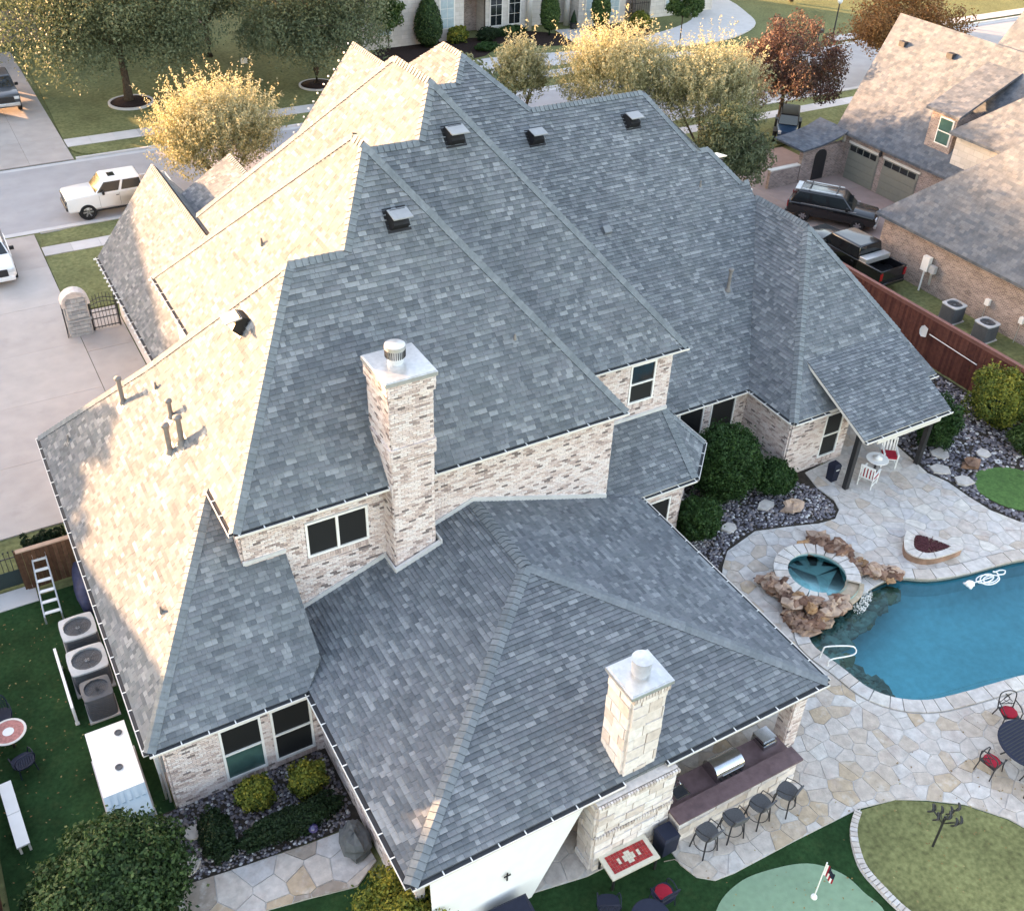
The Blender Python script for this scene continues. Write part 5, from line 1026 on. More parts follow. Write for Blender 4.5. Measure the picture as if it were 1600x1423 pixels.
# white porch set
def white_chair(loc, rz, label):
    t = thing('porch_chair', label, 'chair', loc, rz, 'white porch chairs'); t.scale = (1.15, 1.15, 1.1); mb = MB(); mb.bbox(-.27, .27, -.26, .26, .38, .42); mb.build('seat', M_WHITE, t); mb = MB(); mb.bbox(-.25, .25, -.22, .25, .421, .49); mb.build('cushion', M_RED, t)
    for x in (-.25, .25):
        mb = MB(); mb.tube([(x, -.26, 0), (x, -.28, .45), (x, -.36, 1.0)], .025, 6); mb.build('back_post', M_WHITE, t); mb = MB(); mb.tube([(x, .25, 0), (x, .26, .64)], .025, 6); mb.build('leg', M_WHITE, t); mb = MB(); mb.hexa([(x - .03, -.3, .63), (x + .03, -.3, .63), (x + .03, .3, .63), (x - .03, .3, .63), (x - .03, -.3, .66), (x + .03, -.3, .66), (x + .03, .3, .66), (x - .03, .3, .66)]); mb.build('armrest', M_WHITE, t); mb = MB(); mb.tube([(x, -.26, .16), (x, .25, .16)], .018, 6); mb.build('stretcher', M_WHITE, t)
    for i in range(4): x = -.17 + i * .113; mb = MB(); mb.hexa([(x - .03, -.28, .45), (x + .03, -.28, .45), (x + .03, -.3, .45), (x - .03, -.3, .45), (x - .03, -.345, .93), (x + .03, -.345, .93), (x + .03, -.365, .93), (x - .03, -.365, .93)]); mb.build('slat', M_WHITE, t)
    mb = MB(); mb.box((0, -.36, .97), (.52, .03, .08)); mb.build('top_rail', M_WHITE, t)
white_chair((29.75, 21.15, .065), -1.2, 'white slatted porch chair with red cushion left of the white table'); white_chair((31.5, 21.75, .065), 2.5, 'white slatted porch chair with red cushion behind the white table')
wt = thing('porch_table', 'small round white table with a dish between the porch chairs', 'table', (30.6, 21.6, .065)); mb = MB(); mb.lathe([(.44, .66), (.46, .68), (.45, .7), (0, .7)], (0, 0, 0), 28); mb.build('table_top', M_WHITE, wt); mb = MB(); mb.lathe([(.22, 0), (.05, .08), (.04, .6), (.2, .66)], (0, 0, 0), 14); mb.build('pedestal', M_DKMET, wt, smooth=True)
ds = tag(MB().build('x', M_WHITE) if False else (lambda m_: (m_.lathe([(.14, 0), (.2, .05), (.1, .1), (.03, .16), (0, .17)], (0, 0, 0), 18), m_.build('serving_dish', M_WHITE, smooth=True, loc=(30.6, 21.6, .766)))[1])(MB()), 'white covered dish in the middle of the round porch table', 'dish')
tb2 = thing('waste_bin', 'dark blue bin beside the porch post', 'bin', (28.65, 22.05, .06)); mb = MB(); p4 = [(-.19, -.19), (.19, -.19), (.19, .19), (-.19, .19)]; mb.hexa([(a * .85, b_ * .85, 0) for a, b_ in p4] + [(a, b_, .75) for a, b_ in p4]); mb.build('body', M_NAVY, tb2); mb = MB(); mb.hexa([(a * 1.05, b_ * 1.05, .75) for a, b_ in p4] + [(a * .8, b_ * .8, .85) for a, b_ in p4]); mb.build('lid', M_NAVY, tb2); mb = MB(); mb.box((0, -.2, .6), (.16, .02, .04)); mb.build('tag', M_WHITE, tb2)
# ------------------------------------------------------------------ spa with rock waterfall, fire pit, rail, pool cleaner
SPC = (23.85, 17.85)
spa = thing('spa', 'round raised spa with pale stone rim spilling into the pool', 'spa', (SPC[0], SPC[1], 0))
mb = MB(); mb.lathe([(1.52, -.5), (1.52, .4)], (0, 0, 0), 48, cap=False); mb.lathe([(1.1, .4), (1.1, -.3), (.75, -.35), (.7, -.6), (0, -.6)], (0, 0, 0), 48, cap=False); mb.build('shell', M_PLAST if False else mat('spa_plaster', (.22, .38, .38), .6, 5, .15), spa, smooth=False)
mb = MB(); mb.lathe([(1.106, .27), (0, .27)], (0, 0, 0), 48); mb.build('spa_water', water_mat('spa_water', (.5, .84, .88), .0, 2), spa)
for k in range(22):
    a0, a1 = k * 2 * math.pi / 22 + .015, (k + 1) * 2 * math.pi / 22 - .015
    if -2.05 < (a0 if a0 < math.pi else a0 - 2 * math.pi) < -.9: continue
    mb = MB(); mb.prism([(r * math.cos(a), r * math.sin(a)) for r, a in ((1.04, a0), (1.56, a0), (1.56, (a0 + a1) / 2), (1.56, a1), (1.04, a1), (1.05, (a0 + a1) / 2))], .4, .47, random.choice((.4, .5, .6, .67, 1)), bottom=True); mb.build('rim_stone', M_FLAG, spa)
mb = MB(); a0, a1 = -1.5, -.75; mb.prism([(r * math.cos(a0 + (a1 - a0) * t), r * math.sin(a0 + (a1 - a0) * t)) for r, ts in ((1.04, (0, .25, .5, .75, 1)), (1.7, (1, .75, .5, .25, 0))) for t in ts], .24, .31, .17, bottom=True); mb.build('spillway', M_FLAG, spa)
rg = np.random.default_rng(5)
wf = thing('rock_waterfall', 'brown stacked boulders around the round spa', 'rocks', (0, 0, 0)); k = 0
def rocks(path, nper, zt, sz, seed):
    global k
    rd = random.Random(seed)
    for i, (x, y, z) in enumerate(path):
        for j in range(nper):
            s = rd.uniform(*sz); mb = MB(); mb.blob((0, 0, 0), (s * rd.uniform(.8, 1.5), s * rd.uniform(.7, 1.2), s * rd.uniform(.35, .7)), 9, .42, rd.choice((.1, .25, .4, .5, .6, .75, 1)), seed=seed * 100 + k); k += 1
            mb.build('rock', M_ROCK, wf, loc=(x + rd.uniform(-.25, .25), y + rd.uniform(-.25, .25), z * rd.uniform(.25, 1)))
rocks([(22.35, 18.55, .35), (22.15, 18.0, .55), (22.1, 17.5, .6), (22.2, 17.0, .6), (22.55, 16.65, .55), (23.0, 16.45, .5), (23.45, 16.3, .4), (21.75, 16.9, .3), (21.7, 16.4, .25), (21.95, 16.1, .3), (22.4, 16.25, .3)], 7, .5, (.13, .31), 1)
rocks([(24.75, 19.15, .4), (25.15, 18.85, .5), (25.45, 18.45, .5), (25.6, 18.0, .5), (25.65, 17.5, .45), (25.75, 17.05, .4), (26.2, 16.95, .3), (26.5, 16.75, .2), (25.9, 18.6, .3), (25.4, 19.3, .3)], 6, .5, (.12, .3), 2)
# falling water: small broken drops below the spillway
mb = MB()
for i in range(260):
    a = random.uniform(-1.45, -.78); r = random.uniform(1.7, 2.05); z = random.uniform(-.1, .26) * (1 - (r - 1.7)); s = random.uniform(.008, .028); mb.box((r * math.cos(a), r * math.sin(a), z), (s, s, s * 2.2), random.random() * 3)
mb.build('spray', M_WHITE, spa, kind='stuff')
ft = thing('fire_pit', 'low rounded triangular stone fire pit with dark red lava rock', 'fire pit', (28.75, 17.05, .05))
TRI = spline([(-1.0, .15), (-.55, -.55), (.9, -.75), (.95, -.45), (.3, .75), (-.2, .9)], 5); TIN = [(x * .6 + .02, y * .6) for x, y in TRI]
mb = MB(); n = len(TRI); mb.prism(TRI, 0, .3); mb.build('wall', M_ROCK, ft)
for i in range(0, n, 3):
    idx = [(i + j) % n for j in range(4)]; pl = shrink([TRI[q] for q in idx] + [TIN[q] for q in reversed(idx)], .015); mb = MB(); mb.prism([(x * 1.04, y * 1.04) for x, y in pl], .3, .36, random.choice((.5, .6, .67, 1))); mb.build('cap_stone', M_FLAG, ft)
mb = MB()
for i in range(420):
    t = random.random(); q = random.randrange(n); x, y = TIN[q][0] * math.sqrt(t), TIN[q][1] * math.sqrt(t); mb.blob((x, y, .33), (.05, .05, .035), 5, .2, 0, seed=i)
mb.build('lava_rock', mat('lava_rock', (.075, .022, .026), .9, 20, .4), ft, kind='stuff')
rl = thing('pool_handrail', 'white looped handrail at the near pool edge', 'handrail', (21.35, 14.6, .05)); mb = MB(); mb.tube(spline([(0, .35, 0), (0, .3, .45), (.1, .25, .62), (.8, -.1, .62), (1.0, -.2, .45), (.95, -.25, .32), (.7, -.2, .28), (.05, -.05, .3), (0, -.05, .02)], 5, closed=False), .026, 8); mb.build('rail', M_WHITE, rl, smooth=True)
pc = thing('pool_cleaner', 'white pool cleaner with coiled hose floating at the pool edge', 'pool cleaner', (29.3, 15.0, -.11)); mb = MB(); mb.blob((-.35, .1, .05), (.2, .16, .12), 10, .06); mb.build('body', M_WHITE, pc, smooth=True)
mb = MB(); hp = []
for i in range(60):
    a = i * .33; hp.append((.35 + .38 * math.cos(a) + .006 * i, -.02 + .2 * math.sin(a) + .09 * math.sin(a * .37), .02 + .012 * math.sin(a * 1.7)))
hp = [(-.3, .1, .05)] + hp + [(1.0, .12, .02), (1.3, .1, .02), (1.45, -.02, .02), (1.25, -.12, .02), (1.0, -.02, .02)]; mb.tube(spline(hp, 2, closed=False), .026, 6); mb.build('hose', M_WHITE, pc, smooth=True)
for i in range(2): mb = MB(); mb.tube([(-.35, .0 + i * .2, .0), (-.5, -.05 + i * .3, .0)], .05, 8); mb.build('wheel', M_WHITE, pc)
# golf flag, metal flower sculpture, stepping stones, boulders
gf = thing('golf_flag', 'white pin with striped flag on the putting green', 'flag', (15.25, 8.62, .03), -1.05); mb = MB(); mb.tube([(0, 0, 0), (0, 0, 1.66)], .018, 8); mb.build('pole', M_WHITE, gf); mb = MB(); mb.lathe([(.09, 0), (.08, .05), (.03, .07)], (0, 0, 0), 14); mb.build('cup', M_WHITE, gf)
for i in range(6):      # flag hanging limp: upright stripes below a navy field
    mb = MB(); x0, x1 = .02 + i * .045, .02 + (i + 1) * .045; y_ = .03 * math.sin(i * 1.3); zt = 1.6 - i * .05; zb = zt - (.5 if i < 3 else .46); zm = zt - (.03 if i < 2 else .26)
    mb.hexa([(x0, y_, zb), (x1, y_, zb), (x1, y_ + .008, zb), (x0, y_ + .008, zb), (x0, y_, zm), (x1, y_, zm), (x1, y_ + .008, zm), (x0, y_ + .008, zm)]); mb.build('flag_stripe', M_WHITE if i % 2 == 0 else M_RED, gf)
    if i >= 2: mb = MB(); mb.hexa([(x0, y_, zm), (x1, y_, zm), (x1, y_ + .008, zm), (x0, y_ + .008, zm), (x0, y_, zt), (x1, y_, zt - .05), (x1, y_ + .008, zt - .05), (x0, y_ + .008, zt)]); mb.build('flag_field', M_NAVY, gf)
sp_ = thing('metal_sculpture', 'dark metal flower sculpture standing on the dormant lawn', 'sculpture', (19.3, 8.15, .03), .2); mb = MB(); mb.tube([(0, 0, 0), (.03, .02, .7), (.12, .06, 1.25)], .035, 8); mb.build('stem', M_DKMET, sp_)
rd = random.Random(3)
for i in range(9):
    a = i * .7; c = Vector((.12 + .42 * math.cos(a) * rd.uniform(.5, 1), .06 + .42 * math.sin(a) * rd.uniform(.5, 1), 1.25 + rd.uniform(-.3, .45))); mb = MB(); mb.tube([(.1, .05, .95), tuple(c)], .012, 5); mb.build('branch', M_DKMET, sp_)
    mb = MB(); mb.tube([(c.x + .13 * math.cos(t * .5), c.y + .05 * math.sin(t), c.z + .13 * math.sin(t * .5)) for t in range(13)], .024, 5, closed=True); mb.build('ring', M_DKMET, sp_)
for i, (x, y, r, l) in enumerate(((1.2, 18.4, .33, 'pale stepping stone by the house corner in the lower left bed'), (.85, 17.4, .38, 'larger pale stepping stone next to the big corner bush'), (22.9, 21.6, .34, 'pale flat stone in the gravel beside the round bay bush'), (25.1, 22.0, .4, 'pale flat stone between the two wing bushes'), (34.1, 21.2, .5, 'pale stepping stone nearest the porch shrub'), (33.2, 20.4, .48, 'second pale stepping stone beside the patio edge'), (33.5, 19.4, .45, 'third pale stepping stone above the small lawn'), (35.8, 20.3, .4, 'stepping stone between the small lawn and the fence shrub'), (36.0, 22.3, .5, 'far stepping stone towards the red fence'))):
    rd = random.Random(i + 7); mb = MB(); mb.prism([(r * rd.uniform(.75, 1.15) * math.cos(a * 1.047 + rd.uniform(-.2, .2)), r * rd.uniform(.6, 1) * math.sin(a * 1.047 + rd.uniform(-.2, .2))) for a in range(6)], 0, .1, rd.choice((.5, .6, .67))); tag(mb.build('stepping_stone', M_FLAG, loc=(x, y, .03)), l, 'stone', 'stepping stones')
for i, (x, y, z, rx, ry, rz_, t, l) in enumerate(((5.0, 15.85, .35, .38, .62, .42, 0, 'dark grey boulder at the end of the garden path'), (25.9, 21.35, .15, .5, .3, .24, 1, 'reddish brown boulder in the gravel near the wing corner'), (34.6, 19.95, .2, .4, .32, .24, .5, 'tan boulder in the gravel above the small lawn'))):
    mb = MB(); mb.blob((0, 0, 0), (rx, ry, rz_), 9, .38 if i else .22, t * .75, seed=i + 30); tag(mb.build('boulder', M_ROCK if i else mat('slate_boulder', (.1, .11, .115), .75, 4, .3, .8, 8), smooth=False, loc=(x, y, z)), l, 'boulder')
gb = thing('glass_globe', 'small purple glass globe in the dark hedge bed', 'globe', (4.15, 16.75, .03)); mb = MB(); mb.lathe([(.1, 0), (.06, .2)], (0, 0, 0), 12); mb.build('stand', M_DKMET, gb); mb = MB(); mb.blob((0, 0, .32), (.14, .14, .14), 14, 0); mb.build('ball', mat('globe_glass', (.06, .05, .14), .1, 3, .1, spec=.8), gb, smooth=True)
# ------------------------------------------------------------------ service side: condensers, generator, ladder, fence, table
def condenser(loc, s, h, label, topm, group='air conditioners', fan_cover=False):
    t = thing('air_conditioner', label, 'air conditioner', loc, 0, group); r = s / 2
    def rr(k): return spline([(-r * k, -r * k * .7), (-r * k * .7, -r * k), (r * k * .7, -r * k), (r * k, -r * k * .7), (r * k, r * k * .7), (r * k * .7, r * k), (-r * k * .7, r * k), (-r * k, r * k * .7)], 3)
    mb = MB(); mb.prism(rr(.94), .06, h - .06); mb.build('cabinet', M_ACBODY, t)
    for i in range(9): mb = MB(); z = .14 + i * (h - .26) / 9; mb.prism(rr(.97), z, z + .02, bottom=True); mb.build('louvre', M_ACBODY, t)
    mb = MB(); o_ = rr(1.0); m_ = len(o_); inn = [(r * .84 * math.cos(math.atan2(y, x)), r * .84 * math.sin(math.atan2(y, x))) for x, y in o_]
    mb.add([(x, y, h - .06) for x, y in o_] + [(x, y, h) for x, y in o_] + [(x, y, h + .02) for x, y in inn] + [(x, y, h - .1) for x, y in inn], [(q * m_ + i, q * m_ + (i + 1) % m_, (q + 1) * m_ + (i + 1) % m_, (q + 1) * m_ + i) for q in range(3) for i in range(m_)]); mb.build('top_rim', topm, t)
    mb = MB(); mb.lathe([(r * .84, h - .1), (0, h - .1)], (0, 0, 0), 28); mb.build('well', M_GUT, t)
    for k_ in range(3): mb = MB(); a = k_ * 2.09 + .4; mb.hexa([(math.cos(a + e) * q, math.sin(a + e) * q, h - .085 + (.02 if e > 0 else 0) + zz) for zz in (0, .006) for q, e in ((r * .12, -.3), (r * .62, -.35), (r * .62, .35), (r * .12, .3))]); mb.build('fan_blade', topm, t)
    mb = MB(); mb.cyl((0, 0, h - .08), r * .14, .05, 14); mb.build('hub', topm, t)
    mb = MB()
    for q in range(1, 6): mb.tube([(r * .74 * q / 6 * math.cos(a * .3491), r * .74 * q / 6 * math.sin(a * .3491), h + .01) for a in range(18)], .006, 4, closed=True)
    for a in range(8): mb.tube([(0, 0, h + .012), (r * .74 * math.cos(a * .785), r * .74 * math.sin(a * .785), h + .012)], .006, 4)
    mb.build('grille', M_DKMET, t, kind='stuff'); mb = MB(); mb.bbox(-r * 1.05, r * 1.05, -r * 1.05, r * 1.05, 0, .06); mb.build('pad', M_WALK, t); return t
condenser((0, 26.85, .02), 1.05, .98, 'grey condenser nearest the ladder', M_ACTOP); condenser((-.02, 25.3, .02), 1.12, .98, 'middle grey condenser beside the long left eave', M_ACTOP); condenser((-.02, 23.95, .02), .86, 1.0, 'darker condenser next to the white generator', M_ACBODY)
gn = thing('generator', 'long white standby generator with pale blue end panel', 'generator', (-.12, 20.35, .02)); mb = MB(); mb.bbox(-.55, .55, -.75, 1.65, .1, 1.4); mb.build('enclosure', M_WHITE, gn); mb = MB(); mb.hexa([(-.55, -1.62, .1), (.55, -1.62, .1), (.55, -.752, .1), (-.55, -.752, .1), (-.55, -1.62, 1.2), (.55, -1.62, 1.2), (.55, -.752, 1.4), (-.55, -.752, 1.4)]); mb.build('end_hood', mat('pale_blue', (.33, .42, .47), .5, 4, .08), gn)
for i in range(6): mb = MB(); x = -.45 + i * .18; mb.hexa([(x - .05, -1.1, 1.325), (x + .05, -1.1, 1.325), (x + .05, -.78, 1.398), (x - .05, -.78, 1.398), (x - .05, -1.1, 1.34), (x + .05, -1.1, 1.34), (x + .05, -.78, 1.41), (x - .05, -.78, 1.41)]); mb.build('louvre', MATS['pale_blue'], gn)
for y, x in ((.05, .05), (1.25, .3)): mb = MB(); mb.lathe([(.1, 1.4), (.11, 1.43), (.08, 1.44), (.07, 1.42), (0, 1.42)], (x, y, 0), 18); mb.build('exhaust_cap', M_ACBODY, gn)
mb = MB(); mb.bbox(-.62, .62, -1.7, 1.72, 0, .1); mb.build('skid', M_WALK, gn)
pf = thing('edging_fence', 'short black picket edging at the end of the generator', 'fence', (-.1, 18.55, .02), .02)
for i in range(14): mb = MB(); x = -.65 + i * .1; mb.bbox(-.012, .012, -.012, .012, 0, .42); mb.build('picket', M_DKMET, pf, loc=(x, 0, 0))
for z in (.12, .34): mb = MB(); mb.bbox(-.7, .7, -.01, .01, z, z + .03); mb.build('rail', M_DKMET, pf)
ut = thing('utility_conduit', 'pipes and grey meter boxes on the wall behind the generator', 'conduit', (.95, 19.7, 0)); 
for i, (x, y, h) in enumerate(((0, 0, 2.6), (-.08, .15, 2.2), (0, .35, 2.8))): mb = MB(); mb.tube([(x, y, 0), (x, y, h)], .035, 8); mb.build('conduit', M_METAL, ut)
mb = MB(); mb.bbox(-.12, .1, .05, .45, 1.3, 2.0); mb.build('meter_box', M_ACTOP, ut)
ld = thing('stepladder', 'white runged ladder leaning by the brown fence', 'ladder', (-.6, 28.5, .05), -.05)
def lp(x, t): return (x, 2.1 * t, .25 + 1.05 * t)
for x in (-.27, .27): mb = MB(); mb.tube([lp(x, 0), lp(x * .8, 1)], .03, 6); mb.build('side_rail', M_METAL, ld)
for i in range(6): t = .06 + i * .17; mb = MB(); p = lp(0, t); mb.box(p, (.52 - .1 * t, .13, .03)); mb.build('step', M_WHITE, ld)
for x in (-.25, .25): mb = MB(); mb.tube([lp(x, .95), (x, 2.0, 0)], .02, 6); mb.build('leg', M_METAL, ld)
mb = MB(); mb.tube([lp(-.27, 0), (-.27, -.05, 0)], .03, 6); mb.build('foot', M_METAL, ld); mb = MB(); mb.tube([lp(.27, 0), (.27, -.05, 0)], .03, 6); mb.build('foot', M_METAL, ld)
wf2 = thing('wooden_gate', 'brown cedar fence panel with pale cap beside the left eave', 'fence', (-.2, 30.45, 0))
for i in range(13): mb = MB(); mb.bbox(-.066, .066, -.012, .012, .05, 1.75 + random.uniform(-.01, .01), random.choice((0, .3, .6, 1))); mb.build('board', M_WOODL, wf2, loc=(-.84 + i * .14, 0, 0))
mb = MB(); mb.bbox(-.95, .95, -.09, .09, 1.77, 1.82); mb.build('cap_rail', mat('pale_cedar', (.36, .25, .19), .8, 5, .12), wf2)
for x in (-.95, .95): mb = MB(); mb.bbox(x - .05, x + .05, .02, .12, 0, 1.77); mb.build('post', M_WOODL, wf2)
ig = thing('iron_fence', 'low black iron fence with dark windscreen at the left edge', 'fence', (-2.4, 30.9, 0))
for i in range(16): mb = MB(); mb.tube([(0, 0, 0), (0, 0, 1.5)], .013, 6); mb.blob((0, 0, 1.52), (.03, .03, .05), 6, 0); mb.build('bar', M_DKMET, ig, loc=(-1.15 + i * .155, 0, 0))
for z in (.2, 1.25): mb = MB(); mb.bbox(-1.2, 1.3, -.015, .015, z, z + .035); mb.build('rail', M_DKMET, ig)
mb = MB(); mb.bbox(-1.2, 1.3, -.05, -.035, .05, .72); mb.build('windscreen', mat('windscreen', (.03, .045, .045), .9, 40, .2), ig)
lf = thing('boundary_fence', 'dark brown board fence along the lower left edge', 'fence', (-3.72, 0, 0))
for i in range(96): mb = MB(); mb.bbox(-.012, .012, -.068, .068, 0, 1.85, random.choice((0, .4, .7, 1))); mb.build('board', M_WOOD, lf, loc=(0, 15.5 + i * .14, random.uniform(-.01, .01)))
mb = MB(); mb.bbox(-.09, .09, 15.4, 29, 1.87, 1.92); mb.build('cap_rail', M_WOOD, lf)
bt_ = thing('bistro_table', 'round pink mosaic topped table cut by the left edge', 'table', (-2.62, 23.75, .02)); mb = MB(); mb.lathe([(.48, .68), (.5, .7), (.5, .72), (.43, .722)], (0, 0, 0), 30, cap=False); mb.build('rim', M_CREAM, bt_); mb = MB(); mb.lathe([(.43, .72), (.16, .721)], (0, 0, 0), 30, cap=False); mb.build('mosaic', mat('mosaic', (.42, .16, .14), .5, 14, .35), bt_); mb = MB(); mb.lathe([(.16, .721), (0, .724)], (0, 0, 0), 20); mb.build('centre', M_WHITE, bt_); mb = MB(); mb.tube([(0, 0, 0), (0, 0, .68)], .04, 8); mb.build('column', M_DKMET, bt_)
net_chair((-2.45, 22.75, .02), 2.9 - 2.9 + .3, 'dark net chair on the near side of the pink table', False); net_chair((-2.75, 24.75, .02), 3.3, 'dark net chair on the far side of the pink table', False)
wb = thing('bench', 'narrow white bench along the lower left fence', 'bench', (-2.95, 21.0, .02), .06); 
for i in range(2): mb = MB(); mb.bbox(-.17, .17, -1.16 + i * 1.17, i * 1.17 - .01, .44, .49); mb.build('seat', M_WHITE, wb)
for y in (-1.0, 1.0):
    for x in (-.12, .12): mb = MB(); mb.bbox(x - .03, x + .03, y - .03, y + .03, 0, .44); mb.build('leg', M_WHITE, wb)
wp = thing('white_plank', 'white plank standing on edge beside the condensers', 'plank', (-.82, 25.0, .02), .01); mb = MB(); mb.bbox(-.04, .04, -1.35, 1.35, .05, .85); mb.build('board', M_WHITE, wp); mb = MB(); mb.bbox(-.06, .06, -1.3, -1.2, 0, .05); mb.bbox(-.06, .06, 1.2, 1.3, 0, .05); mb.build('foot', M_WHITE, wp)
tp = thing('covered_bundle', 'dark blue tarp bundle under the left eave behind the condensers', 'bundle', (.55, 29.0, 0)); mb = MB(); mb.blob((0, 0, .55), (.32, 1.2, .6), 14, .12, seed=4); mb.build('tarp', mat('tarp', (.03, .035, .075), .6, 6, .3), tp, smooth=True)
lv = MB(); rd = random.Random(8)
for i in range(170):
    x, y = rd.uniform(-3.4, .2), rd.uniform(17.5, 29.5); a = rd.uniform(0, 6.3); s_ = rd.uniform(.02, .045); c, sn_ = math.cos(a) * s_, math.sin(a) * s_
    lv.add([(x - c, y - sn_, .03), (x + sn_ * .6, y - c * .6, .04), (x + c, y + sn_, .032), (x - sn_ * .6, y + c * .6, .045)], [(0, 1, 2, 3)], rd.random())
for i in range(160):
    x, y = rd.uniform(13, 24), rd.uniform(6.5, 10.8); a = rd.uniform(0, 6.3); s_ = rd.uniform(.02, .045); c, sn_ = math.cos(a) * s_, math.sin(a) * s_
    lv.add([(x - c, y - sn_, .075), (x + sn_ * .6, y - c * .6, .085), (x + c, y + sn_, .077), (x - sn_ * .6, y + c * .6, .09)], [(0, 1, 2, 3)], rd.random())
tag(lv.build('fallen_leaves', mat('dry_leaf', [(.25, .17, .06), (.2, .1, .04), (.32, .27, .12)], .8, 9, .2)), 'small dry leaves scattered over turf and paving', 'leaves', kind='stuff')
# red fence on the right with pool skimmer
rf = thing('privacy_fence', 'long red brown stained board fence on the right', 'fence', (39.3, 0, 0))
for i in range(150):
    y = 19.0 + i * .145
    if i < 6:
        mm = MB(); mm.bbox(-.012, .012, -.07, .07, .05, 2.45, (0, .25, .45, .6, .8, 1)[i]); FBS = ([] if i == 0 else FBS) + [mm.build('board', M_WOOD, rf, loc=(0, y, random.uniform(-.01, .01)))]
    else: o = random.choice(FBS).copy(); COL.objects.link(o); o.location = (random.choice((0, .012)), y, random.uniform(-.012, .012))
mb = MB(); mb.bbox(-.1, .1, 18.9, 40.8, 2.47, 2.52); mb.bbox(-.045, -.02, 18.9, 40.8, 2.3, 2.46); mb.build('cap_rail', mat('fence_cap', (.2, .09, .075), .75, 5, .15), rf)
for i in range(9): mb = MB(); mb.bbox(.02, .12, -.05, .05, 0, 2.46); mb.build('post', M_WOOD, rf, loc=(0, 19 + i * 2.6, 0))
sn = thing('pool_skimmer', 'white skimmer net on a long pole hung on the red fence', 'skimmer', (39.2, 25.6, 1.55)); mb = MB(); mb.tube([(0, 1.35, .05), (0, -1.3, -.06)], .022, 8); mb.build('pole', M_WHITE, sn); mb = MB(); mb.prism([(1.35 + .5 * x, y) for x, y in ((0, -.22), (.5, -.3), (.75, -.2), (.85, 0), (.75, .2), (.5, .3), (0, .22))], -.02, .02); 
o = mb.build('net', M_WHITE, sn); o.rotation_euler = (math.pi / 2, 0, math.pi / 2); o.location = (-.03, .15, .05); mb = MB(); mb.tube([(0, -1.3, -.06), (0, -1.5, -.07)], .028, 8); mb.build('grip', M_WHITE, sn)
# ------------------------------------------------------------------ stone gate pillar and iron gate by the garage
gp_ = thing('gate_pillar', 'round topped grey stone pillar at the driveway', 'pillar', (4.1, 47.5, 0)); mb = MB(); pr_ = [(-.5, 0), (.5, 0), (.5, 1.75)] + [(.5 * math.cos(a * math.pi / 10), 1.75 + .5 * math.sin(a * math.pi / 10)) for a in range(1, 10)] + [(-.5, 1.75)]
n = len(pr_); mb.add([(x, -.24, z) for x, z in pr_] + [(x, .24, z) for x, z in pr_], [tuple(range(n)), tuple(range(2 * n - 1, n - 1, -1))] + [(i, n + i, n + (i + 1) % n, (i + 1) % n) for i in range(n)]); mb.build('core', M_STONE, gp_)
st = Tiles('stone'); stone_face((-.5, -.24, 0), X, 1.0, 0, .82, .2, (.25, .35, .45), 31); stone_face((-.45, -.24, 0), X, .9, .95, 2.05, .2, (.22, .32, .4), 32); stone_face((-.5, .24, 0), (0, -1, 0), .48, 0, 1.75, .2, (.24,), 33)
for it in st.items: pass
emit(st, lambda c, u0, v0, v1, l: [[(u, v, min(h, .05)) for u, v, h in q] for q in br_shape(c, u0, v0, v1, l, .01)], 'stone', mat('grey_stone', [(.2, .2, .2), (.3, .3, .3), (.4, .39, .38), (.48, .47, .46)], .85, 6, .2, .5, 14), gp_)
mb = MB(); mb.bbox(-.56, .56, -.31, .3, .82, .94); mb.build('band', MATS['grey_stone'], gp_)
for a in range(11):
    mb = MB(); t = a * math.pi / 10; mb.box((0, 0, 0), (.2, .62, .15)); o = mb.build('arch_stone', M_STONE, gp_, loc=(.56 * math.cos(t), 0, 1.75 + .56 * math.sin(t))); o.rotation_euler = (0, math.pi / 2 - t, 0)
gt = thing('iron_gate', 'black iron walk gate with arched top beside the stone pillar', 'gate', (5.3, 47.5, 0))
for i in range(8): x = -.55 + i * .157; mb = MB(); mb.tube([(0, 0, .08), (0, 0, 1.75 + .2 * math.cos((i - 3.5) * .42))], .014, 6); mb.build('bar', M_DKMET, gt, loc=(x, 0, 0))
for z0 in (.15, .62, .95): mb = MB(); mb.bbox(-.58, .58, -.02, .02, z0, z0 + .04); mb.build('rail', M_DKMET, gt)
for z0 in (1.35, 1.55): mb = MB(); mb.tube([(-.58 + i * .145, 0, z0 + .15 * math.sin(i * math.pi / 8)) for i in range(9)], .018, 6); mb.build('arched_rail', M_DKMET, gt)
for x in (-.62, .62): mb = MB(); mb.bbox(x - .04, x + .04, -.04, .04, 0, 1.9); mb.build('post', M_DKMET, gt)
g2 = thing('drive_gate', 'black iron driveway gate edge left of the stone pillar', 'gate', (3.45, 47.3, 0), 1.45)
for i in range(6): mb = MB(); mb.tube([(0, 0, .08), (0, 0, 1.8)], .014, 6); mb.build('bar', M_DKMET, g2, loc=(-.1 + i * .16, 0, 0))
for z0 in (.15, 1.4): mb = MB(); mb.bbox(-.15, .8, -.02, .02, z0, z0 + .04); mb.build('rail', M_DKMET, g2)
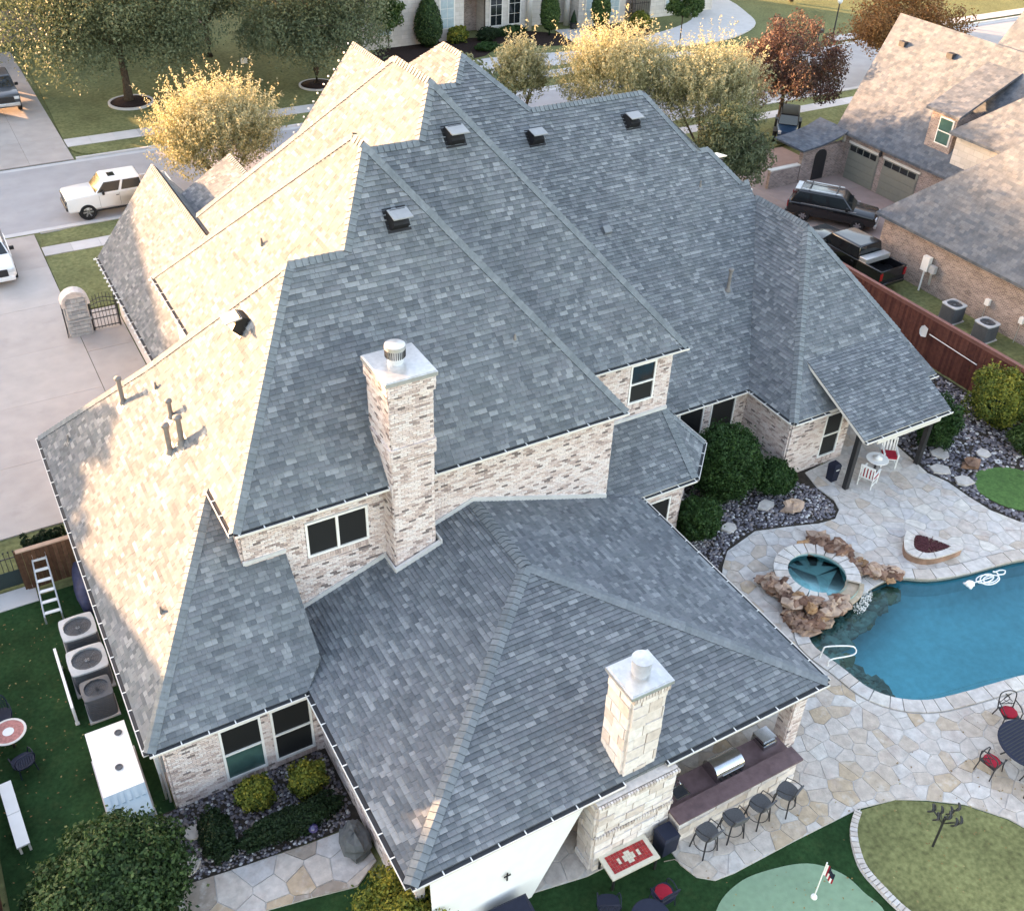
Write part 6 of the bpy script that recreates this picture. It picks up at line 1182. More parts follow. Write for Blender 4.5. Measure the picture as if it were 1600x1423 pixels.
# ------------------------------------------------------------------ vehicles (x forward, origin on the ground)
def paint(name, c, rough=.3): return mat(name, c, rough, 2, .03, spec=.5, coat=.6)
def sect(x, hw, zb, zt, r=.16, k=.88): return [(x, -hw * .9, zb), (x, -hw, zb + .14), (x, -hw, zt - r), (x, -hw * (.5 + k / 2 + .025), zt - r * .35), (x, -hw * k, zt), (x, hw * k, zt), (x, hw * (.5 + k / 2 + .025), zt - r * .35), (x, hw, zt - r), (x, hw, zb + .14), (x, hw * .9, zb)]
def loft(mb, S, tone=.5):
    n = len(S[0]); vs = [p for s in S for p in s]; fs = []
    for i in range(len(S) - 1):
        for k in range(n): l = (k + 1) % n; fs.append((i * n + k, (i + 1) * n + k, (i + 1) * n + l, i * n + l))
    fs.append(tuple(range(n))); fs.append(tuple((len(S) - 1) * n + k for k in reversed(range(n)))); mb.add(vs, fs, tone)
def bevel(o, w=.05, seg=2):
    b = o.modifiers.new('bevel', 'BEVEL'); b.width = w; b.segments = seg; b.limit_method = 'ANGLE'; b.angle_limit = math.radians(35); smooth_by_angle(o, 50)
def wheel(t, x, y, r, w_=.26, rimm=None):
    s = 1 if y > 0 else -1; mb = MB(); pr = [(r * .62, -w_ / 2), (r * .93, -w_ / 2), (r, -w_ / 2 + .05), (r, w_ / 2 - .05), (r * .93, w_ / 2), (r * .62, w_ / 2)]; mb.lathe(pr, (0, 0, 0), 24, cap=False)
    o = mb.build('wheel', M_TYRE, t, loc=(x, y, r)); o.rotation_euler = (-s * math.pi / 2, 0, 0)
    mb = MB(); mb.lathe([(r * .64, .06), (r * .6, .1), (r * .55, .05), (0, .05)], (0, 0, 0), 24); mb.build('hub', M_DKMET, o)
    for k in range(6): a = k * math.pi / 3; mb = MB(); mb.box((r * .33 * math.cos(a), r * .33 * math.sin(a), .085), (r * .55, .075, .04), a); mb.build('spoke', rimm or M_RIM, o)
    mb = MB(); mb.lathe([(r * 1.14, -.02), (r * 1.14, .02), (0, .02)], (0, 0, 0), 24); ar = mb.build('wheel_arch', M_BLACK, t, loc=(x, y - s * .05, r + .02)); ar.rotation_euler = (-s * math.pi / 2, 0, 0)
def cabin(t, xb0, xb1, xt0, xt1, zb, zt, hwb, hwt, pm, split=(.5,), gm=None, roofm=None):
    """greenhouse: body-coloured block with glass set into each side"""
    gm = gm or M_GLASS; B = [(xb1, -hwb, zb), (xb0, -hwb, zb), (xb0, hwb, zb), (xb1, hwb, zb)]; T = [(xt1, -hwt, zt), (xt0, -hwt, zt), (xt0, hwt, zt), (xt1, hwt, zt)]
    mb = MB(); mb.hexa(B + T); o = mb.build('cabin', pm, t); bevel(o, .1, 4)
    if roofm: mb = MB(); mb.hexa([(p[0], p[1] * .96, p[2] - .01) for p in T] + [(p[0] * .98, p[1] * .92, p[2] + .035) for p in T]); r_ = mb.build('roof_panel', roofm, t); bevel(r_, .03)
    def pane(b0, b1, t0, t1, u0, u1, v0, v1):
        b0, b1, t0, t1 = map(Vector, (b0, b1, t0, t1)); nrm = (b1 - b0).cross(t0 - b0).normalized(); f = lambda u, v: b0.lerp(b1, u).lerp(t0.lerp(t1, u), v)
        q = [f(u0, v0), f(u1, v0), f(u1, v1), f(u0, v1)]; mb = MB(); mb.hexa([p - nrm * .01 for p in q] + [p + nrm * .012 for p in q]); mb.build('window', gm, t)
    e = [0] + list(split) + [1]
    for i in range(len(e) - 1): pane(B[0], B[1], T[0], T[1], e[i] + .035, e[i + 1] - .025, .1, .86); pane(B[2], B[3], T[2], T[3], 1 - e[i + 1] + .025, 1 - e[i] - .035, .1, .86)
    pane(B[1], B[2], T[1], T[2], .05, .95, .08, .9); pane(B[3], B[0], T[3], T[0], .06, .94, .12, .88)
def front_end(t, x, hw, z, glow=M_WHITE, grille=M_DKMET, lamp=None):
    mb = MB(); mb.box((x + .02, 0, z), (.1, hw * 1.25, .36)); mb.build('grille', grille, t)
    for s in (-1, 1): mb = MB(); mb.box((x - .03, s * hw * .78, z + .1), (.2, hw * .4, .2)); o = mb.build('headlight', lamp or mat('lamp_glass', (.6, .62, .64), .15, 4, .1, spec=.8), t); bevel(o, .03)
    mb = MB(); mb.box((x + .04, 0, z - .32), (.16, hw * 1.9, .22)); o = mb.build('bumper', glow, t); bevel(o, .04)
def rear_end(t, x, hw, z, m):
    for s in (-1, 1): mb = MB(); mb.box((x, s * hw * .9, z), (.06, .16, .4)); mb.build('tail_light', mat('tail_lamp', (.3, .008, .012), .2, 4, .1, spec=.8), t)
    mb = MB(); mb.box((x - .03, 0, z - .5), (.16, hw * 1.85, .2)); o = mb.build('bumper', m, t); bevel(o, .04)
def mirrors(t, x, hw, z, m):
    for s in (-1, 1): mb = MB(); mb.box((x, s * (hw + .14), z), (.14, .24, .2)); o = mb.build('mirror', m, t); bevel(o, .03)
def seams(t, xs, hw, z0, z1):
    for x in xs:
        for s in (-1, 1): mb = MB(); mb.box((x, s * (hw + .002), (z0 + z1) / 2), (.012, .006, z1 - z0)); mb.build('door_seam', M_BLACK, t)
    for x in xs[1:]:
        for s in (-1, 1): mb = MB(); mb.box((x + .12, s * (hw + .015), z1 - .1), (.16, .03, .035)); mb.build('door_handle', M_DKMET, t)
def pickup(name, label, loc, rz, pm, chrome=M_METAL, lamp=None, grp=None, toolbox=False, sunroof=False):
    t = thing(name, label, 'truck', loc, rz, grp); hw = 1.0
    mb = MB(); loft(mb, [sect(3.0, .93, .6, 1.34, .08, .93), sect(2.9, .99, .52, 1.4, .08, .93), sect(2.0, hw, .5, 1.46, .1, .93), sect(1.3, hw, .5, 1.48, .1, .93), sect(-1.38, hw, .5, 1.46, .1, .93), sect(-1.4, hw, .5, 1.46, .1, .93)]); o = mb.build('body', pm, t); bevel(o, .06, 3)
    mb = MB(); mb.bbox(-3.1, -1.41, -hw, hw, .5, .86); mb.build('bed_floor', M_BLACK, t)
    for nm, b in (('bed_side', (-3.1, -1.41, -hw, -hw + .12, .861, 1.45)), ('bed_side', (-3.1, -1.41, hw - .12, hw, .861, 1.45)), ('bed_front', (-1.48, -1.41, -hw + .121, hw - .121, .861, 1.45)), ('tailgate', (-3.1, -3.02, -hw + .121, hw - .121, .861, 1.43))): mb = MB(); mb.bbox(*b); o = mb.build(nm, pm, t); bevel(o, .025)
    cabin(t, 1.4, -1.38, .75, -1.28, 1.42, 2.12, .97, .84, pm, (.5,))
    front_end(t, 2.98, .95, 1.08, chrome, lamp=lamp); rear_end(t, -3.12, hw, 1.12, chrome); mirrors(t, .95, .98, 1.52, M_BLACK); seams(t, (1.2, .05, -1.2), hw, .65, 1.34)
    for x in (1.95, -2.1):
        for y in (-.9, .9): wheel(t, x, y, .47)
    for s in (-1, 1): mb = MB(); mb.box((.2, s * 1.02, .5), (2.6, .14, .06)); mb.build('running_board', M_BLACK, t)
    if toolbox: mb = MB(); mb.box((-1.7, 0, 1.5), (.5, 1.86, .3)); o = mb.build('toolbox', M_METAL, t); bevel(o, .02)
    if sunroof: mb = MB(); mb.box((.2, 0, 2.125), (.4, .6, .014)); mb.build('sunroof', M_GLASS, t)
    return t
def wagon(name, label, loc, rz, pm, L=5.1, cat='suv', rack=True, trim=M_METAL, zr=1.88, nose=None, grp=None):
    t = thing(name, label, cat, loc, rz, grp); h = L / 2; hw = .98
    mb = MB(); loft(mb, [sect(h, .84, .5, .95), sect(h - .15, .95, .42, 1.06), sect(h - 1.4, hw, .4, 1.16), sect(h - 1.9, hw, .4, 1.18), sect(-h + .35, hw, .4, 1.18), sect(-h + .05, .95, .45, 1.14), sect(-h, .88, .55, 1.05)]); o = mb.build('body', pm, t); bevel(o, .04)
    cabin(t, h - 1.35, -h + .12, h - 2.15, -h + .5, 1.14, zr, .94, .74, pm, (.3, .62))
    front_end(t, h - .03, .88, .78, trim); rear_end(t, -h + .02, .95, .98, pm); mirrors(t, h - 1.75, .95, 1.3, M_BLACK); seams(t, (h - 1.6, h - 2.75, h - 3.8), hw, .5, 1.1)
    for x in (h - .98, -h + 1.05):
        for y in (-.87, .87): wheel(t, x, y, .38)
    if rack:
        for s in (-1, 1): mb = MB(); mb.tube([(h - 2.3, s * .66, zr + .07), (-h + .7, s * .66, zr + .07)], .03, 6); mb.build('roof_rail', M_WHITE if s > 0 else M_METAL, t)
        for x in (h - 2.6, -h + 1.1): mb = MB(); mb.box((x, 0, zr + .08), (.07, 1.34, .04)); mb.build('cross_bar', M_DKMET, t)
        mb = MB(); mb.box((-h + .42, 0, zr - .02), (.3, 1.3, .05)); mb.build('spoiler', M_METAL, t)
    for s in (-1, 1): mb = MB(); mb.box((-.2, s * .965, 1.165), (L * .62, .03, .025)); mb.build('belt_trim', M_METAL, t)
    return t
PW_ = paint('white_car_paint', (.75, .75, .75)); PB_ = paint('black_car_paint', (.008, .008, .01), .2); PG_ = paint('dark_car_paint', (.05, .06, .075)); PU_ = paint('blue_car_paint', (.02, .06, .13))
pickup('pickup_truck', 'white pickup truck parked on the street beside the garage roof', (9.1, 61.45, .01), math.pi, PW_, M_DKMET, M_GLASS, sunroof=True)
pickup('pickup_truck', 'dark grey pickup truck parked on the far driveway at the upper left', (5.75, 83.2, .11), -math.pi / 2, PG_)
wagon('parked_car', 'white car cut off by the left edge on the driveway', (1.35, 56.2, .06), -math.pi / 2, PW_, 4.7, 'car', False, PW_, 1.6)
wagon('parked_suv', 'black suv with roof rails in front of the neighbour garage', (46.9, 41.3, .05), -.93, PB_, 5.3)
pickup('pickup_truck', 'black pickup truck with pale toolbox behind the red fence', (43.0, 36.0, .05), 1.6, PB_, PB_, None, toolbox=True)
# boxy blue off-roader
jp = thing('off_road_car', 'blue off-roader with black top behind the neighbour entrance roof', 'car', (54.2, 53.6, .09), -2.35); mb = MB(); loft(mb, [sect(2.0, .6, .6, 1.02, .1), sect(1.2, .68, .55, 1.08, .1), sect(.7, .75, .5, 1.1, .1), sect(-2.0, .78, .5, 1.12, .1)]); o = mb.build('body', PU_, jp); bevel(o, .03)
cabin(jp, .75, -1.98, .5, -1.95, 1.1, 1.8, .74, .66, M_BLACK, (.4, .7)); front_end(jp, 1.98, .6, .85, M_DKMET, PU_)
for x in (1.35, -1.35):
    for y in (-.8, .8): wheel(jp, x, y, .42, .28); mb = MB(); mb.box((x, y, .92), (1.0, .3, .06)); mb.build('fender', M_BLACK, jp)
# ------------------------------------------------------------------ neighbouring houses
def uvwall(mb, p, q, z0, z1):
    """wall quad from p to q in plan, outside on the right of p->q"""
    k = len(mb.v); L = math.hypot(q[0] - p[0], q[1] - p[1]); mb.add([(p[0], p[1], z0), (q[0], q[1], z0), (q[0], q[1], z1), (p[0], p[1], z1)], [(0, 1, 2, 3)])
    if mb.uv is None: mb.uv = []
    mb.uv += [(0, z0), (L, z0), (L, z1), (0, z1)]
def uvbox(mb, x0, x1, y0, y1, z0, z1):
    c = [(x0, y0), (x1, y0), (x1, y1), (x0, y1)]
    for i in range(4): uvwall(mb, c[i], c[(i + 1) % 4], z0, z1)
def slabp(name, fr, a, b, c, d, h0, h1, m, par):
    mb = MB(); mb.hexa([fr.p(a, c, h0), fr.p(b, c, h0), fr.p(b, d, h0), fr.p(a, d, h0), fr.p(a, c, h1), fr.p(b, c, h1), fr.p(b, d, h1), fr.p(a, d, h1)]); return mb.build(name, m, par)
nb = thing('neighbour_house', 'neighbouring brick house with speckled shingle roofs and twin garage doors', 'house', (0, 0, 0))
for P, poly in (((52.4, 0, 3.0, 1.02, 0), [(52.4, 33), (52.4, 47.5), (58.4, 49.6), (58.4, 33)]), ((58.4, 0, 9.12, -1.02, 0), [(64.4, 33), (64.4, 47.5), (58.4, 49.6), (58.4, 33)]), ((44.8, 0, 3.0, 1.07, 0), [(44.8, 8), (44.8, 36.4), (49.3, 31.9), (49.3, 8)]), ((0, 36.4, 3.0, 0, -1.07), [(44.8, 36.4), (53.8, 36.4), (53, 31.9), (49.3, 31.9)]),
                ((49.3, 0, 7.815, -1.07, 0), [(49.3, 8), (49.3, 31.9), (53.8, 31.9), (53.8, 8)]), ((52.6, 0, 5.5, 1.0, 0), [(52.6, 24), (52.6, 39.05), (56.6, 35.0), (56.6, 24)]), ((0, 39.05, 5.5, 0, -1.0), [(52.6, 39.05), (62, 39.05), (60, 35), (56.6, 35)]), ((53.0, 0, 6.25, .45, 0), [(53.0, 38.9), (53.0, 41.4), (57.5, 41.4), (57.5, 38.9)]), ((57, 0, 7.0, .95, 0), [(57, 26), (57, 42.0), (62.5, 42.6), (66, 42.8), (66, 26)]), ((61.5, 0, 8.9, .75, 0), [(61.5, 36), (61.5, 42.4), (66, 45.5), (66, 36)])):
    mb = MB(); deck(mb, P, poly, .15); mb.build('roof', [M_SHFAR2, M_CREAM], nb)
mb = MB(); uvbox(mb, 45.2, 53.4, 8, 36.0, 0, 2.95); mb.build('wall', M_BRFAR, nb)
mb = MB(); uvbox(mb, 52.75, 64, 33, 47.0, 0, 2.95); mb.build('wall', M_BRFAR, nb)
mb = MB(); uvbox(mb, 53.0, 61.6, 24, 38.7, 2.9, 5.45); mb.build('wall', M_STONEF, nb)
mb = MB(); uvbox(mb, 53.3, 57, 39.2, 41.1, 3.2, 6.22); mb.build('dormer', M_BRFAR, nb)
mb = MB(); uvbox(mb, 57.6, 66, 27, 42, 6, 7.2); mb.build('upper_wall', M_BRFAR, nb)
fr = Frame((52.75, 47.0, 0), (0, -1, 0), (0, 0, 1))
for a, b in ((.75, 3.3), (3.75, 6.6)):
    slabp('garage_door', fr, a, b, 0.05, 2.35, -.02, .03, M_BEIGE, nb)
    for k_ in range(4): slabp('door_panel', fr, a + .06, b - .06, .1 + k_ * .45, .5 + k_ * .45, .031, .05, M_BEIGE, nb)
    for k_ in range(4): slabp('door_pane', fr, a + .1 + k_ * (b - a - .2) / 4, a + .02 + (k_ + 1) * (b - a - .2) / 4, 1.93, 2.27, .031, .05, M_GLASS, nb)
    slabp('door_frame', fr, a - .1, b + .1, 2.36, 2.5, .0, .07, M_CREAM, nb)
slabp('corner_trim', fr, .1, .25, 0, 2.8, 0, .08, M_CREAM, nb)
mb = MB(); mb.lathe([(.05, 0), (.12, .1), (.1, .3), (.02, .4)], (52.55, 43.5, 2.4), 10); mb.build('wall_lamp', M_DKMET, nb)
fr = Frame((53.3, 41.1, 0), (0, -1, 0), (0, 0, 1)); slabp('window', fr, .7, 1.75, 4.3, 5.9, 0, .06, M_WHITE, nb); slabp('pane', fr, .78, 1.67, 4.38, 5.05, .03, .08, M_GLASSG, nb); slabp('pane', fr, .78, 1.67, 5.12, 5.82, .03, .08, M_GLASSG, nb)
fr = Frame((45.2, 36.0, 0), (0, -1, 0), (0, 0, 1)); slabp('window', fr, 11.0, 12.4, .5, 2.2, 0, .06, M_WHITE, nb); slabp('pane', fr, 11.1, 12.3, .6, 2.1, .03, .08, M_GLASS, nb)
# curved entrance roof and arched gate wall
mb = MB(); cur = [(52.6, 3.15), (51.5, 2.75), (50.3, 2.5), (48.8, 2.35)]
for i in range(3):
    k = len(mb.v); (a, z0), (b, z1) = cur[i], cur[i + 1]; mb.add([(a, 46.45, z0), (b, 46.45, z1), (b, 49.2, z1), (a, 49.2, z0), (a, 46.45, z0 - .12), (b, 46.45, z1 - .12), (b, 49.2, z1 - .12), (a, 49.2, z0 - .12)], [(0, 3, 2, 1), (0, 1, 5, 4), (1, 2, 6, 5), (2, 3, 7, 6)]); mb.uv = (mb.uv or []) + [(p[1], p[0]) for p in mb.v[k:]]
mb.build('entrance_roof', M_SHFAR2, nb)
mb = MB(); uvbox(mb, 49.1, 52.74, 46.7, 47.0, 0, 2.3); mb.build('entrance_wall', M_BRFAR, nb); fr = Frame((49.1, 46.7, 0), X, (0, 0, 1)); mb = MB(); arch = [(1.1, 0.1), (2.1, .1), (2.1, 1.7)] + [(1.6 + .5 * math.cos(a * math.pi / 8), 1.7 + .4 * math.sin(a * math.pi / 8)) for a in range(1, 8)] + [(1.1, 1.7)]
n = len(arch); mb.add([fr.p(a, b, .01) for a, b in arch] + [fr.p(a, b, .05) for a, b in arch], [tuple(range(n, 2 * n))] + [(i, (i + 1) % n, n + (i + 1) % n, n + i) for i in range(n)]); mb.build('arched_gate', M_DKMET, nb)
mb = MB(); uvbox(mb, 46.6, 49.08, 46.75, 47.0, 0, 1.25); mb.build('garden_wall', M_BRFAR, nb); mb = MB(); mb.bbox(46.55, 49.08, 46.7, 47.05, 1.25, 1.33); mb.build('wall_cap', M_CREAM, nb)
# roof vents and pipes of the neighbour
for x, y in ((57.0, 47.6), (57.2, 43.9)): mb = MB(); z = 3 + 1.02 * (x - 52.4); mb.box((x, y, z + .12), (.35, .45, .3), 0); mb.build('roof_vent', M_GUT, nb)
for x, y, z in ((49.0, 30.9, 7.4), (49.1, 29.0, 7.5)): mb = MB(); mb.tube([(x, y, z), (x, y, z + 1.3)], .08, 8); mb.build('vent_pipe', M_METAL, nb)
condenser((43.9, 29.3, 0), .95, .95, 'neighbour condenser nearest the meter boxes', M_ACTOP); condenser((43.9, 27.2, 0), .95, .95, 'neighbour condenser nearest the right edge', M_ACTOP)
mt = thing('meter_boxes', 'pale meter boxes on the neighbour brick wall', 'meter box', (45.0, 32.4, 0)); mb = MB(); mb.bbox(-.15, .1, -.2, .25, 1.2, 2.0); mb.build('main_box', M_WHITE, mt); mb = MB(); mb.bbox(-.13, .1, -.65, -.3, 1.25, 1.65); mb.build('side_box', M_ACTOP, mt); mb = MB(); mb.tube([(-.04, .02, 0), (-.04, .02, 1.2)], .05, 8); mb.build('conduit', M_WHITE, mt); mb = MB(); mb.tube([(-.04, -.5, .6), (-.1, -.5, 1.25)], .06, 8); mb.build('pipe', M_METAL, mt)
for i, (y, l) in enumerate(((28.3, 'small grey disconnect box between the neighbour condensers'), (26.2, 'small white disconnect box at the right neighbour condenser'))): 
    d_ = thing('disconnect_box', l, 'switch box', (45.05, y, 1.1)); mb = MB(); mb.bbox(-.1, .1, -.12, .12, 0, .32); mb.build('box', M_WHITE, d_); mb = MB(); mb.tube([(-.04, 0, -1.1), (-.04, 0, 0)], .02, 6); mb.build('conduit', M_METAL, d_)
# ------------------------------------------------------------------ pale stone house across the street
fh = thing('stone_house', 'pale stone house with tall windows across the street', 'house', (0, 0, 0))
for x0, x1, y0 in ((33.0, 44.3, 84.9), (46.9, 51.0, 85.7), (51.1, 55.9, 86.6), (56.0, 61.3, 84.4), (64.4, 72.0, 84.6)):
    mb = MB(); uvbox(mb, x0, x1, y0, 97, 0, 7.5); mb.build('wall', M_STONEF, fh)
mb = MB(); uvbox(mb, 44.2, 47, 87.4, 97, 0, 7.5); mb.build('recess_wall', M_BRFAR, fh); mb = MB(); uvbox(mb, 61.2, 64.5, 87, 97, 0, 7.5); mb.build('recess_wall', M_BRFAR, fh)
def fwin(x, y, w_, z0, z1, m, rows=4):
    fr = Frame((x, y, 0), X, (0, 0, 1)); f = slabp('window', fr, -.1, w_ + .1, z0 - .1, z1 + .1, 0, .06, M_CREAM, fh)
    for r in range(rows):
        for c_ in range(2): slabp('pane', fr, c_ * w_ / 2 + .02, (c_ + 1) * w_ / 2 - .02, z0 + r * (z1 - z0) / rows + .02, z0 + (r + 1) * (z1 - z0) / rows - .02, .061, .075, m, f)
fwin(42.0, 84.9, 1.3, 1.2, 4.4, M_PANE); fwin(36.0, 84.9, 1.3, 1.2, 4.4, M_PANE); fwin(47.4, 85.7, 1.15, .7, 4.2, M_GLASS); fwin(49.3, 85.7, 1.15, .7, 4.2, M_GLASS); fwin(56.8, 84.4, 1.5, .6, 4.2, M_PANE); fwin(59.3, 84.4, 1.2, .6, 4.2, M_PANE); fwin(66.2, 84.6, 1.6, .6, 4.0, M_PANE)
fr = Frame((53.3, 86.6, 0), X, (0, 0, 1)); slabp('front_door', fr, 0, 1.5, .1, 3.0, 0, .08, M_DKMET, fh)
for x in (51.4, 55.5): mb = MB(); mb.cyl((x, 85.6, 0), .28, 5.5, 14); mb.build('column', M_CREAM, fh, smooth=True)
for P, poly in (((0, 84.2, 7.3, 0, .8), [(32.5, 84.2), (72.5, 84.2), (66, 91), (39, 91)]), ((0, 91, 12.74, 0, -.8), [(39, 91), (66, 91), (72, 98), (33, 98)])): mb = MB(); deck(mb, P, poly); mb.build('roof', [M_SHFAR2, M_CREAM], fh)
gt3 = thing('far_gate', 'black iron gate between the pale house walls at the top', 'gate', (62.9, 84.8, 0))
for i in range(12): mb = MB(); mb.tube([(0, 0, 0), (0, 0, 1.6)], .02, 5); mb.build('bar', M_DKMET, gt3, loc=(-1.4 + i * .255, 0, 0))
for z in (.2, 1.4): mb = MB(); mb.bbox(-1.5, 1.5, -.02, .02, z, z + .05); mb.build('rail', M_DKMET, gt3)
def cone(name, label, base, r, h, seed, kind='yew', z0=.1, n=7000, size=.08, group='clipped evergreens'):
    rg = np.random.default_rng(seed); t = thing(name, label, 'topiary', base, 0, group); u = rg.random(n) ** .8; a = rg.uniform(0, 6.28, n); rad = r * np.sin(np.clip(u, 0, 1) ** .75 * np.pi * .97 + .05) ** .8 * (1 - .35 * u); P = np.stack([rad * np.cos(a), rad * np.sin(a), z0 + u * h], 1) * 1.0; d = np.stack([np.cos(a), np.sin(a), .5 + 0 * a], 1)
    leaves('foliage', P + rg.normal(0, .05, (n, 3)), d, size, np.clip(rg.normal(.45, .22, n), 0, 1), LM[kind], t, .6, rg, .6); mb = MB(); mb.lathe([(r * .5, z0 + .1), (r * .85, z0 + h * .3), (r * .55, z0 + h * .65), (0, z0 + h * .97)], (0, 0, 0), 14); mb.tube([(0, 0, 0), (0, 0, z0 + .3)], .07, 6); mb.build('stem', LM['dark'], t, smooth=True)
cone('topiary', 'tall dark egg shaped evergreen before the left pale wall', (40.4, 84.0, .1), 1.35, 4.4, 41, 'holly', .1)
cone('topiary', 'green cone topiary left of the front door', (52.0, 82.9, .1), .95, 3.8, 42, 'green', .5); cone('topiary', 'green cone topiary right of the front door', (57.0, 82.2, .1), .95, 3.8, 43, 'green', .5); cone('topiary', 'small round topiary by the far gate', (69.2, 83.4, .1), .7, 2.2, 44, 'green', .2, 3500)
bush('yellow_hedge', 'bright yellow green hedge below the pale window', (43.2, 83.9, .1), (1.0, .5, .8), 'lime', 6000, .07, 45, square=.6); bush('yellow_hedge', 'small yellow green shrub behind the small street tree', (61.2, 81.6, .1), (.9, .7, .8), 'lime', 4000, .08, 46); bush('far_shrub', 'dark low shrub at the mulch beside the dark windows', (48.6, 84.2, .1), (1.6, .5, .45), 'yew', 4000, .08, 47); bush('far_shrub', 'dark shrub below the russet recess wall', (46.0, 83.6, .1), (1.0, .6, .6), 'dark', 3500, .08, 48); bush('far_shrub', 'low green plants left of the curved drive', (44.6, 81.0, .1), (1.1, .6, .35), 'yew', 3000, .08, 49); bush('far_shrub', 'small yellowish shrub in the mulch right of the entry walk', (56.6, 81.0, .1), (.5, .4, .35), 'lime', 1500, .07, 50)
tree('ornamental_tree', 'multi stemmed tree before the russet recess wall', (46.2, 84.6, .1), 5, 4.2, (1.9, 1.5, 1.5), 'red', 40, 4500, .11, .08, 51); tree('ornamental_tree', 'multi stemmed tree right of the pale entry', (61.6, 83.8, .1), 5, 4.0, (1.8, 1.5, 1.4), 'red', 40, 4200, .11, .08, 52); tree('ornamental_tree', 'dark leafy tree left of the tall evergreen', (36.6, 84.0, .1), 5, 2.8, (1.6, 1.2, 2.2), 'green', 40, 5000, .12, .08, 53)
ur = thing('entry_urn', 'dark pointed urn by the front walk', 'urn', (55.2, 83.9, .12)); mb = MB(); mb.lathe([(.3, 0), (.36, .1), (.3, .5), (.38, .6)], (0, 0, 0), 16); mb.build('pot', M_DKMET, ur); mb = MB(); mb.lathe([(.3, .6), (.26, .9), (0, 1.7)], (0, 0, 0), 14); mb.build('topiary_cone', LM['dark'], ur)
lm = thing('lamp_post', 'black street lamp with pale globe at the top right', 'street lamp', (75.3, 71.0, .1)); mb = MB(); mb.tube([(0, 0, 0), (0, 0, .5), (0, 0, 3.3)], [.12, .07, .06], 8); mb.build('post', M_DKMET, lm); mb = MB(); mb.lathe([(.1, 3.3), (.22, 3.45), (.24, 3.75), (.1, 4.05), (.03, 4.2)], (0, 0, 0), 14); mb.build('globe', mat('lamp_globe', (.75, .77, .78), .3, 2, .05), lm, smooth=True)
mx_ = thing('mailbox', 'black mailbox on a post right of the street lamp', 'mailbox', (73.2, 67.4, .1)); mx_.location = (73.2, 70.75, .1); mb = MB(); mb.bbox(-.06, .06, -.06, .06, 0, 1.5); mb.build('post', M_DKMET, mx_); mb = MB(); mb.bbox(.0, .5, -.14, .14, 1.0, 1.35); o = mb.build('box', M_DKMET, mx_); bevel(o, .05)
ys = thing('yard_sign', 'small white yard sign beyond the tree rings', 'sign', (24.2, 84.5, .1)); mb = MB(); mb.bbox(-.3, .3, -.015, .015, .3, .75); mb.build('board', M_WHITE, ys); mb = MB(); mb.tube([(0, 0, 0), (0, 0, .3)], .02, 5); mb.build('stake', M_DKMET, ys)
for i_, x_ in enumerate((-9.5, -6.0, -2.6, .5)): bush('unseen_shade_shrub', ('unseen shrub added for shade nearest the corner house', 'second unseen shrub added for shade', 'third unseen shrub added for shade', 'unseen shrub added for shade by the far driveway')[i_], (x_, 84.5, 0), (2.1, 1.6, 1.75), 'holly', 3500, .16, 80 + i_)  # shrub row added out of view so the far driveway lies in shade
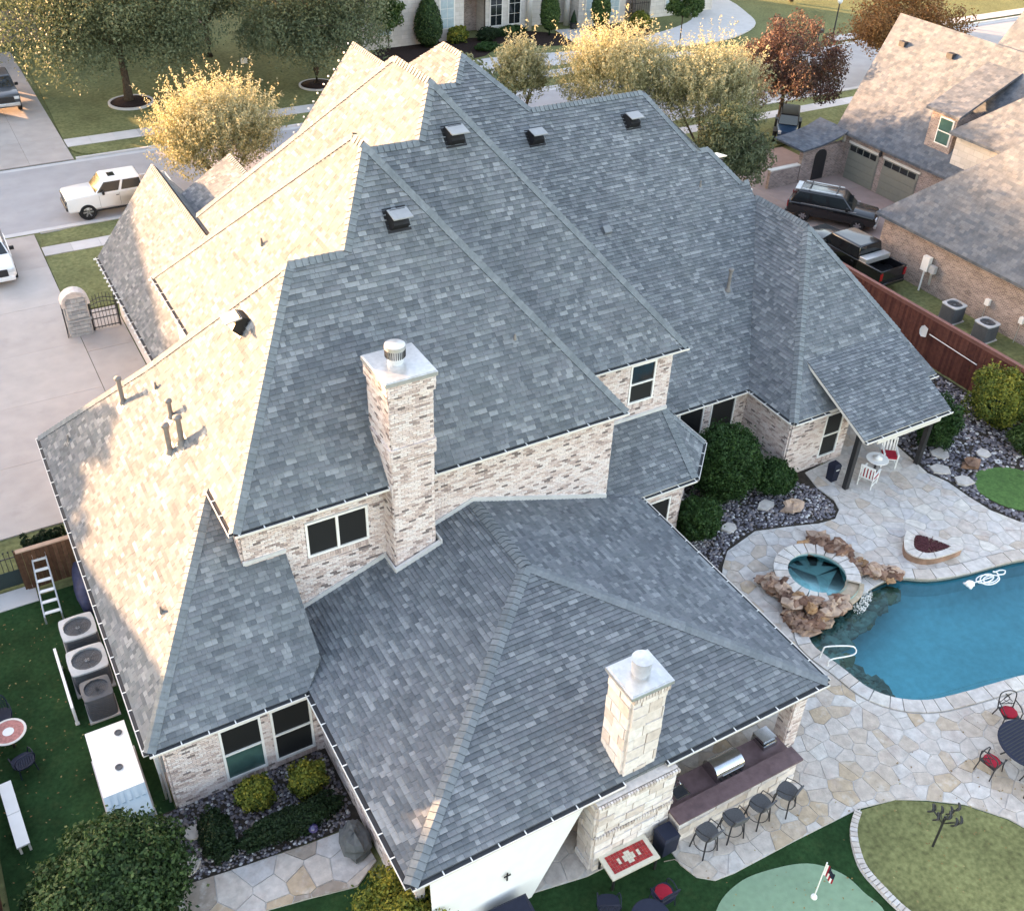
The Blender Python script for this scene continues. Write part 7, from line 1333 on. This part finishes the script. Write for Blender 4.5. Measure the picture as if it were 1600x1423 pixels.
# ------------------------------------------------------------------ unseen houses and trees, placed and sized to throw the evening shade
def hip_house(name, label, x0, x1, y0, y1, ze, pitch, ov=.5):
    t = thing(name, label, 'house', (0, 0, 0)); mb = MB(); uvbox(mb, x0, x1, y0, y1, 0, ze); mb.build('wall', M_BRFAR, t); X0, X1, Y0, Y1 = x0 - ov, x1 + ov, y0 - ov, y1 + ov; w_, d_ = X1 - X0, Y1 - Y0; h = min(w_, d_) / 2; xm, ym = (X0 + X1) / 2, (Y0 + Y1) / 2
    if w_ >= d_: a, b = (X0 + h, ym), (X1 - h, ym)
    else: a, b = (xm, Y0 + h), (xm, Y1 - h)
    c = [(X0, Y0), (X1, Y0), (X1, Y1), (X0, Y1)]; pl = [((0, Y0, ze, 0, pitch), [c[0], c[1], b, a] if w_ >= d_ else [c[0], c[1], a]), ((X1, 0, ze, -pitch, 0), [c[1], c[2], b] if w_ >= d_ else [c[1], c[2], b, a]), ((0, Y1, ze, 0, -pitch), [c[2], c[3], a, b] if w_ >= d_ else [c[2], c[3], b]), ((X0, 0, ze, pitch, 0), [c[3], c[0], a] if w_ >= d_ else [c[3], c[0], a, b])]
    for P, poly in pl: mb = MB(); deck(mb, P, poly); mb.build('roof', [M_SHFAR2, M_CREAM], t)
    fr = Frame((x1, y0, 0), (0, 1, 0), (0, 0, 1))
    for k_ in range(3): slabp('window', fr, 2 + k_ * 4, 3.3 + k_ * 4, 1, 2.6, 0, .05, M_PANE, t)
hip_house('unseen_west_house', 'unseen brick neighbour house beyond the left edge, sized for its shade', -30, -15.2, 31, 53.5, 5.9, .8); hip_house('unseen_corner_house', 'unseen brick house across the street, added for its shade', -60, -11.5, 84, 100, 6.0, .72); hip_house('added_back_house', 'brick house added behind the far oaks for its shade', -2, 25, 99, 112, 6.0, .7)  # houses put in out of sight to shade the drive, street and far lawn
tree('unseen_west_tree', 'tall leafy tree beyond the left edge by the street', (-15.2, 57.5, 0), 11, 7.0, (2.8, 2.8, 2.6), 'oak', 70, 6500, .22, .25, 61); tree('unseen_west_tree', 'second unseen tree across the street, added for its shade', (-22, 76, 0), 11, 7.2, (4.5, 4.5, 3.6), 'oak', 80, 7000, .24, .28, 62); tree('unseen_west_tree', 'third unseen tree at the corner house, added for its shade', (-11, 79, 0), 10, 6.6, (4.5, 4.2, 3.4), 'oak', 80, 7000, .24, .28, 63); tree('unseen_west_tree', 'unseen low tree beside the far driveway, added for its shade', (0.3, 80.5, 0), 4, 2.4, (2.4, 2.4, 1.7), 'oak', 40, 4000, .2, .15, 64)  # first tree follows its shadow on the west slope; others added for shade
